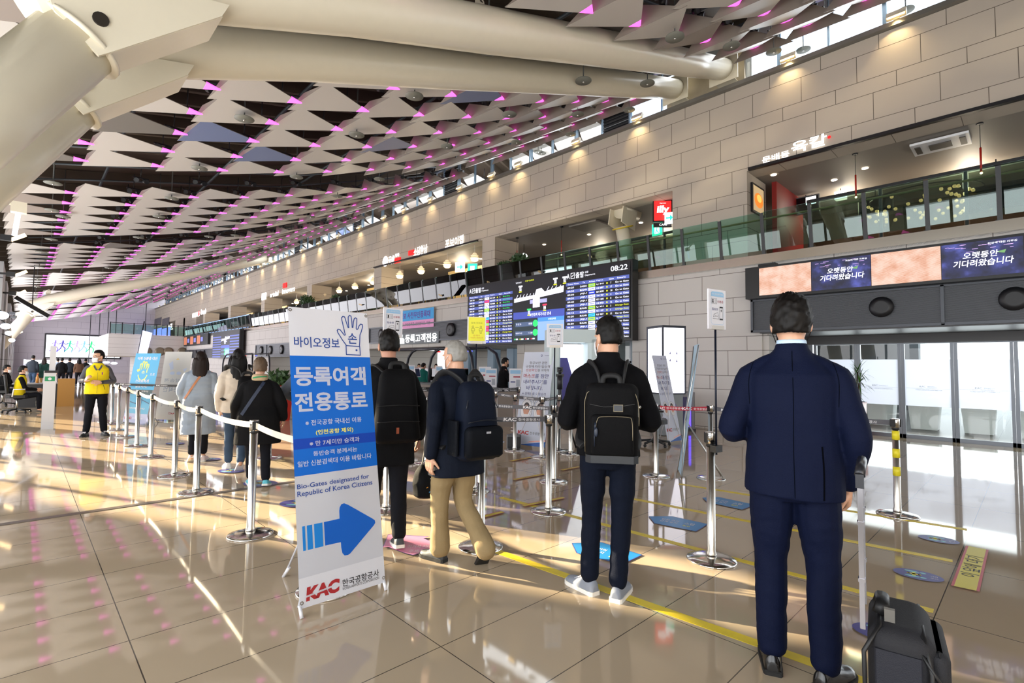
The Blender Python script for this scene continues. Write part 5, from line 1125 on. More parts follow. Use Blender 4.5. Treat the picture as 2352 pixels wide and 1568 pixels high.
for lb, a, b_, pts in (('blue floor sticker under the feet of the backpack man', (1315, 1258), (1450, 1288), [(1315, 1249), (1326, 1271), (1428, 1296.5), (1473, 1275.5), (1381, 1247)]),
    ('blue floor sticker between the backpack man and the large sign post', (1492, 1192), (1612, 1213), [(1490.8, 1187), (1504, 1202.5), (1598, 1221), (1625, 1204.7), (1544, 1187)]),
    ('blue floor sticker half hidden by the navy suit man', (1616, 1147), (1728, 1165), [(1614, 1144), (1625, 1154), (1704, 1171), (1733, 1160), (1650, 1142.5)])):
    sticker('floor_sticker', lb, a, b_, blue_fns(a, b_, pts))
def ell(m_, L):
    m_.m(SPU); m_.shape([(L/2+L/2*cos(2*pi*i/40), L*.36*sin(2*pi*i/40)) for i in range(40)], 0); m_.m(STQ)
    for s_ in (-1, 1):
        m_.shape([(L*.38+L*.15*cos(2*pi*i/20), s_*L*.18+L*.06*sin(2*pi*i/20)) for i in range(20)], -.002); m_.shape([(L*.60+L*.065*cos(2*pi*i/16), s_*L*.18+L*.05*sin(2*pi*i/16)) for i in range(16)], -.002)
    m_.m(YEL); m_.stroke([(L*.30, 0), (L*.54, 0)], .02, -.003); m_.stroke([(L*.42, -L*.1), (L*.42, L*.1)], .02, -.003)
    for q in ((.28, 0, .34, .05, .34, -.05), (.56, 0, .50, .05, .50, -.05)): m_.shape([(L*q[0], L*q[1]), (L*q[2], L*q[3]), (L*q[4], L*q[5])], -.003)
def ell_tx(m_, L): m_.m(SW); m_.text('거리', L*.74, L*.88, .01, L*.12, -.002, .01); m_.text('두기', L*.74, L*.88, -L*.12, -.01, -.002, .01)
for i, (a, b_, lb) in enumerate((((2108, 1232), (2205, 1248), 'purple oval footprint sticker farther of the two by the glass doors'), ((2051, 1310), (2169, 1334), 'purple oval footprint sticker nearer of the two by the glass doors'), ((1957, 1440), (2110, 1475), 'purple oval footprint sticker mostly behind the suitcase'), ((645, 1155), (735, 1158), 'purple oval footprint sticker at the left edge of the arrow banner'), ((565, 1108), (632, 1114), 'purple oval footprint sticker under the black coat woman'), ((505, 1080), (557, 1084), 'purple oval footprint sticker under the woman with long black hair'), ((458, 1055), (505, 1056), 'purple oval footprint sticker right of the woman in the grey coat'), ((385, 1018), (420, 1020), 'purple oval footprint sticker left of the woman in the grey coat'))):
    sticker('footprint_sticker', lb, a, b_, [('oval_sheet', ell), ('lettering', ell_tx)])
def yel_st(m_, L):
    loc = px_poly((2217, 1354), (2246, 1260), [(2184, 1347), (2250, 1361), (2271, 1265), (2219, 1255)]); lp = lambda p, q, f: (p[0]+(q[0]-p[0])*f, p[1]+(q[1]-p[1])*f); a, b_, c_, d_ = loc
    m_.m(mat('sticker_red', '#b83038', .4)); m_.shape(loc, .001); m_.m(mat('sticker_yellow', '#d2c324', .4)); m_.shape([lp(a, b_, .11), lp(a, b_, .89), lp(d_, c_, .89), lp(d_, c_, .11)], 0); m_.m(INKB); m_.text('이 앞에 대기', L*.25, L*.75, -.05, .05, -.002, .01)
sticker('floor_sticker', 'yellow floor sticker with red edges and black lettering at the right', (2217, 1354), (2246, 1260), [('yellow_sheet', yel_st)])
def yel_sm(m_, L): w_ = .07; m_.m(MATS['sticker_red']); m_.rect(0, L, -w_/2, w_/2, .001); m_.m(MATS['sticker_yellow']); m_.rect(0, L, -w_/2+.012, w_/2-.012, 0); m_.m(INKB); m_.text('대기선', L*.3, L*.6, -.014, .014, -.002)
for i, (a, b_) in enumerate((((1107, 1189), (1155, 1177)), ((1202, 1163), (1295, 1144)), ((1172, 1060), (1226, 1050)), ((1180, 1103), (1250, 1090)), ((1290, 1081), (1330, 1073)))):
    sticker('wait_line_sticker', 'small yellow wait-line sticker with red edges, %s' % ('beside the raised shoe of the grey haired man', 'left of the nearest centre post', 'below the speaker box', 'below the mask notice banner', 'left of the backpack man')[i], a, b_, [('yellow_sheet', yel_sm)])
def pink_st(m_, L):
    pts = [(880, 1260), (892, 1231), (985, 1235), (972, 1239), (1019, 1259), (948, 1277), (925, 1271), (893, 1259)]
    A, ang, LL = local_frame((880, 1260), (1019, 1259)); loc = []
    for p in pts:
        g_ = gnd(*p)-A; loc.append((g_.x*cos(-ang)-g_.y*sin(-ang), g_.x*sin(-ang)+g_.y*cos(-ang)))
    m_.m(SPU); m_.shape([(x*1.02-.005, z*1.04) for x, z in loc], .001); m_.m(SPK); m_.shape(loc, 0)
def pink_tx(m_, L): m_.m(SW); m_.text('여기서 기다려', L*.40, L*.86, -.02, .05, -.002); m_.text('주세요', L*.45, L*.7, -.12, -.05, -.002)
sticker('floor_sticker', 'pink arrow-shaped floor sticker between the bag man and the grey haired man', (880, 1260), (1019, 1259), [('pink_sheet', pink_st), ('lettering', pink_tx)])

# suitcase ------------------------------------------------------------------
g = gnd(2066, 1412, .56); t = thing('suitcase', 'black soft suitcase with its steel handle pulled up at the lower right corner', 'suitcase', (g.x, g.y, 0), face_yaw(g)+.02)
FAB = mat('suitcase_fabric', '#141419', .75, bump=.25, bscale=300); FAB2 = mat('suitcase_side', '#12141f', .7, bump=.2, bscale=300); TRIMB = mat('suitcase_trim', '#0b0b0d', .5)
def rbox(b, c, d, r, nz=6, top=1):
    """soft box with rounded vertical and top edges"""
    rg = []; hx, hy = d[0]/2, d[1]/2
    for i in range(nz+1):
        a = i/nz*pi/2; k = r*(1-cos(a)); z = c[2]+d[2]/2-r+r*sin(a); rg.append((k if top else 0, z))
    rg = [(r*.5, c[2]-d[2]/2), (0, c[2]-d[2]/2+r*.5)] + rg
    R_ = []
    for k, z in rg:
        pts = []
        for qx, qy, a0 in ((1, 1, 0), (-1, 1, pi/2), (-1, -1, pi), (1, -1, 1.5*pi)):
            for j in range(5):
                a = a0+j/4*pi/2; rr = max(.004, r-k*.6); pts.append(Vector((c[0]+qx*(hx-k-rr)+rr*cos(a), c[1]+qy*(hy-k-rr)+rr*sin(a), z)))
        R_.append(pts)
    return b.rings(R_)
b = MB(); rbox(b, (0, .0, .31), (.19, .36, .52), .055); b.build('body', FAB, t)
b = MB(); rbox(b, (.10, .0, .30), (.06, .32, .44), .028); b.build('front_pocket', FAB, t)
b = MB(); b.box((-.01, -.181, .30), (.13, .010, .40), bev=.03); b.build('side_panel', FAB2, t)
b = MB(); b.tube([(-.1, -.183, .08), (-.105, -.185, .48), (-.06, -.15, .565), (-.06, .15, .565)], .008, 6); b.tube([(.075, -.186, .08), (.078, -.186, .46), (.06, -.15, .56), (.06, .15, .555)], .008, 6); b.build('piping', TRIMB, t)
for y_ in (-.12, .12):
    b = MB(); b.box((-.108, y_, .80), (.016, .024, .54)); b.box((-.108, y_, .70), (.022, .03, .012)); b.box((-.108, y_, .9), (.022, .03, .012)); b.build('handle_rod', mat('handle_steel', '#aaa8ac', .2, 1), t)
b = MB(); b.tube([(-.108, -.13, 1.07), (-.105, -.1, 1.095), (-.105, .1, 1.095), (-.108, .13, 1.07)], .017, 8); b.box((-.108, -.12, 1.05), (.026, .032, .05)); b.box((-.108, .12, 1.05), (.026, .032, .05)); b.build('handle_grip', mat('handle_grip', '#2a2a2e', .3, .3), t)
b = MB(); b.tube([(-.06, -.06, .57), (-.05, -.05, .605), (-.05, .05, .605), (-.06, .06, .57)], .011, 8, flat=2); b.build('top_handle', TRIMB, t)
b = MB(); b.box((-.03, -.115, .595), (.03, .012, .05), rot=(.3, 0, 0)); b.build('grey_tag', mat('tag_grey', '#6b6862', .6), t)
b = MB(); b.tube([(.05, -.17, .52), (.08, -.185, .47), (.11, -.185, .42)], .006, 6); b.tube([(.125, -.12, .19), (.165, -.15, .165)], .006, 6); b.build('zip_pull', TRIMB, t)
for x_ in (-.09, .09):
    for y_ in (-.13, .13): b = MB(); b.xf(Matrix.Identity(4)); b.cyl((x_, y_-.012, .028), (x_, y_+.012, .028), .027, n=14); b.box((x_, y_, .055), (.04, .04, .03)); b.build('wheel', TRIMB, t)
# red planter with dracaena by the doors -------------------------------------------
g = gnd(1958, 1009); t = thing('planter', 'tall red square planter with spiky green plant beside the glass doors', 'planter', (g.x+.25, g.y+.05, 0), WALLF)
b = MB(); b.box((0, 0, .39), (.40, .40, .78), taper=1.12); b.build('pot', mat('pot_red', '#b3200f', .25), t); b = MB(); b.box((0, 0, .77), (.40, .40, .03)); b.build('soil', mat('soil', '#3a2b20', .9), t)
b = MB(); LF = mat('dracaena_leaf', '#3f6a22', .35, noise=.4, nscale=4); b.m(LF); rr = random.Random(9)
def blade(b, p, d, L, w_):
    d = d.normalized(); s_ = d.cross(Vector((0, 0, 1)));  s_ = s_.normalized() if s_.length > .05 else Vector((1, 0, 0)); pts = []; q = Vector(p); dd = d.copy()
    for i in range(7):
        f = i/6; ww = w_*(1-f)**.6*(.5+1.2*f if f < .4 else 1); pts.append((q-s_*ww, q+s_*ww)); dd = (dd+Vector((0, 0, -.17))).normalized(); q = q+dd*L/6
    for (a1, b1), (a2, b2) in zip(pts[:-1], pts[1:]): b.poly([a1, b1, b2, a2])
heads = [(-.12, -.05, 1.28), (.1, .08, 1.42), (.16, -.1, 1.18), (-.02, .1, 1.08), (-.16, .05, 1.0), (.05, -.12, .95)]
for hx, hy, hz in heads:
    for k in range(30):
        a = rr.random()*6.28; el = rr.random()*1.5-.25; blade(b, (hx, hy, hz+(rr.random()-.6)*.12), Vector((cos(a)*cos(el), sin(a)*cos(el), sin(el))), .26+rr.random()*.16, .012)
tag(b.build('foliage', None, t), kind='stuff')
for hx, hy, hz in heads: b = MB(); b.tube([(hx*.4, hy*.4, .76), (hx*.8, hy*.8, (.76+hz)/2), (hx, hy, hz)], .014, 6); b.build('stem', mat('bark', '#4a3a2a', .8), t)
# small red flower pot near the counters
g = gnd(640, 965); t = thing('flower_pot', 'small red pot with green plant left of the arrow banner', 'planter', (g.x, g.y, 0)); b = MB(); b.box((0, 0, .45), (.40, .40, .9), taper=1.3); b.build('pot', mat('pot_red', '#b3200f', .25), t); b = MB(); b.m(LEAF); bush(b, (0, 0, 1.02), .32, 200, 77, .12); tag(b.build('foliage', None, t), kind='stuff')
# other banners -------------------------------------------------------------------
def xbanner(label, A, B, h, lean, fns, name='standing_banner', leg=True):
    A, B = Vector(A), Vector(B); c = (A+B)/2; ang = math.atan2((B-A).y, (B-A).x); w_ = (B-A).length; th = math.atan(lean/h); t = thing(name, label, 'banner', (c.x, c.y, 0), ang)
    b = MB()
    for s_ in (-1, 1): b.tube([(s_*w_*.48, 0, 0), (0, .12, h*.45), (-s_*w_*.48, lean+.01, h+.02)], .008, 6)
    for s_ in (-1, 1): b.tube([(0, .12, h*.45), (s_*.15, .45, 0)], .008, 6)
    b.build('stand_frame', PIPE, t); sh = None
    for i, (nm, f_) in enumerate(fns):
        m_ = MB(); f_(m_, w_, h/cos(th)); o = m_.build(nm, None, sh or t, (0, 0, .04) if not sh else (0, 0, 0), (-th, 0, 0) if not sh else (0, 0, 0)); sh = sh or o
    return t
FACE = mat('print_skin', '#c9937c', .6); PBL = vinyl('print_pale_blue', '#c9d3ea', .3); PH = mat('print_hair', '#3a3436', .6); PGR = mat('print_grey', '#9fa3ad', .5)
def wb_sheet(m_, w_, h):
    m_.m(vinyl('notice_white', '#d3d9ea', .3)); m_.rect(-w_/2, w_/2, 0, h, 0); m_.m(mat('notice_blue', '#2a5aa8', .5)); m_.shape([(-w_*.35, .0), (w_/2, .0), (w_/2, h*.055), (w_*.1, h*.03)], -.002); m_.m(mat('notice_peach', '#e8a8a0', .5)); m_.shape([(-w_*.1, h*.03), (w_/2, h*.06), (w_/2, h*.075), (w_*.0, h*.045)], -.002)
    for cx in (-.22, .22):
        m_.m(PGR); m_.disc(cx*w_, h*.37, w_*.2, -.002, 24, w_*.3); m_.m(PAPER); m_.disc(cx*w_, h*.37, w_*.185, -.003, 24, w_*.285); m_.m(PH); m_.disc(cx*w_, h*.385, w_*.11, -.004, 20, w_*.17); m_.m(FACE); m_.disc(cx*w_, h*.365, w_*.095, -.005, 20, w_*.15); m_.m(PAPER); m_.shape([(cx*w_-w_*.14, h*.295), (cx*w_+w_*.14, h*.295), (cx*w_+w_*.1, h*.325), (cx*w_-w_*.1, h*.325)], -.006)
def wb_tx(m_, w_, h):
    m_.m(PH); z = lambda f: h*f; X = lambda f: f*w_
    m_.text('항공보안 관련', X(-.28), X(.30), z(.865), z(.895), -.003); m_.text('규정에 따라 탑승객', X(-.40), X(.40), z(.825), z(.855), -.003); m_.text('을 위하여', X(.02), X(.38), z(.785), z(.815), -.003)
    m_.m(REDK); m_.text('신분확인', X(-.38), X(.0), z(.785), z(.815), -.003); m_.text('마스크', X(-.44), X(-.06), z(.715), z(.76), -.003, .012)
    m_.m(BNAV); m_.text('를 잠깐', X(-.05), X(.40), z(.715), z(.76), -.003, .012); m_.text('내려주시기를', X(-.42), X(.36), z(.65), z(.695), -.003, .012); m_.text('바랍니다.', X(-.30), X(.24), z(.585), z(.63), -.003, .012); m_.text('※ 생체등록 이용승객', X(-.42), X(.36), z(.53), z(.56), -.003); m_.text('PASSENGER', X(.2), X(.45), z(.955), z(.965), -.003); m_.ring(X(.1), z(.96), .012, .02, -.003)
    m_.m(REDK); m_.text('KAC', X(-.42), X(-.06), z(.11), z(.15), -.003, .05, .1); m_.m(INKB); m_.text('한국공항공사', X(-.02), X(.46), z(.115), z(.145), -.003)
xbanner('white mask notice banner with two face photos standing behind the grey belts', gnd(1181, 1024), gnd(1251, 1033), 1.68, .3, [('printed_sheet', wb_sheet), ('lettering', wb_tx)])
xbanner('narrow angled white mask notice banner before the glowing light box', gnd(1534, 1020), gnd(1566, 1015), 1.66, .35, [('printed_sheet', wb_sheet), ('lettering', wb_tx)])
def hand_print(m_, cx, cz, s, y=-.003):
    pts = [(-.5, .05), (-.62, .12), (-.55, .18), (-.38, .1), (-.42, .5), (-.34, .56), (-.26, .5), (-.2, .2), (-.2, .66), (-.1, .72), (-.02, .66), (0, .24), (.06, .64), (.16, .68), (.22, .6), (.2, .22), (.32, .52), (.42, .52), (.44, .42), (.34, .1), (.36, 0)]
    m_.stroke([(cx+p[0]*s, cz+p[1]*s) for p in pts], s*.07, y); m_.ring(cx, cz-.05*s, s*.42, s*.49, y, 16, pi*1.08, pi*1.42); m_.ring(cx, cz-.05*s, s*.42, s*.49, y, 16, pi*1.58, pi*1.92)
def bl_sheet(m_, w_, h):
    m_.m(vinyl('blue_sheet', '#45acdf', .3)); m_.rect(-w_/2, w_/2, h*.47, h, 0); m_.m(mat('strip_dark', '#16353c', .5)); m_.rect(-w_*.46, w_*.46, h*.40, h*.47, 0); m_.m(mat('print_teal', '#2c86ac', .5)); m_.rect(-w_*.46, w_*.46, h*.13, h*.40, 0); m_.m(mat('print_lilac', '#9298b8', .5)); m_.rect(-w_*.46, w_*.46, 0, h*.13, 0)
def bl_tx(m_, w_, h):
    m_.m(SW); m_.text('이제 신분증 대신', -w_*.38, w_*.4, h*.90, h*.95, -.003, .012); m_.text('스마트하게', -w_*.28, w_*.24, h*.57, h*.62, -.003, .012); m_.text('탑승하자!', -w_*.24, w_*.22, h*.50, h*.545, -.003, .012); m_.text('으로', w_*.24, w_*.42, h*.68, h*.71, -.003); m_.text('바이오정보 1회 등록하면', -w_*.36, w_*.3, h*.435, h*.46, -.003); m_.text('바이오정보 등록하고', -w_*.3, w_*.3, h*.19, h*.215, -.003); m_.text('한국공항공사', -w_*.1, w_*.3, h*.05, h*.075, -.003)
    m_.m(REDK); m_.text('KAC', -w_*.42, -w_*.14, h*.045, h*.08, -.003, .04); m_.m(YEL); hand_print(m_, -.05*w_, h*.72, w_*.40); m_.text('손', -.11*w_, .02*w_, h*.705, h*.745, -.003); m_.m(mat('print_navy', '#123a58', .5)); m_.stroke([(-w_*.4, h*.30), (w_*.0, h*.26)], .02, -.002); m_.stroke([(w_*.1, h*.33), (w_*.42, h*.28)], .02, -.002); m_.stroke([(w_*.12, h*.24), (w_*.12, h*.38)], .015, -.002)
xbanner('blue standing banner with a yellow hand symbol behind the left barrier row', gnd(279, 972), gnd(337, 977), 1.62, .25, [('printed_sheet', bl_sheet), ('lettering', bl_tx)])
def wm_sheet(m_, w_, h): m_.m(vinyl('white_sheet', '#d9d7d2', .35)); m_.rect(-w_/2, w_/2, 0, h, 0); m_.m(PBL); m_.shape([(-w_*.3, h*.82), (-w_*.2, h*.72), (-w_*.1, h*.74), (-w_*.16, h*.86)], -.002); m_.shape([(w_*.25, h*.74), (w_*.4, h*.76), (w_*.32, h*.70)], -.002); m_.disc(-.12*w_, h*.68, w_*.09, -.002, 14, w_*.05); m_.disc(.12*w_, h*.68, w_*.09, -.002, 14, w_*.05); m_.m(mat('print_straw', '#d8b860', .5)); m_.shape([(-.06*w_, h*.88), (.08*w_, h*.88), (.01*w_, h*.905)], -.002)
def wm_tx(m_, w_, h):
    m_.m(PGR); m_.text('출발승객', -w_*.36, w_*.42, h*.545, h*.60, -.003, .012, mirror=True); m_.text('신분확인', -w_*.36, w_*.40, h*.40, h*.50, -.003, .012, mirror=True); m_.text('입니다', -w_*.38, w_*.36, h*.19, h*.27, -.003, 0, mirror=True); m_.m(REDK); m_.text('KAC', -.05*w_, w_*.35, h*.08, h*.105, -.003, .04, mirror=True)
xbanner('white standing banner seen from its printed-through back, left of the grey coat woman', gnd(356, 966), gnd(419, 969), 1.68, .2, [('printed_sheet', wm_sheet), ('lettering', wm_tx)])
# light blue banner seen edge-on between the two men
g0, g1 = gnd(1566, 1101), gnd(1585, 1090); t = thing('standing_banner', 'pale blue banner seen almost edge-on between the backpack man and the suit man', 'banner', (g0.x, g0.y, 0), R(33))
b = MB(); b.m(vinyl('pale_blue_sheet', '#bcd6ea', .4)); b.rect(0, .55, .0, 1.76, 0); b.m(SW); b.shape([(.2, 1.15), (.35, 1.15), (.38, 1.5), (.22, 1.5)], -.002)
for k in range(6): b.rect(.12, .42, .25+k*.12, .31+k*.12, -.002)
s_ = b.build('printed_sheet', None, t, (0, 0, .03), (.13, 0, 0)); b = MB(); b.tube([(.02, 0, 0), (.3, -.08, .75), (.54, -.22, 1.76)], .008, 6); b.tube([(.54, 0, 0), (.3, -.08, .75), (.02, -.22, 1.76)], .008, 6); b.tube([(.3, -.08, .75), (.42, -.55, 0)], .01, 6); b.tube([(.3, -.08, .75), (.15, -.55, 0)], .01, 6); b.build('stand_frame', STEEL, t)
# glowing light box kiosk, portal, speaker, tripod, chair, bin ------------------------------
g = gnd(1521, 1001); t = thing('light_box_kiosk', 'tall glowing white four-sided light box with dark cap', 'light box', (g.x+.35, g.y+.1, 0), face_yaw(g)+.62)
b = MB(); b.box((0, 0, 1.62), (.56, .56, 1.42)); b.build('lit_panel', em('kiosk_white', '#f2f2ff', 1.5), t); b = MB(); b.box((0, 0, 2.35), (.60, .60, .05)); [b.box((sx_*.285, sy_*.285, 1.62), (.03, .03, 1.42)) for sx_ in (-1, 1) for sy_ in (-1, 1)]; b.box((0, 0, .9), (.58, .58, .03)); b.build('frame', mat('kiosk_frame', '#3c414a', .4, .4), t); b = MB(); b.box((0, 0, .45), (.5, .5, .88)); b.build('pedestal', mat('kiosk_base', '#8f979c', .4), t)
b = MB(); b.m(mat('kiosk_print', '#7a78b8', .5))
for k, (x, z) in enumerate(((-.12, 1.75), (.05, 1.75), (-.12, 1.6), (.05, 1.58))): b.shape([(x, z), (x+.04, z), (x+.02, z+.07)], -.285); b.ring(x+.02, z-.03, .008, .014, -.285, 10)
b.ring(0, .62, .06, .08, -.255, 20); b.build('printed_marks', None, t)
g = gnd(1310, 1035)*1.07; yw = face_yaw(g)+.25; t = thing('white_portal', 'white rounded gate portal behind the camera tripod', 'gate', (g.x, g.y, 0), yw); PW = mat('portal_white', '#c4d3d6', .35)
b = MB(); b.box((-.36, 0, .98), (.20, .55, 1.96), bev=.03); b.build('left_side', PW, t); b = MB(); b.box((.36, 0, .98), (.20, .55, 1.96), bev=.06); b.build('right_side', PW, t); b = MB(); b.box((0, 0, 2.02), (.92, .55, .24), bev=.06); b.build('header', PW, t)
b = MB(); b.m(em('portal_lit', '#f4f8ff', 1.3)); b.box((0, .1, 1.2), (.52, .03, 1.36)); b.build('lit_opening', None, t); b = MB(); b.m(mat('portal_violet', '#3a3a9a', .3)); b.shape([(-.27, .75), (.2, .75), (-.05, 1.62), (-.27, 1.62)], .07); b.m(mat('portal_dark', '#4a5258', .4)); b.rect(-.27, .27, .3, .75, .069); b.build('violet_screen', None, t)
g = gnd(1180, 1030); t = thing('speaker_box', 'small black speaker box with grey frame on the floor left of the mask notice banner', 'speaker', (g.x, g.y, 0), face_yaw(g)); b = MB(); b.box((0, .1, .115), (.26, .2, .23), bev=.03); b.build('casing', mat('speaker_grey', '#6e7072', .5), t); b = MB(); b.box((0, -.006, .11), (.225, .02, .19), bev=.006); b.build('grille', BLACKP, t); b = MB(); b.tube([(-.07, .1, .22), (-.06, .1, .25), (.06, .1, .25), (.07, .1, .22)], .01, 6); b.build('handle', mat('speaker_grey', '#6e7072', .5), t)
g = gnd(1285, 1030); t = thing('camera_tripod', 'black camera on a black tripod before the white portal', 'tripod', (g.x, g.y, 0), face_yaw(g)); b = MB(); b.cyl((0, 0, .5), (0, 0, 1.36), .03, n=8); b.cyl((0, 0, 1.05), (0, 0, 1.3), .05, n=8); b.build('column', BLACKP, t)
for k in range(3): a = k*2.09+.5; b = MB(); b.tube([(0, 0, .95), (.34*cos(a), .34*sin(a), 0)], .018, 6); b.build('leg', BLACKP, t)
b = MB(); b.box((0, 0, 1.40), (.10, .09, .09)); b.ball((.0, -.06, 1.40), .035, 10, 6); b.box((.0, 0, 1.30), (.14, .06, .05)); b.build('camera_head', BLACKP, t)
def office_chair(label, loc, rz):
    t = thing('office_chair', label, 'chair', loc, rz); b = MB(); b.box((0, 0, .46), (.48, .46, .08), bev=.08); b.build('seat', BLACKP, t); b = MB(); b.box((0, .24, .80), (.46, .06, .52), bev=.02, rot=(-.12, 0, 0)); b.build('backrest', BLACKP, t); b = MB(); b.cyl((0, 0, .1), (0, 0, .43), .025, n=10); b.build('gas_lift', STEEL, t)
    for k in range(5): a = k*2*pi/5; b = MB(); b.tube([(0, 0, .11), (.3*cos(a), .3*sin(a), .07)], .022, 6); b.ball((.3*cos(a), .3*sin(a), .03), .03, 8, 6); b.build('leg', BLACKP, t)
    for s_ in (-1, 1): b = MB(); b.tube([(s_*.25, .1, .46), (s_*.28, .08, .66), (s_*.28, -.15, .66)], .018, 6); b.build('armrest', WHITEP if 'seated' in label else BLACKP, t)
    return t
g = gnd(1515, 1036); office_chair('black office chair between the red belt post and the narrow notice banner', (g.x+.5, g.y+.4, 0), .6)
g = gnd(1572, 990); t = thing('screening_bin', 'grey and violet lit machine by the stone wall right of the narrow notice banner', 'machine', (g.x, g.y, 0), face_yaw(g)+.3); b = MB(); b.box((0, .25, .40), (.34, .5, .8)); b.build('cabinet', mat('machine_violet', '#33305c', .4), t); b = MB(); b.box((.2, .25, .45), (.08, .55, .9), bev=.02); b.box((0, .25, .84), (.46, .58, .1), bev=.03); b.build('housing', mat('machine_grey', '#77777a', .4), t); b = MB(); b.m(em('lit_purple', '#6a50ff', 1.2)); b.rect(-.16, -.10, .1, .78, -.01); b.rect(.09, .15, .1, .78, -.01); b.build('light_strip', None, t); b = MB(); b.box((0, .25, .03), (.5, .6, .06)); b.build('plinth', BLACKP, t)
# desk, sanitizer post at the left edge
g = gnd(85, 936); g2 = gnd(130, 930); t = thing('information_desk', 'dark desk with light wood end panel at the left edge', 'desk', (g.x, g.y+.5, 0), -.05); b = MB(); b.box((0, 0, .36), (.95, .6, .72)); b.build('dark_front', mat('desk_dark', '#2c2d31', .5), t); b = MB(); b.box((.68, .02, .44), (.42, .66, .88)); b.build('wood_end', mat('desk_oak', '#b8863f', .5), t); b = MB(); b.box((-.05, 0, .735), (1.05, .66, .03)); b.build('desktop', mat('desk_top', '#8f9094', .4), t)
t = thing('bottle', 'orange drink bottle on the left desk', 'bottle', (g.x-.02, g.y+.5, .75)); b = MB(); b.lathe([(.04, 0), (.04, .18), (.02, .22), (.02, .25)], n=12); b.build('body', mat('bottle_orange', '#c8873a', .3), t); b = MB(); b.lathe([(.022, .25), (.022, .28)], n=12); b.build('cap', mat('bottle_red', '#c03020', .4), t)
t = thing('paper_bag', 'small white bag standing on the left desk', 'bag', (g.x+.3, g.y+.5, .75)); b = MB(); b.box((0, 0, .13), (.16, .1, .26), taper=.75); b.build('bag_body', WHITEP, t)
g = gnd(108, 985); t = thing('sanitizer_post', 'slim white post with a green sign in front of the left desk', 'post', (g.x, g.y, 0), face_yaw(g)); b = MB(); b.box((0, 0, .62), (.20, .1, 1.24)); b.build('post_body', mat('post_grey_white', '#c9c9cc', .4), t); b = MB(); b.box((0.03, .02, 1.5), (.10, .08, .55)); b.build('upper_tube', mat('post_grey_white', '#c9c9cc', .4), t); b = MB(); b.m(mat('sign_green', '#1e8a5a', .4)); b.rect(-.08, .08, 1.02, 1.12, -.052); b.m(PAPER); b.disc(0, 1.07, .03, -.054); b.build('green_sign', None, t); b = MB(); b.box((.02, 0, 1.22), (.22, .12, .05)); b.build('dispenser', BLACKP, t)
# ------------------------------------------------------------------ people
from mathutils import noise as mnoise
from mathutils.bvhtree import BVHTree
_ts = bpy.data.scenes.new('work')
def vox(mb, size, smooth=4, fold=0, fscale=(7, 7, 16), seed=0, keep=None):
    """one continuous surface from overlapping closed shapes; returns mesh data"""
    me = bpy.data.meshes.new('v'); mb.bm.normal_update(); mb.bm.to_mesh(me); mb.bm.free()
    o = bpy.data.objects.new('v', me); _ts.collection.objects.link(o)
    r = o.modifiers.new('r', 'REMESH'); r.mode = 'VOXEL'; r.voxel_size = size; r.use_smooth_shade = True
    if smooth: s = o.modifiers.new('s', 'SMOOTH'); s.factor = .5; s.iterations = smooth
    with bpy.context.temp_override(scene=_ts, view_layer=_ts.view_layers[0]): dg = bpy.context.evaluated_depsgraph_get(); dg.update()
    out = bpy.data.meshes.new_from_object(o.evaluated_get(dg), depsgraph=dg); bpy.data.objects.remove(o); bpy.data.meshes.remove(me)
    if fold:
        a = fold
        ns = [v.normal.copy() for v in out.vertices]
        for v, n in zip(out.vertices, ns):
            p = Vector((v.co.x*fscale[0]+seed, v.co.y*fscale[1], v.co.z*fscale[2])); q = mnoise.noise(p)+.5*mnoise.noise(p*2.1); v.co += n*(a*(q if q < 0 else q*.7))
    for p in out.polygons: p.use_smooth = True
    return out
def obj(name, me, mt, parent):
    me.materials.clear(); me.materials.append(mt); me.name = name; o = bpy.data.objects.new(name, me); C.objects.link(o); o.parent = parent; return o
def sring(c, rx, ry, n=20, e=2.3, yaw=0, tilt=0):
    P_ = []
    for i in range(n):
        a = 2*pi*i/n; ca, sa = cos(a), sin(a); x = rx*(abs(ca)**(2/e))*(1 if ca >= 0 else -1); y = ry*(abs(sa)**(2/e))*(1 if sa >= 0 else -1)
        P_.append(Vector((c[0]+x*cos(yaw)-y*sin(yaw), c[1]+x*sin(yaw)+y*cos(yaw), c[2]+tilt*x)))
    return P_
def interp(pts, k=3):
    pts = [Vector(p) for p in pts]; out = []
    for i in range(len(pts)-1):
        p0, p1, p2, p3 = pts[max(i-1, 0)], pts[i], pts[i+1], pts[min(i+2, len(pts)-1)]
        for j in range(k):
            t = j/k; out.append(.5*((2*p1)+(p2-p0)*t+(2*p0-5*p1+4*p2-p3)*t*t+(3*p1-p0-3*p2+p3)*t**3))
    out.append(pts[-1]); return out
def limb(b, pts, rs, n=14):
    P4 = [(*p, r) for p, r in zip(pts, rs)]; v = [Vector(p) for p in pts]
    path = interp(pts, 4); rr = []
    for i in range(len(rs)-1):
        for j in range(4): t = j/4; t = t*t*(3-2*t)*.5+t*.5; rr.append(rs[i]*(1-t)+rs[i+1]*t)
    rr.append(rs[-1]); b.tube(path, rr, n); b.ball(pts[0], rs[0]*.99, n, 8); b.ball(pts[-1], rs[-1]*.99, n, 8)
SKIN = mat('skin', '#c99a7e', .5); SKIN2 = mat('skin_warm', '#b9846a', .5)
def sm(a, b, x): t = min(1, max(0, (x-a)/(b-a))); return t*t*(3-2*t)
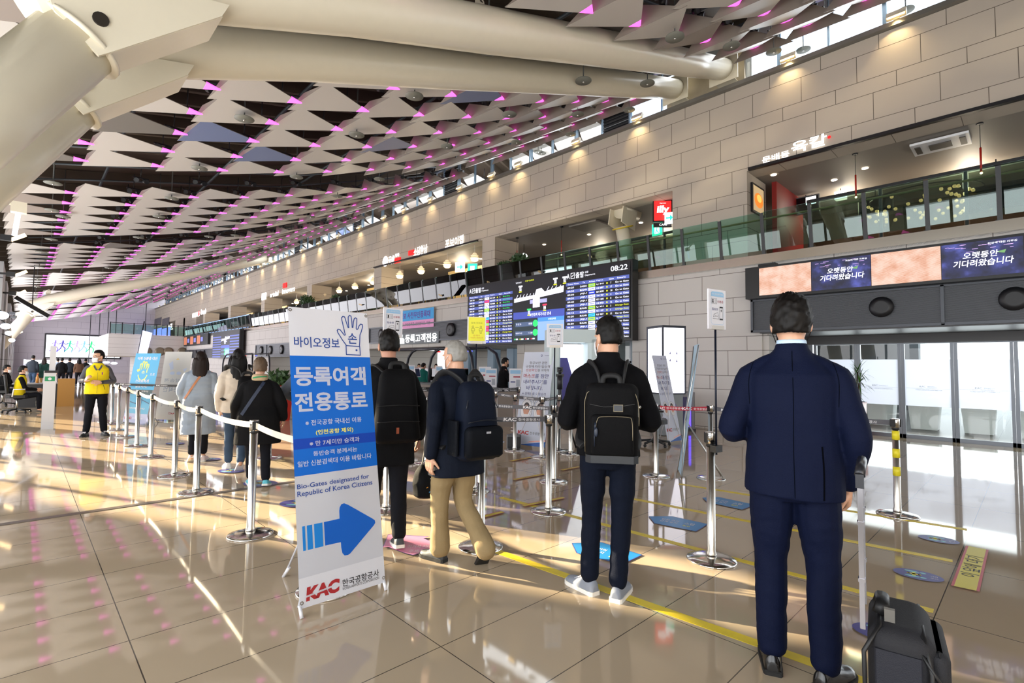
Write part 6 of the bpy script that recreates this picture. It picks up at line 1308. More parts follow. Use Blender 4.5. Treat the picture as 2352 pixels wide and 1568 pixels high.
def head_shape(b, M):
    S = [(-.004, .018, .075, .03), (.008, .036, .089, .0), (.03, .050, .093, -.035), (.06, .060, .094, -.062), (.09, .068, .093, -.082), (.12, .074, .089, -.094), (.15, .0765, .092, -.098), (.18, .074, .086, -.095), (.205, .062, .066, -.08), (.224, .042, .04, -.055), (.234, .014, .01, -.025)]
    b.rings([[M @ p for p in sring((0, (f+k)/2, z), w, (f-k)/2, 22, 2.15)] for z, w, f, k in S])
    def e(c, r, sq): 
        s_ = MB(); s_.ball((0, 0, 0), r, 10, 7, sq); s_.xf(M @ Matrix.Translation(c))
        vm = {v: b.bm.verts.new(v.co) for v in s_.bm.verts}; [b.bm.faces.new([vm[v] for v in f.verts]) for f in s_.bm.faces]; s_.bm.free()
    e((0, .098, .078), .014, (1.1, 1.2, 1)); e((0, .094, .10), .011, (.8, 1, 2.2)); e((0, .09, .132), .02, (2.6, .6, .5))
    e((0, .092, .047), .012, (2.0, .7, .5)); e((0, .091, .037), .012, (1.7, .7, .5))
    for s_ in (-1, 1):
        e((s_*.080, -.012, .105), .026, (.42, .75, 1.25)); e((s_*.078, -.004, .09), .012, (.6, 1, 1)); e((s_*.034, .068, .075), .022, (1, .8, 1))
def hand_shape(b, w, d, nrm, side, curl, s=1.0):
    """palm, four fingers of different length and a thumb; w wrist, d pointing direction, nrm palm normal"""
    d = Vector(d).normalized(); nrm = (Vector(nrm)-d*Vector(nrm).dot(d)).normalized(); x = d.cross(nrm)*side; w = Vector(w)
    for i in range(4):
        o = (i-1.5)*.021*s; b.tube([w+x*o*.6, w+x*o+d*.05*s, w+x*o*1.05+d*.088*s], [.017*s, .0155*s, .0125*s], 8); b.ball(w+x*o*1.05+d*.088*s, .0125*s, 8, 6)
    for i, L in enumerate((.070, .080, .075, .058)):
        o = (i-1.5)*.0225*s; p = w+x*o+d*.088*s; dd = d.copy(); pts = [p]
        for k, f in enumerate((.45, .32, .25)):
            a = curl*(.55+.35*k); dd = (dd*cos(a)+nrm*sin(a)).normalized(); p = p+dd*L*f*s; pts.append(p)
        b.tube(pts, [.0098*s, .0092*s, .0084*s, .0070*s], 8); b.ball(pts[-1], .0072*s, 8, 6)
    t = (d*.55-x*.75+nrm*.35).normalized(); p = w-x*.022*s+d*.022*s; t2 = (t*.7+d*.5+nrm*.25).normalized(); b.tube([p, p+t*.035*s, p+t*.035*s+t2*.028*s, p+t*.035*s+t2*.05*s], [.014*s, .0115*s, .010*s, .008*s], 8); b.ball(p+t*.035*s+t2*.05*s, .008*s, 8, 6)
DEF = dict(hip=.090, kneeL=(-.10, .02, .49), kneeR=(.10, .02, .49), ankL=(-.105, -.02, .085), ankR=(.105, -.02, .085), footL=.15, footR=-.15, heelL=0, heelR=0,
           shx=.162, shz=1.400, elbL=(-.225, -.03, 1.13), elbR=(.225, -.03, 1.13), wrL=(-.215, .06, .89), wrR=(.215, .06, .89), lean=0, hyaw=0, hpitch=0, handL=None, handR=None, curl=.5, pelv=0)
def shoe(t, ank, yaw, heel, upper, sole, k=1.0, style='sneaker', name='shoe'):
    S = [(-.085, .026, .05), (-.072, .036, .080), (-.035, .039, .098), (.0, .040, .095), (.04, .043, .070), (.09, .047, .054), (.135, .046, .046), (.165, .034, .037), (.182, .014, .022)]
    b = MB(); rg = []
    for y, w_, h in S: rg.append([Vector((w_*cos(a), y, .012+max(0, sin(a))*h*.0 + (h*max(0.0, sin(a))**.75 if sin(a) > 0 else 0))) for a in [2*pi*i/18 for i in range(18)]])
    b.rings(rg); me = vox(b, .006, 3); so = MB(); out = [(w_+.005, y) for y, w_, h in S]; lp = [(x, y) for x, y in out]+[(-x, y) for x, y in out[::-1]]; kz = .026 if style != 'leather' else .018
    lo = [so.bm.verts.new((x, y*1.02, 0)) for x, y in lp]; hi = [so.bm.verts.new((x, y*1.02, kz)) for x, y in lp]; so.face(lo[::-1]); so.face(hi); n = len(lp)
    for i in range(n): so.face([lo[i], lo[(i+1) % n], hi[(i+1) % n], hi[i]])
    if style == 'leather': so.box((0, -.05, .008), (.07, .07, .03))
    so.bm.normal_update()
    M = Matrix.Translation((ank[0], ank[1], 0)) @ Matrix.Rotation(yaw, 4, 'Z') @ Matrix.Translation((0, .12, 0)) @ Matrix.Rotation(-heel, 4, 'X') @ Matrix.Translation((0, -.12+.025, 0)) @ Matrix.Scale(k, 4)
    me.transform(M); o = obj(name, me, upper, t); so.xf(M); so.build('sole', sole, o)
    if style == 'sneaker':
        l = MB(); 
        for q in range(4): l.box((0, .035+.016*q, .088-.009*q), (.05, .006, .006))
        l.xf(M); l.build('laces', WHITEP, o)
    return o
def person(label, loc, az, H, pose={}, top=None, trs=None, shoes=None, hair='short', hairm=None, skin=SKIN, v=.008, mask=None, glasses=False, fine=None, seed=0, extra=None, feet=True):
    p = dict(DEF); p.update(pose); k = H/1.75; t = thing('person', label, 'person', loc, -az); fv = fine or v
    up = lambda q: Vector((q[0], q[1]+p['lean']*max(0, q[2]-.95)+p['pelv'], q[2]))
    hc = up((0, .012, 1.513)); HM = Matrix.Translation(hc) @ Matrix.Rotation(p['hyaw'], 4, 'Z') @ Matrix.Rotation(p['hpitch'], 4, 'X')
    # body: one continuous skin
    b = MB(); head_shape(b, HM); limb(b, [up((0, -.02, 1.44)), up((0, -.012, 1.50)), HM @ Vector((0, -.02, .05))], [.062, .055, .056], 16)
    b.rings([sring(up((0, 0, z)), rx*.88, ry*.85) for z, rx, ry in ((.86, .15, .10), (1.0, .15, .10), (1.12, .14, .095), (1.28, .155, .105), (1.38, .165, .10), (1.44, .12, .075), (1.48, .06, .055))])
    for s_, n_ in ((-1, 'L'), (1, 'R')):
        sh = up((s_*p['shx']*.9, 0, p['shz'])); el = up(p['elb'+n_]); wr = up(p['wr'+n_]); limb(b, [sh, (sh+el)/2, el, (el+wr)/2, wr], [.05, .043, .036, .035, .025])
        d = (wr-el).normalized(); hd = p['hand'+n_]; hdir, hn, cu = hd if hd else (d, Vector((-s_, .25, 0)), p['curl'])
        hand_shape(b, wr+d*.012, hdir, hn, s_, cu)
        kn, an = Vector(p['knee'+n_]), Vector(p['ank'+n_]); limb(b, [(s_*p['hip'], p['pelv'], .90), ((s_*p['hip']+kn.x)/2, (kn.y+p['pelv'])/2, (.9+kn.z)/2), kn, (kn+an)/2, an], [.062, .052, .038, .032, .026])
        limb(b, [an, an+Vector((sin(-p['foot'+n_])*.10, cos(p['foot'+n_])*.10, -.045))], [.033, .022])
    me = vox(b, fv*.75, 2); me.transform(Matrix.Scale(k, 4)); body = obj('body', me, skin, t)
    K = Matrix.Scale(k, 4)
    # trousers
    if trs:
        m_, sc_, hem = trs[:3]; b = MB(); pv = p['pelv']
        b.rings([sring((0, pv, z), rx*(.5+.5*sc_), ry*(.5+.5*sc_)) for z, rx, ry in ((.80, .13, .09), (.86, .172, .118), (.94, .172, .122), (1.02, .158, .112), (1.05, .15, .105))])
        for s_, n_ in ((-1, 'L'), (1, 'R')):
            kn, an = Vector(p['knee'+n_]), Vector(p['ank'+n_]); e_ = kn+(an-kn)*hem
            limb(b, [(s_*p['hip'], pv, .90), (s_*p['hip']*.5+kn.x*.5, kn.y*.5+pv*.5, (.9+kn.z)/2), kn, (kn+e_)/2, e_], [.094*sc_, .084*sc_, .066*sc_, .062*sc_, .057*sc_*(trs[3] if len(trs) > 3 else 1)])
        me = vox(b, v, 4, .007, (6, 6, 13), seed); me.transform(K); obj('trousers', me, m_, t)
    if top:
        m_ = top['m']; sr = top.get('sr', 1); hem = top.get('hem', .86); fl = top.get('flare', 1.0); w_ = top.get('w', 1.0); tl = top.get('tilt', 0)
        b = MB(); zs = [(hem, .192*fl, .142*fl)]
        for z, rx, ry in ((.98, .188*(1+(fl-1)*.6), .136*(1+(fl-1)*.6)), (1.10, .178*(1+(fl-1)*.4), .126), (1.22, .182, .128), (1.32, .186, .126), (1.385, .176, .112), (1.43, .130, .09), (1.465, .092, .074), (1.50, .074, .068)):
            if z > hem+.05: zs.append((z, rx, ry))
        b.rings([sring(up((0, top.get('cy', 0)*(1.4-z), z)), rx*w_, ry*w_, 24, 2.5, tilt=tl*max(0, 1.0-z)*4) for z, rx, ry in zs])
        if top.get('collar', True): b.rings([sring(up((0, -.012, z)), r, r*.92) for z, r in ((1.44, .085), (1.50, .073), (1.535, .066+.006*top.get('chi', 0)))])
        if top.get('sleeves', True):
            for s_, n_ in ((-1, 'L'), (1, 'R')):
                sh = up((s_*p['shx']*(.86+.14*w_), -.005, p['shz']-.01)); el = up(p['elb'+n_]); wr = up(p['wr'+n_]); ce = el.lerp(wr, top.get('cuff', .97))
                sr_ = .5+.5*sr; limb(b, [up((s_*.055, -.005, 1.452)), up((s_*.11, -.005, 1.425)), sh+Vector((-s_*.02, 0, -.002))], [.046, .05, .056]); sh = sh+Vector((0, 0, -.018)); limb(b, [sh+Vector((-s_*.06, 0, .0)), sh, (sh+el)/2, el, (el+ce)/2, ce], [.058*sr_, .064*sr_, .060*sr, .055*sr, .051*sr, .045*sr])
        me = vox(b, v, 4, top.get('fold', .006), top.get('fs', (7, 7, 11)), seed+3); me.transform(K); jk = obj(top.get('name', 'jacket'), me, m_, t)
        if top.get('under'):   # sleeves of the garment below a vest
            b = MB()
            for s_, n_ in ((-1, 'L'), (1, 'R')):
                sh = up((s_*p['shx']*.95, -.005, p['shz']-.01)); el = up(p['elb'+n_]); wr = up(p['wr'+n_]); limb(b, [sh+Vector((-s_*.10, 0, -.01)), sh, (sh+el)/2, el, (el+wr)/2, el.lerp(wr, .93)], [.064, .062, .057, .051, .046, .038])
            b.rings([sring(up((0, .0, z)), r*1.0, r*.92) for z, r in ((1.40, .10), (1.49, .078), (1.535, .068))]); b.rings([sring(up((0, .0, z)), .12, .09) for z in (1.25, 1.42)]); me = vox(b, v, 3, .005, (8, 8, 16), seed+5); me.transform(K); obj('shirt', me, top['under'], t)
    if top and top.get('shirt'):
        b = MB(); b.rings([sring(up((0, -.008, z)), r, r*.95) for z, r in ((1.46, .074), (1.50, .068), (1.552, .063))]); me = vox(b, .006, 2); me.transform(K); obj('shirt_collar', me, top['shirt'], t)
    if shoes and feet:
        for n_ in 'LR':
            a_ = p['ank'+n_]; shoe(t, (a_[0]*k, a_[1]*k), p['foot'+n_], p['heel'+n_], shoes[0], shoes[1], k, shoes[2] if len(shoes) > 2 else 'sneaker')
            if p.get('lift'+n_): t.children[-1].location.z = p['lift'+n_]
    # hair
    hm = hairm or mat('hair_black', '#080605', .6, spec=.25)
    if hair:
        b = MB(); rg = []; NP, NT = 56, 40; cz, cy = .128, -.004; th = {'short': 1.0, 'crop': .75, 'full': 1.35, 'curly': 1.35}.get(hair, 1.0)
        for i in range(NT+1):
            ph = pi*i/NT; row = []
            for j in range(NP):
                a = 2*pi*j/NP; d = Vector((sin(ph)*cos(a), sin(ph)*sin(a), -cos(ph))); f = d.y; z = d.z
                front = sm(.15, .45, f)*sm(.62, .40, z); side = sm(-.35, .05, f)*sm(.12, -.05, z); nape = sm(-.42, -.66, z) if hair in ('short', 'crop', 'full', 'curly') else 0
                cut = max(front, side, nape); th_ = .014*th*(1+.5*sm(.2, .9, z)*(1 if hair != 'crop' else .4)); q = Vector((d.x*17, d.y*17, d.z*5)); nn = mnoise.noise(q+Vector((seed, 0, 0)))*.0055*th+(mnoise.noise(d*5.5)*.006)*th
                if hair == 'curly': nn = mnoise.noise(d*13)*.013
                fade = 1-.55*sm(-.15, -.6, z)*(1 if hair in ('short', 'crop') else 0)
                r_ = Vector((.0765, .0965, .108)); s_ = 1+((th_*fade+nn)/.09)*(1-cut)-cut*.28; row.append(HM @ Vector((d.x*r_.x*s_, cy+d.y*r_.y*s_, cz+d.z*r_.z*s_)))
            rg.append(row)
        b.rings(rg)
        if hair == 'long':
            L = p.get('hairlen', .42); R_ = []
            for i in range(9):
                f = i/8; z = .15-f*L; R_.append([HM @ q for q in sring((0, -.062-.035*sm(.25, .7, f), z), .080+.025*sin(pi*min(1, f*1.2))-.045*sm(.7, 1, f), .045+.02*sin(pi*f)-.02*f, 40, 2.2)])
            for r_ in R_:
                for j, q in enumerate(r_): q += (q-hc)*(.05*mnoise.noise(Vector((j*.9, q.z*3+seed, 0))))
            b.rings(R_)
            for s_ in (-1, 1): b.tube([HM @ Vector((s_*.078, .0, .15)), HM @ Vector((s_*.09, -.01, .05)), HM @ Vector((s_*.092, -.02, -.06)), HM @ Vector((s_*.07, -.03, -.16))], [.02, .03, .03, .012], 10)
        bm_ = b.bm; bm_.normal_update(); me = bpy.data.meshes.new('hair'); bm_.to_mesh(me); bm_.free(); me.transform(K); [setattr(q, 'use_smooth', True) for q in me.polygons]; obj('hair', me, hm, t)
    # eyes and mask
    if p.get('face', False) or mask:
        if p.get('face', False):
            for s_ in (-1, 1): b = MB(); b.ball(HM @ Vector((s_*.031, .083, .118)), .011, 10, 8, (1.2, .6, .65)); b.m(mat('eye_white', '#e8e4de', .3)); o = b.build('eye', mat('eye_dark', '#2a1d16', .25), t); o.scale = (k, k, k)
            b = MB(); [b.tube([HM @ Vector((s_*.014, .094, .137)), HM @ Vector((s_*.034, .092, .142)), HM @ Vector((s_*.056, .078, .136))], [.003, .004, .002], 6) for s_ in (-1, 1)]; o = b.build('eyebrows', hm, t); o.scale = (k, k, k)
        if mask:
            b = MB(); rg = []
            for i in range(9):
                z = .0+i*.0115; f = i/8; rg.append([HM @ Vector((sin(a)*(.058+.014*f), .012+cos(a)*(.088+.016*sin(pi*f)), z)) for a in [(-1.15+2.3*j/16) for j in range(17)]])
            b.rings(rg, cap=False, close=False)
            for s_ in (-1, 1): b.tube([HM @ Vector((s_*.062, .055, .085)), HM @ Vector((s_*.078, .01, .12)), HM @ Vector((s_*.082, -.022, .112)), HM @ Vector((s_*.081, -.012, .075)), HM @ Vector((s_*.062, .045, .02))], .0022, 5)
            o = b.build('face_mask', mask, t); o.scale = (k, k, k)
            sd = o.modifiers.new('thick', 'SOLIDIFY'); sd.thickness = .003
    if glasses:
        b = MB(); [b.tube([HM @ Vector((s_*.033+.024*cos(a), .1-.004*abs(cos(a)), .115+.017*sin(a))) for a in [i*pi/8 for i in range(17)]], .0018, 5) for s_ in (-1, 1)]; [b.tube([HM @ Vector((s_*.056, .096, .12)), HM @ Vector((s_*.079, .0, .122))], .002, 5) for s_ in (-1, 1)]; o = b.build('glasses', DARKM, t); o.scale = (k, k, k)
    return t, HM, k, up
def strip_on(t, name, mt, target, pts, w_, side=-1, off=.0015, k=1):
    """thin ribbon laid on a garment surface, seen from local -y (side -1) or +y"""
    me = target.data; bv = BVHTree.FromPolygons([v.co.copy() for v in me.vertices], [tuple(f.vertices) for f in me.polygons]); b = MB(); L_, Rr = [], []
    P_ = interp([(x, 0, z) for x, z in pts], 5)
    for i, q in enumerate(P_):
        d = (P_[min(i+1, len(P_)-1)]-P_[max(i-1, 0)]).normalized(); n = Vector((-d.z, 0, d.x))*w_/2; row = []
        for s_ in (-1, 1):
            h = bv.ray_cast(Vector((q.x+n.x*s_, side*2, q.z+n.z*s_)), Vector((0, -side, 0)))[0]
            row.append(None if h is None else h+Vector((0, side*off, 0)))
        if None in row: continue
        L_.append(row[0]); Rr.append(row[1])
    for i in range(len(L_)-1): b.poly([L_[i], Rr[i], Rr[i+1], L_[i+1]])
    return b.build(name, mt, t)
def vaz(g, off=0): return math.atan2(g[0], g[1])+off
def part(t, nm): return [c for c in t.children if c.name.split('.')[0] == nm][0]
SOLEW, SOLEB = mat('sole_white', '#dedad2', .6), mat('sole_black', '#141312', .6)
def fabric(name, c, r=.8, b=.25, s=260, n=.12, sheen=.0): return mat(name, c, r, noise=n, nscale=5, bump=b, bscale=s, spec=.12, sheen=sheen)
NAVY = fabric('suit_navy_wool', '#081029', .72, sheen=.0); BLK = fabric('black_fleece', '#0a0a0d', .85); DEN = fabric('dark_denim', '#0b111f', .8); COATN = fabric('navy_coat', '#0d1320', .7); KHA = fabric('khaki_twill', '#8e7a58', .75); BLKC = fabric('black_coat', '#101012', .8); GRC = fabric('grey_puffer', '#8a95a2', .6); CRM = fabric('cream_jacket', '#cdbfae', .75); JEA = fabric('blue_jeans', '#3c4c60', .8); DKT = fabric('dark_trousers', '#14151b', .8); YV = fabric('vest_yellow', '#e3cc1c', .55); GRS = fabric('grey_shirt', '#55565e', .7)
MASKW, MASKB = mat('mask_white', '#e9ebee', .7), mat('mask_black', '#17171a', .7)

# navy suit man ------------------------------------------------------------------
g = Vector((2.73, .838, 0)); az = vaz(g, -.02)
t, HM, k, up = person('person in navy suit seen from behind, standing beside the black suitcase', g, az, 1.80,
    dict(kneeL=(-.10, .03, .50), kneeR=(.115, .02, .50), ankL=(-.10, -.02, .085), ankR=(.115, -.07, .085), footL=.1, footR=-.55, elbL=(-.265, -.06, 1.12), wrL=(-.17, .17, 1.10), elbR=(.25, -.06, 1.11), wrR=(.228, .08, .88), shx=.176, handR=((0, .5, -.8), (-1, 0, 0), .8), lean=-.01),
    dict(m=NAVY, hem=.825, w=1.08, flare=1.02, sr=1.08, fold=.0045, fs=(5, 5, 7), shirt=mat('shirt_pale_blue', '#b9d0e6', .7), cuff=.95, tilt=-.02), (NAVY, 1.12, .93), (mat('shoe_black_leather', '#120f0d', .22), SOLEB, 'leather'), 'full', mat('hair_dark_brown', '#0b0705', .55, spec=.25), v=.0075, fine=.007, seed=1, mask=MASKB)
jk = part(t, 'jacket'); DK = mat('seam_dark', '#03060f', .9, spec=.05)
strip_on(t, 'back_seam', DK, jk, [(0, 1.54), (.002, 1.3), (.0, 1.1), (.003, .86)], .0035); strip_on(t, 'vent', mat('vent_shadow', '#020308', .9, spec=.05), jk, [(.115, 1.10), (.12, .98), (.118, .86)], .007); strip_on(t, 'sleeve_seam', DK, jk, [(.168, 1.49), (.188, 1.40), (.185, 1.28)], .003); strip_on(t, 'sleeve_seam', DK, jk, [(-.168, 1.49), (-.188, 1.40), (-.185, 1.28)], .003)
el, wr = up((.25, -.06, 1.11))*k, up((.228, .08, .88))*k
for i in range(4):
    q = el.lerp(wr, .74+.055*i); b = MB(); b.ball(q+Vector((.036*1.1, -.038, -.002)), .0065, 8, 6); b.build('cuff_button', mat('button_navy', '#3a4056', .3), t)
# backpack man ---------------------------------------------------------------------
g = Vector((2.745, 1.935, 0)); az = vaz(g, -.05); AZB = az; GB = g
t, HM, k, up = person('person in black jacket and dark jeans wearing a square black backpack', g, az, 1.765,
    dict(hyaw=.55, kneeL=(-.10, .05, .49), kneeR=(.085, .0, .49), ankL=(-.115, .03, .085), ankR=(.06, -.04, .085), footL=.75, footR=-.35, elbL=(-.265, -.03, 1.10), wrL=(-.16, .2, 1.08), elbR=(.265, -.03, 1.10), wrR=(.16, .2, 1.08), shx=.168),
    dict(m=BLK, hem=.885, w=1.06, flare=.99, sr=1.14, fold=.008, fs=(8, 8, 10), chi=1), (DEN, .98, .92, 1.05), (mat('shoe_grey_canvas', '#7d828c', .7), SOLEW), 'short', mat('hair_black', '#080605', .6, spec=.25), v=.0075, fine=.006, seed=4, mask=MASKW)
def backpack(label, g, az, z0, y0, w_, d_, h_, mt, style, sx_=0, shz=1.43, shw=.105, ty=.0):
    t = thing('backpack', label, 'backpack', (g[0], g[1], z0), -az); cy = y0-d_/2
    b = MB(); rbox(b, (sx_, cy, h_/2), (w_, d_, h_), .07 if style != 'square' else .05, 8)
    if style != 'square':
        for v_ in b.bm.verts:
            f_ = max(0, v_.co.z/h_-.35)/.65; q_ = 1-.34*f_**1.6; v_.co.x = sx_+(v_.co.x-sx_)*q_; v_.co.y = (y0-.01)+(v_.co.y-(y0-.01))*(1-.3*f_**1.5)
    b.build('bag_body', mt, t); st = mat('strap_black', '#0c0c0e', .7)
    for s_ in (-1, 1):
        b = MB(); b.tube(interp([(sx_+s_*.06, y0-.02, h_-.05), (sx_+s_*shw*.8, y0-.0, shz-z0-.02+ty), (s_*shw*1.1, y0+.10, shz-z0+.035+ty), (s_*shw*1.25, y0+.235, shz-z0-.06), (s_*shw*1.35, y0+.27, shz-z0-.25), (s_*.19, y0+.12, .12), (s_*.16, y0, .08)], 4), .028, 8, flat=.38); b.build('shoulder_strap', st, t)
    b = MB(); b.tube(interp([(sx_-.055, cy+.02, h_-.01), (sx_-.04, cy+.03, h_+.04), (sx_+.04, cy+.03, h_+.04), (sx_+.055, cy+.02, h_-.01)], 4), .011, 8, flat=1.6); b.build('carry_handle', st, t)
    return t, cy
t, cy = backpack('square black backpack with silver zip lines worn by the person in dark jeans', GB, AZB, .885, -.142, .315, .13, .47, fabric('backpack_black', '#0b0b0d', .7, .3, 320), 'square', .01, 1.43*1.01)
ZIP = mat('zip_gold', '#6e6552', .4, .6); yb = cy-.0675
b = MB(); b.tube(interp([(-.148, yb+.02, .06), (-.152, yb+.018, .30), (-.145, yb+.016, .385), (-.105, yb+.014, .425), (.11, yb+.014, .425), (.155, yb+.016, .385), (.167, yb+.018, .30), (.167, yb+.02, .22)], 4), .003, 5); b.build('main_zip', ZIP, t)
b = MB(); rbox(b, (.01, yb, .165), (.25, .05, .24), .024); b.build('front_pocket', MATS['backpack_black'], t)
b = MB(); b.tube(interp([(-.088, yb-.028, .20), (-.075, yb-.028, .262), (-.04, yb-.028, .275), (.09, yb-.028, .275), (.122, yb-.028, .255), (.126, yb-.028, .14)], 4), .0028, 5); b.build('pocket_zip', ZIP, t)
b = MB(); b.box((.045, yb-.004, .325), (.058, .006, .042), bev=.002); b.build('badge_frame', ZIP, t); b = MB(); b.box((.045, yb-.009, .325), (.050, .006, .034)); b.build('leather_badge', mat('badge_leather', '#1c222a', .4), t)
b = MB(); b.tube([(-.088, yb-.034, .24), (-.092, yb-.036, .20)], .006, 6); b.ball((-.085, yb-.036, .185), .018, 8, 6, (.7, .3, 1.6)); b.tube([(-.095, yb-.034, .19), (-.094, yb-.034, .10)], .003, 5); b.build('zip_pull', mat('pull_navy', '#1b2536', .4), t)
b = MB(); b.box((.01, cy, .02), (.31, .137, .045), bev=.03); b.build('base_panel', mat('leather_base', '#10151c', .4), t); b = MB(); b.box((.16, cy-.02, .30), (.012, .02, .06)); b.ball((.172, cy-.02, .33), .012, 8, 6); b.build('side_buckle', mat('zip_steel', '#b9b6b0', .25, 1), t)
b = MB(); b.stroke([(-.12, .345), (-.04, .33), (.06, .335), (.14, .35)], .004, yb-.002); b.build('top_pocket_seam', mat('seam_black', '#050506', .6), t)
# grey haired man ------------------------------------------------------------------
g = Vector((2.36, 3.02, 0)); az = vaz(g, -.50); GG, AZG = g, az
t, HM, k, up = person('person with grey hair in navy coat and khaki trousers walking with a navy backpack', g, az, 1.63,
    dict(hyaw=.45, hpitch=-.05, lean=.06, kneeL=(-.09, .10, .49), kneeR=(.10, .06, .47), ankL=(-.08, .10, .085), ankR=(.13, -.27, .14), footL=.35, footR=-.25, heelR=.75, elbL=(-.25, -.12, 1.14), wrL=(-.255, -.06, .88), elbR=(.24, .05, 1.14), wrR=(.2, .22, .96), curl=.5),
    dict(m=COATN, hem=.70, w=1.06, flare=1.12, sr=1.15, fold=.008, fs=(6, 6, 7), chi=1), (KHA, 1.16, .95, 1.25), (mat('shoe_charcoal', '#23262a', .6), SOLEB), 'crop', mat('hair_grey', '#86837d', .5, noise=.35, nscale=22), v=.008, fine=.006, seed=9, mask=MASKW)
t, cy = backpack('large navy backpack worn by the grey haired person', GG, AZG, .79, -.115, .34, .21, .55, fabric('backpack_navy', '#0c1322', .65, .25, 320), 'round', .04, 1.35, .11, .02)
b = MB(); rbox(b, (.04, cy-.10, .13), (.30, .09, .22), .04); b.build('front_pocket', fabric('backpack_navy_dark', '#090c12', .65), t); b = MB(); b.tube(interp([(-.10, cy-.12, .27), (.04, cy-.125, .285), (.18, cy-.12, .27)], 4), .004, 5); b.tube(interp([(-.09, cy-.075, .36), (-.03, cy-.04, .47), (.11, cy-.04, .47), (.17, cy-.075, .36)], 4), .004, 5); b.build('zip_line', mat('zip_dark', '#2a2d34', .4, .5), t); b = MB(); b.box((-.15, cy, .16), (.03, .13, .24), bev=.01); b.build('side_pocket', MATS['backpack_navy_dark'], t); b = MB(); b.box((.05, cy-.148, .2), (.035, .004, .014)); b.build('label_patch', mat('patch_silver', '#a0a0a6', .4), t)
# man with the black hand bag --------------------------------------------------------
g = Vector((2.13, 3.62, 0)); az = vaz(g, -.18)
t, HM, k, up = person('person in black coat carrying a black bag, half hidden by the arrow banner', g, az, 1.72,
    dict(kneeL=(-.09, .12, .49), kneeR=(.10, .02, .49), ankL=(-.09, .20, .085), ankR=(.10, -.06, .10), heelR=.15, footR=-.05, elbR=(.27, -.02, 1.12), wrR=(.27, .06, .88), handR=((0, .15, -1), (-1, 0, 0), 1.4), lean=.04),
    dict(m=BLKC, hem=.68, w=1.06, flare=1.08, sr=1.15, fold=.006, chi=1), (DKT, 1.05, .93, 1.0), (mat('shoe_dark_grey', '#3a4046', .6), SOLEW), 'short', mat('hair_dark_brown', '#0b0705', .55, spec=.25), v=.008, fine=.006, seed=14, skin=SKIN2)
t2, cy = backpack('large matt black backpack worn by the person carrying the black bag', g, az, .86, -.12, .36, .18, .56, fabric('backpack_black', '#0b0b0d', .7), 'round', .03, 1.41, .11)
b = MB(); b.tube(interp([(-.13, cy-.06, .28), (.03, cy-.088, .29), (.19, cy-.06, .28)], 4), .004, 5); b.tube(interp([(-.13, cy-.07, .16), (.03, cy-.092, .17), (.19, cy-.07, .16)], 4), .004, 5); b.build('seam_line', mat('seam_black', '#050506', .6), t2); b = MB(); b.box((.02, cy-.093, .10), (.02, .004, .045)); b.build('orange_tab', mat('tab_orange', '#8a3c18', .6), t2)
wr = Matrix.Translation(g) @ Matrix.Rotation(-az, 4, 'Z') @ (up((.27, .075, .79))*k)
tb_ = thing('hand_bag', 'black patterned hand bag with long handles held by the person half behind the banner', 'bag', (wr.x+.10, wr.y-.06, .365), -az+.3)
b = MB(); b.rings([sring((0, 0, z), rx, ry, 24, 3.2) for z, rx, ry in ((0, .135, .07), (.02, .155, .085), (.12, .16, .085), (.2, .145, .07), (.25, .12, .045), (.27, .10, .02))]); me = vox(b, .008, 3, .006, (12, 12, 12), 3); obj('bag_body', me, fabric('bag_black', '#0c0d0f', .6), tb_)
for s_ in (-1, 1): b = MB(); b.tube(interp([(-.07, s_*.045, .23), (-.055, s_*.03, .36), (-.06, s_*.01, .45), (-.05, 0, .46), (.03, s_*.02, .36), (.06, s_*.045, .23)], 4), .011, 8, flat=.4); b.build('bag_handle', mat('strap_black', '#0c0c0e', .7), tb_)
b = MB(); rr = random.Random(4)
for c_, n_ in (('#c8862a', 4), ('#4a9ad0', 3), ('#d8d4c8', 4), ('#7ab05a', 3)):
    b.m(mat('print_'+c_[1:3], c_, .5))
    for _ in range(n_): x, z = rr.uniform(-.12, .12), rr.uniform(.04, .17); b.shape([(x, z), (x+.018, z+.004), (x+.016, z+.012), (x+.002, z+.009)], -.092)
b.build('printed_motifs', None, tb_)
# three women --------------------------------------------------------------------------
g = Vector((1.90, 8.53, 0)); az = vaz(g, .08)
t, HM, k, up = person('person with long brown hair in a long pale grey padded coat', g, az, 1.60, dict(kneeL=(-.07, .04, .49), ankL=(-.07, -.03, .10), heelL=.5, kneeR=(.08, .05, .49), ankR=(.08, .10, .085), elbL=(-.25, .0, 1.15), wrL=(-.22, .12, .95), hairlen=.40), dict(m=GRC, hem=.46, w=1.08, flare=1.20, sr=1.28, fold=.012, fs=(5, 5, 16), name='padded_coat'), (DKT, 1.0, .8), (mat('shoe_pink_white', '#d8c8c8', .6), SOLEW), 'long', mat('hair_brown', '#1c100b', .55, spec=.25), v=.010, seed=21)
pc = part(t, 'padded_coat'); strip_on(t, 'shoulder_strap', mat('strap_tan', '#a5673a', .5), pc, [(.05*k, 1.45*k), (-.08*k, 1.22*k), (-.19*k, 1.02*k)], .028, off=.006)
g = Vector((2.15, 7.62, 0)); az = vaz(g, -.05)
t, HM, k, up = person('person with very long black hair in a cream jacket and blue jeans, walking', g, az, 1.63, dict(kneeL=(-.08, .10, .49), ankL=(-.08, .16, .085), kneeR=(.08, .02, .47), ankR=(.06, -.24, .13), heelR=.7, footR=.1, hairlen=.5), dict(m=CRM, hem=.84, w=1.05, flare=1.02, sr=1.35, fold=.010), (JEA, .98, .88), (mat('shoe_white', '#d9d6d0', .5), SOLEW), 'long', mat('hair_soft_black', '#090605', .55, spec=.25), v=.010, seed=25)
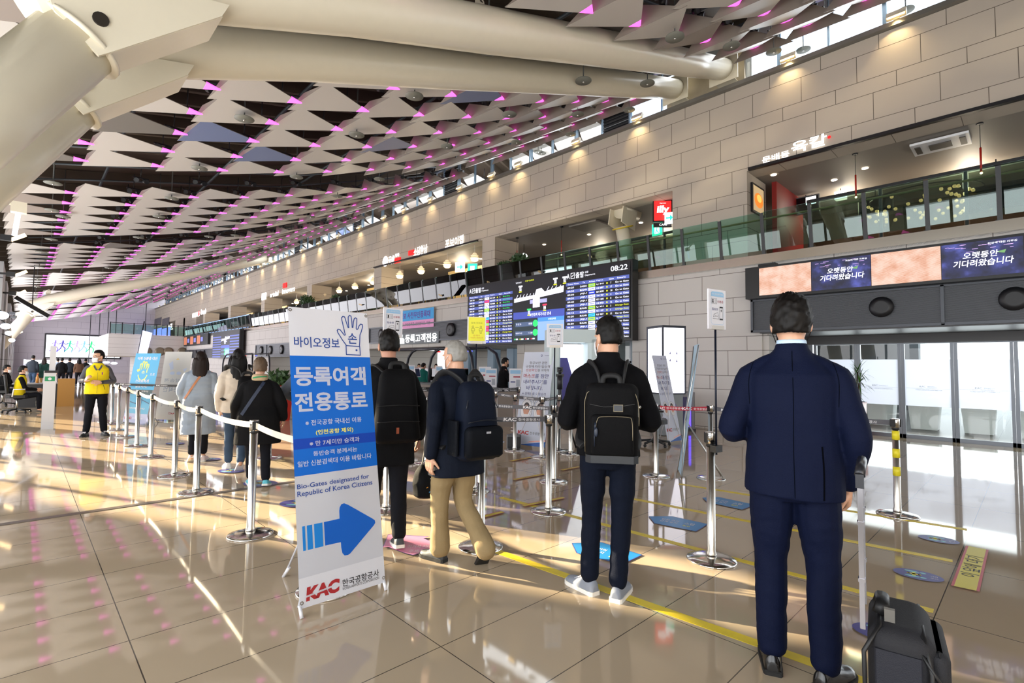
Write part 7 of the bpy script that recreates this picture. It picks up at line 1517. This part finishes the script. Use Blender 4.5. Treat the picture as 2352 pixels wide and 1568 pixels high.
t2, cy = backpack('black soft backpack worn by the person in the cream jacket', g, az, .88, -.14, .27, .15, .40, fabric('backpack_black', '#0b0b0d', .7), 'round', .10, 1.38, .12)
g = Vector((2.05, 6.42, 0)); az = vaz(g, .05)
t, HM, k, up = person('person with short curly brown hair in a wide black coat and green scarf', g, az, 1.50, dict(kneeL=(-.09, .08, .49), ankL=(-.08, .14, .085), kneeR=(.10, .02, .48), ankR=(.12, -.10, .09), heelR=.2, elbL=(-.275, -.02, 1.14), wrL=(-.29, .1, .95), elbR=(.285, -.02, 1.14), wrR=(.31, .06, .93)), dict(m=BLKC, hem=.60, w=1.16, flare=1.34, sr=1.38, fold=.010, fs=(5, 5, 5), name='coat'), (DKT, 1.02, .86), (mat('shoe_teal', '#58b4c4', .6), SOLEW), 'curly', mat('hair_curly_brown', '#5a4632', .6, noise=.4, nscale=25), v=.010, seed=31)
b = MB(); b.rings([sring(up((0, -.01, z)), r, r*.95) for z, r in ((1.455, .098), (1.49, .105), (1.53, .096), (1.545, .08))]); me = vox(b, .008, 2, .006, (14, 14, 14), 2); me.transform(Matrix.Scale(k, 4)); obj('scarf', me, mat('scarf_beige', '#b39a78', .8, noise=.3, nscale=20), t)
strip_on(t, 'scarf_stripe', mat('scarf_green', '#2f8a56', .8), part(t, 'scarf'), [(-.09*k, 1.49*k), (-.03*k, 1.505*k), (.05*k, 1.512*k), (.09*k, 1.51*k)], .016)
strip_on(t, 'bag_strap', mat('strap_navy', '#18243c', .6), part(t, 'coat'), [(.06*k, 1.44*k), (-.06*k, 1.24*k), (-.20*k, 1.0*k)], .035, off=.006)
# yellow vest man standing ---------------------------------------------------------------
g = gnd(217, 1000); az = vaz(g, pi)
t, HM, k, up = person('person in yellow vest and white mask standing with folded hands left of the barrier row', g, az, 1.66, dict(hyaw=-.95, face=True, kneeL=(-.11, .01, .49), kneeR=(.11, .01, .49), ankL=(-.15, .0, .085), ankR=(.14, .0, .085), footL=.3, footR=-.35, elbL=(-.27, -.02, 1.12), wrL=(-.06, .20, 1.10), elbR=(.26, -.03, 1.14), wrR=(.19, .22, 1.14), handL=((.9, .2, .1), (0, -1, 0), .5), handR=((-.3, .5, .6), (-1, 0, .2), .7)),
    dict(m=YV, hem=.86, w=1.06, flare=1.03, fold=.006, sleeves=False, under=GRS, name='vest', collar=False), (DKT, 1.06, .93), (mat('shoe_black', '#111113', .5), SOLEB), 'short', v=.009, fine=.006, seed=41, mask=MASKW, glasses=True)
vs = part(t, 'vest'); strip_on(t, 'front_zip', mat('zip_yellow_dark', '#a8941a', .5), vs, [(0, 1.40*k), (0, 1.1*k), (0, .88*k)], .008, side=1); strip_on(t, 'pocket_slit', mat('slit_dark', '#3a3410', .7), vs, [(-.10*k, 1.05*k), (-.13*k, .95*k)], .008, side=1); strip_on(t, 'emblem', mat('emblem_red_blue', '#9a4a78', .5), vs, [(-.085*k, 1.285*k), (-.065*k, 1.285*k)], .05, side=1)
strip_on(t, 'collar_lapel', GRS, vs, [(.062*k, 1.45*k), (.045*k, 1.40*k), (.015*k, 1.35*k)], .028, side=1, off=.004); strip_on(t, 'collar_lapel', GRS, vs, [(-.062*k, 1.45*k), (-.045*k, 1.40*k), (-.015*k, 1.35*k)], .028, side=1, off=.004)
b = MB(); q = up((-.085, .185, 1.105))*k; b.lathe([(.034, -.012), (.036, 0), (.034, .012)], n=14); b.xf(Matrix.Translation(q) @ Matrix.Rotation(pi/2, 4, 'Y')); b.build('wrist_watch', BLACKP, t)
# seated people at the left desk ------------------------------------------------------------
SIT = dict(kneeL=(-.11, .42, .50), kneeR=(.11, .42, .50), ankL=(-.11, .40, .09), ankR=(.11, .40, .09), elbL=(-.22, .12, 1.12), wrL=(-.12, .36, 1.08), elbR=(.22, .12, 1.12), wrR=(.12, .36, 1.08), lean=.10)
def seated(label, g, az, H, top, trs, **kw):
    t, HM, k, up = person(label, (g[0], g[1], -.42*H/1.75), az, H, dict(SIT, kneeL=(-.11, .42, .92), kneeR=(.11, .42, .92), ankL=(-.11, .44, .52), ankR=(.11, .44, .52), **kw.pop('pose', {})), top, trs, None, **kw); return t, up, k
g = gnd(40, 948)
t, up, k = seated('person in yellow vest and white mask seated at the left desk', g, pi*.5, 1.70, dict(m=YV, hem=.90, w=1.04, fold=.005, sleeves=False, under=BLKC, name='vest', collar=False), (DKT, 1.0, .9), v=.012, mask=MASKW, seed=51, pose=dict(face=True))
office_chair('black office chair of the seated person at the left desk', (g.x-.02, g.y, 0), -pi*.5+pi)
g = gnd(2, 938); t, up, k = seated('person with white mask at the extreme left edge, cut by the picture', (g.x, g.y+1.2, 0), pi*.6, 1.70, dict(m=BLKC, hem=.90, w=1.04, fold=.005), (DKT, 1.0, .9), v=.012, mask=MASKW, seed=53, pose=dict(face=True))
office_chair('second office chair at the extreme left edge', (g.x, g.y+1.2, 0), -pi*.6+pi)
# figures far away ---------------------------------------------------------------------------
SHB = (mat('shoe_black', '#111113', .5), SOLEB)
def far(label, px, py, az_off, H, topm, trm, hairm=None, hair='short', hem=.86, flare=1.0, pose={}, mask=None, seed=0, bag=None):
    g = gnd(px, py); return person(label, g, vaz(g, az_off), H, dict(pose), dict(m=topm, hem=hem, w=1.1, flare=flare, sr=1.2, fold=.006), (trm, 1.03, .92), SHB, hair, hairm, v=.016, fine=.012, mask=mask, seed=seed)
DG_, GR_, BRN, RED_ = fabric('dark_green_coat', '#1d3a33', .8), fabric('charcoal_jacket', '#23282e', .8), fabric('brown_jacket', '#5a4334', .8), fabric('wine_red', '#8a2438', .8)
WALK = dict(kneeL=(-.09, .14, .48), ankL=(-.09, .20, .085), kneeR=(.09, .0, .48), ankR=(.09, -.24, .12), heelR=.5)
far('small far figure in dark jacket and blue jeans walking behind the left desk', 72, 893, .4, 1.72, GR_, fabric('jeans_dark_blue', '#34465c', .8), seed=61, pose=WALK)
far('small far figure with long hair in a dark green coat behind the left desk', 98, 892, .2, 1.60, DG_, fabric('tan_skirt', '#a88a5c', .8), mat('hair_brown', '#1c100b', .55, spec=.25), 'long', .62, 1.2, seed=62)
far('small far figure all in black left of the yellow vest person', 139, 889, 0, 1.62, BLKC, DKT, seed=63)
far('small far figure in black further back, right of the post with green sign', 157, 885, .1, 1.62, GR_, DKT, seed=64)
far('small far figure in a brown jacket near the far counters', 179, 885, -.2, 1.6, BRN, DKT, hair='long', seed=65, pose=dict(hairlen=.3))
far('small far figure in dark clothes just left of the yellow vest person', 194, 884, .6, 1.6, BLKC, DKT, seed=66)
far('tiny far figure in grey partly behind the figure in black', 130, 882, 0, 1.6, GRC, DKT, seed=67)
# staff and travellers at the gate
def at(px, py, X): p_ = onx(px, py, X); return Vector((p_.x, p_.y, 0))
def near_p(label, g, az, H, topm, hair='short', hairm=None, pose={}, mask=None, seed=0, hem=.86): return person(label, g, az, H, pose, dict(m=topm, hem=hem, w=1.08, sr=1.15, fold=.006), (DKT, 1.03, .92), SHB, hair, hairm, v=.012, fine=.008, mask=mask, seed=seed)
near_p('person in black handing over papers at the gate, facing right', Vector((9.1, 9.75, 0)), vaz((9.1, 9.75), pi*.42), 1.66, BLKC, pose=dict(elbL=(-.2, .16, 1.16), wrL=(-.08, .40, 1.16), elbR=(.2, .16, 1.16), wrR=(.06, .42, 1.17), lean=.08, hpitch=-.15), mask=MASKB, seed=71)
near_p('person with white mask and tied dark hair facing left beside the mask notice banner', Vector((9.35, 9.0, 0)), vaz((9.35, 9.0), -pi*.55), 1.60, BLKC, 'long', mat('hair_soft_black', '#090605', .55, spec=.25), dict(face=True, elbL=(-.2, .16, 1.14), wrL=(-.08, .38, 1.12), elbR=(.2, .16, 1.14), wrR=(.06, .38, 1.14), hairlen=.22), MASKW, 72)
near_p('person in teal jacket with a red bag at the glass screen of the security counter', Vector((10.1, 14.9, 0)), vaz((10.1, 14.9), .35), 1.52, fabric('teal_jacket', '#1d6a62', .7), 'short', None, dict(hyaw=-.6, hpitch=-.2), None, 73)
t = thing('red_bag', 'red bag hanging beside the person in the teal jacket', 'bag', (9.75, 15.25, .78)); b = MB(); rbox(b, (0, 0, .17), (.30, .14, .34), .05); b.build('bag_body', RED_, t); b = MB(); b.tube([(-.08, 0, .33), (-.05, 0, .43), (.05, 0, .43), (.08, 0, .33)], .01, 6); b.build('bag_handle', RED_, t)
for i, (x, y) in enumerate(((12.3, 17.2), (12.4, 18.6))): near_p('%s dark-haired person behind the glass screen of the security counter' % ('right', 'left')[i], Vector((x, y, 0)), vaz((x, y), pi*.9), 1.5, GR_, mask=MASKW, seed=74+i)
g = gnd(712, 1100); near_p('person in grey hooded jacket hidden behind the arrow banner, only an elbow showing', g, vaz(g, .1), 1.68, fabric('grey_hoodie', '#565c66', .8), pose=dict(elbL=(-.36, -.02, 1.14), wrL=(-.25, .15, 1.05)), seed=78)
# small things on the counters
def kiosk_card(label, px, py, X, h_): 
    p_ = onx(px, py, X); t = thing('notice_stand', label, 'notice', (p_.x, p_.y, .91), face_yaw(p_)); h_ = max(.2, p_.z-.91); b = MB(); b.box((0, .02, h_/2), (h_*.62, .012, h_)); b.box((0, .03, .01), (h_*.5, .12, .02)); b.build('card', PAPER, t); b = MB(); b.m(LB); b.rect(-h_*.26, h_*.26, h_*.74, h_*.92, .012); b.m(BRED); b.rect(-h_*.1, h_*.24, h_*.55, h_*.62, .012); b.m(BNAV); b.rect(-h_*.24, h_*.0, h_*.3, h_*.36, .012); b.m(PGR); b.rect(.02, h_*.22, h_*.12, h_*.45, .012); b.build('print', None, t)
for i, (px, py, X, h_) in enumerate(((941, 838, 9.3, .36), (1013, 840, 9.3, .36), (1114, 842, 8.72, .36), (1128, 846, 8.70, .34), (1184, 846, 8.66, .34))): kiosk_card('white notice card on a counter, %s from the left behind the belts' % ordn[i], px, py, X, h_)
for i, (x, y, w_) in enumerate(((9.0, 9.3, 1.5), (9.6, 12.9, 2.6))):
    t = thing('gate_counter', ('nearer', 'farther')[i]+' brown gate counter with black top behind the belts', 'counter', (x-.3, y, 0), WALLF); b = MB(); b.box((0, 0, .43), (w_, .5, .86)); b.build('counter_body', mat('counter_taupe', '#6a5f55', .5), t); b = MB(); b.box((0, 0, .885), (w_+.06, .56, .05)); b.build('counter_top', mat('counter_black', '#1d1e20', .3), t)
p_ = onx(958, 885, 9.32); t = thing('tablet_reader', 'tilted tablet reader on the farther gate counter', 'tablet', (p_.x, p_.y, .91), face_yaw(p_)+.5); b = MB(); b.box((0, 0, .30), (.20, .03, .30), rot=(-.3, 0, .1), bev=.005); b.build('tablet_body', WHITEP, t); b = MB(); b.box((.004, -.018, .30), (.16, .008, .25), rot=(-.3, 0, .1)); b.build('tablet_screen', mat('tablet_dark', '#20263a', .15), t); b = MB(); b.cyl((0, .02, 0), (0, .01, .2), .02, n=8); b.lathe([(.09, 0), (.08, .015)], n=16); b.build('tablet_stand', STEEL, t)
bpy.data.scenes.remove(_ts)
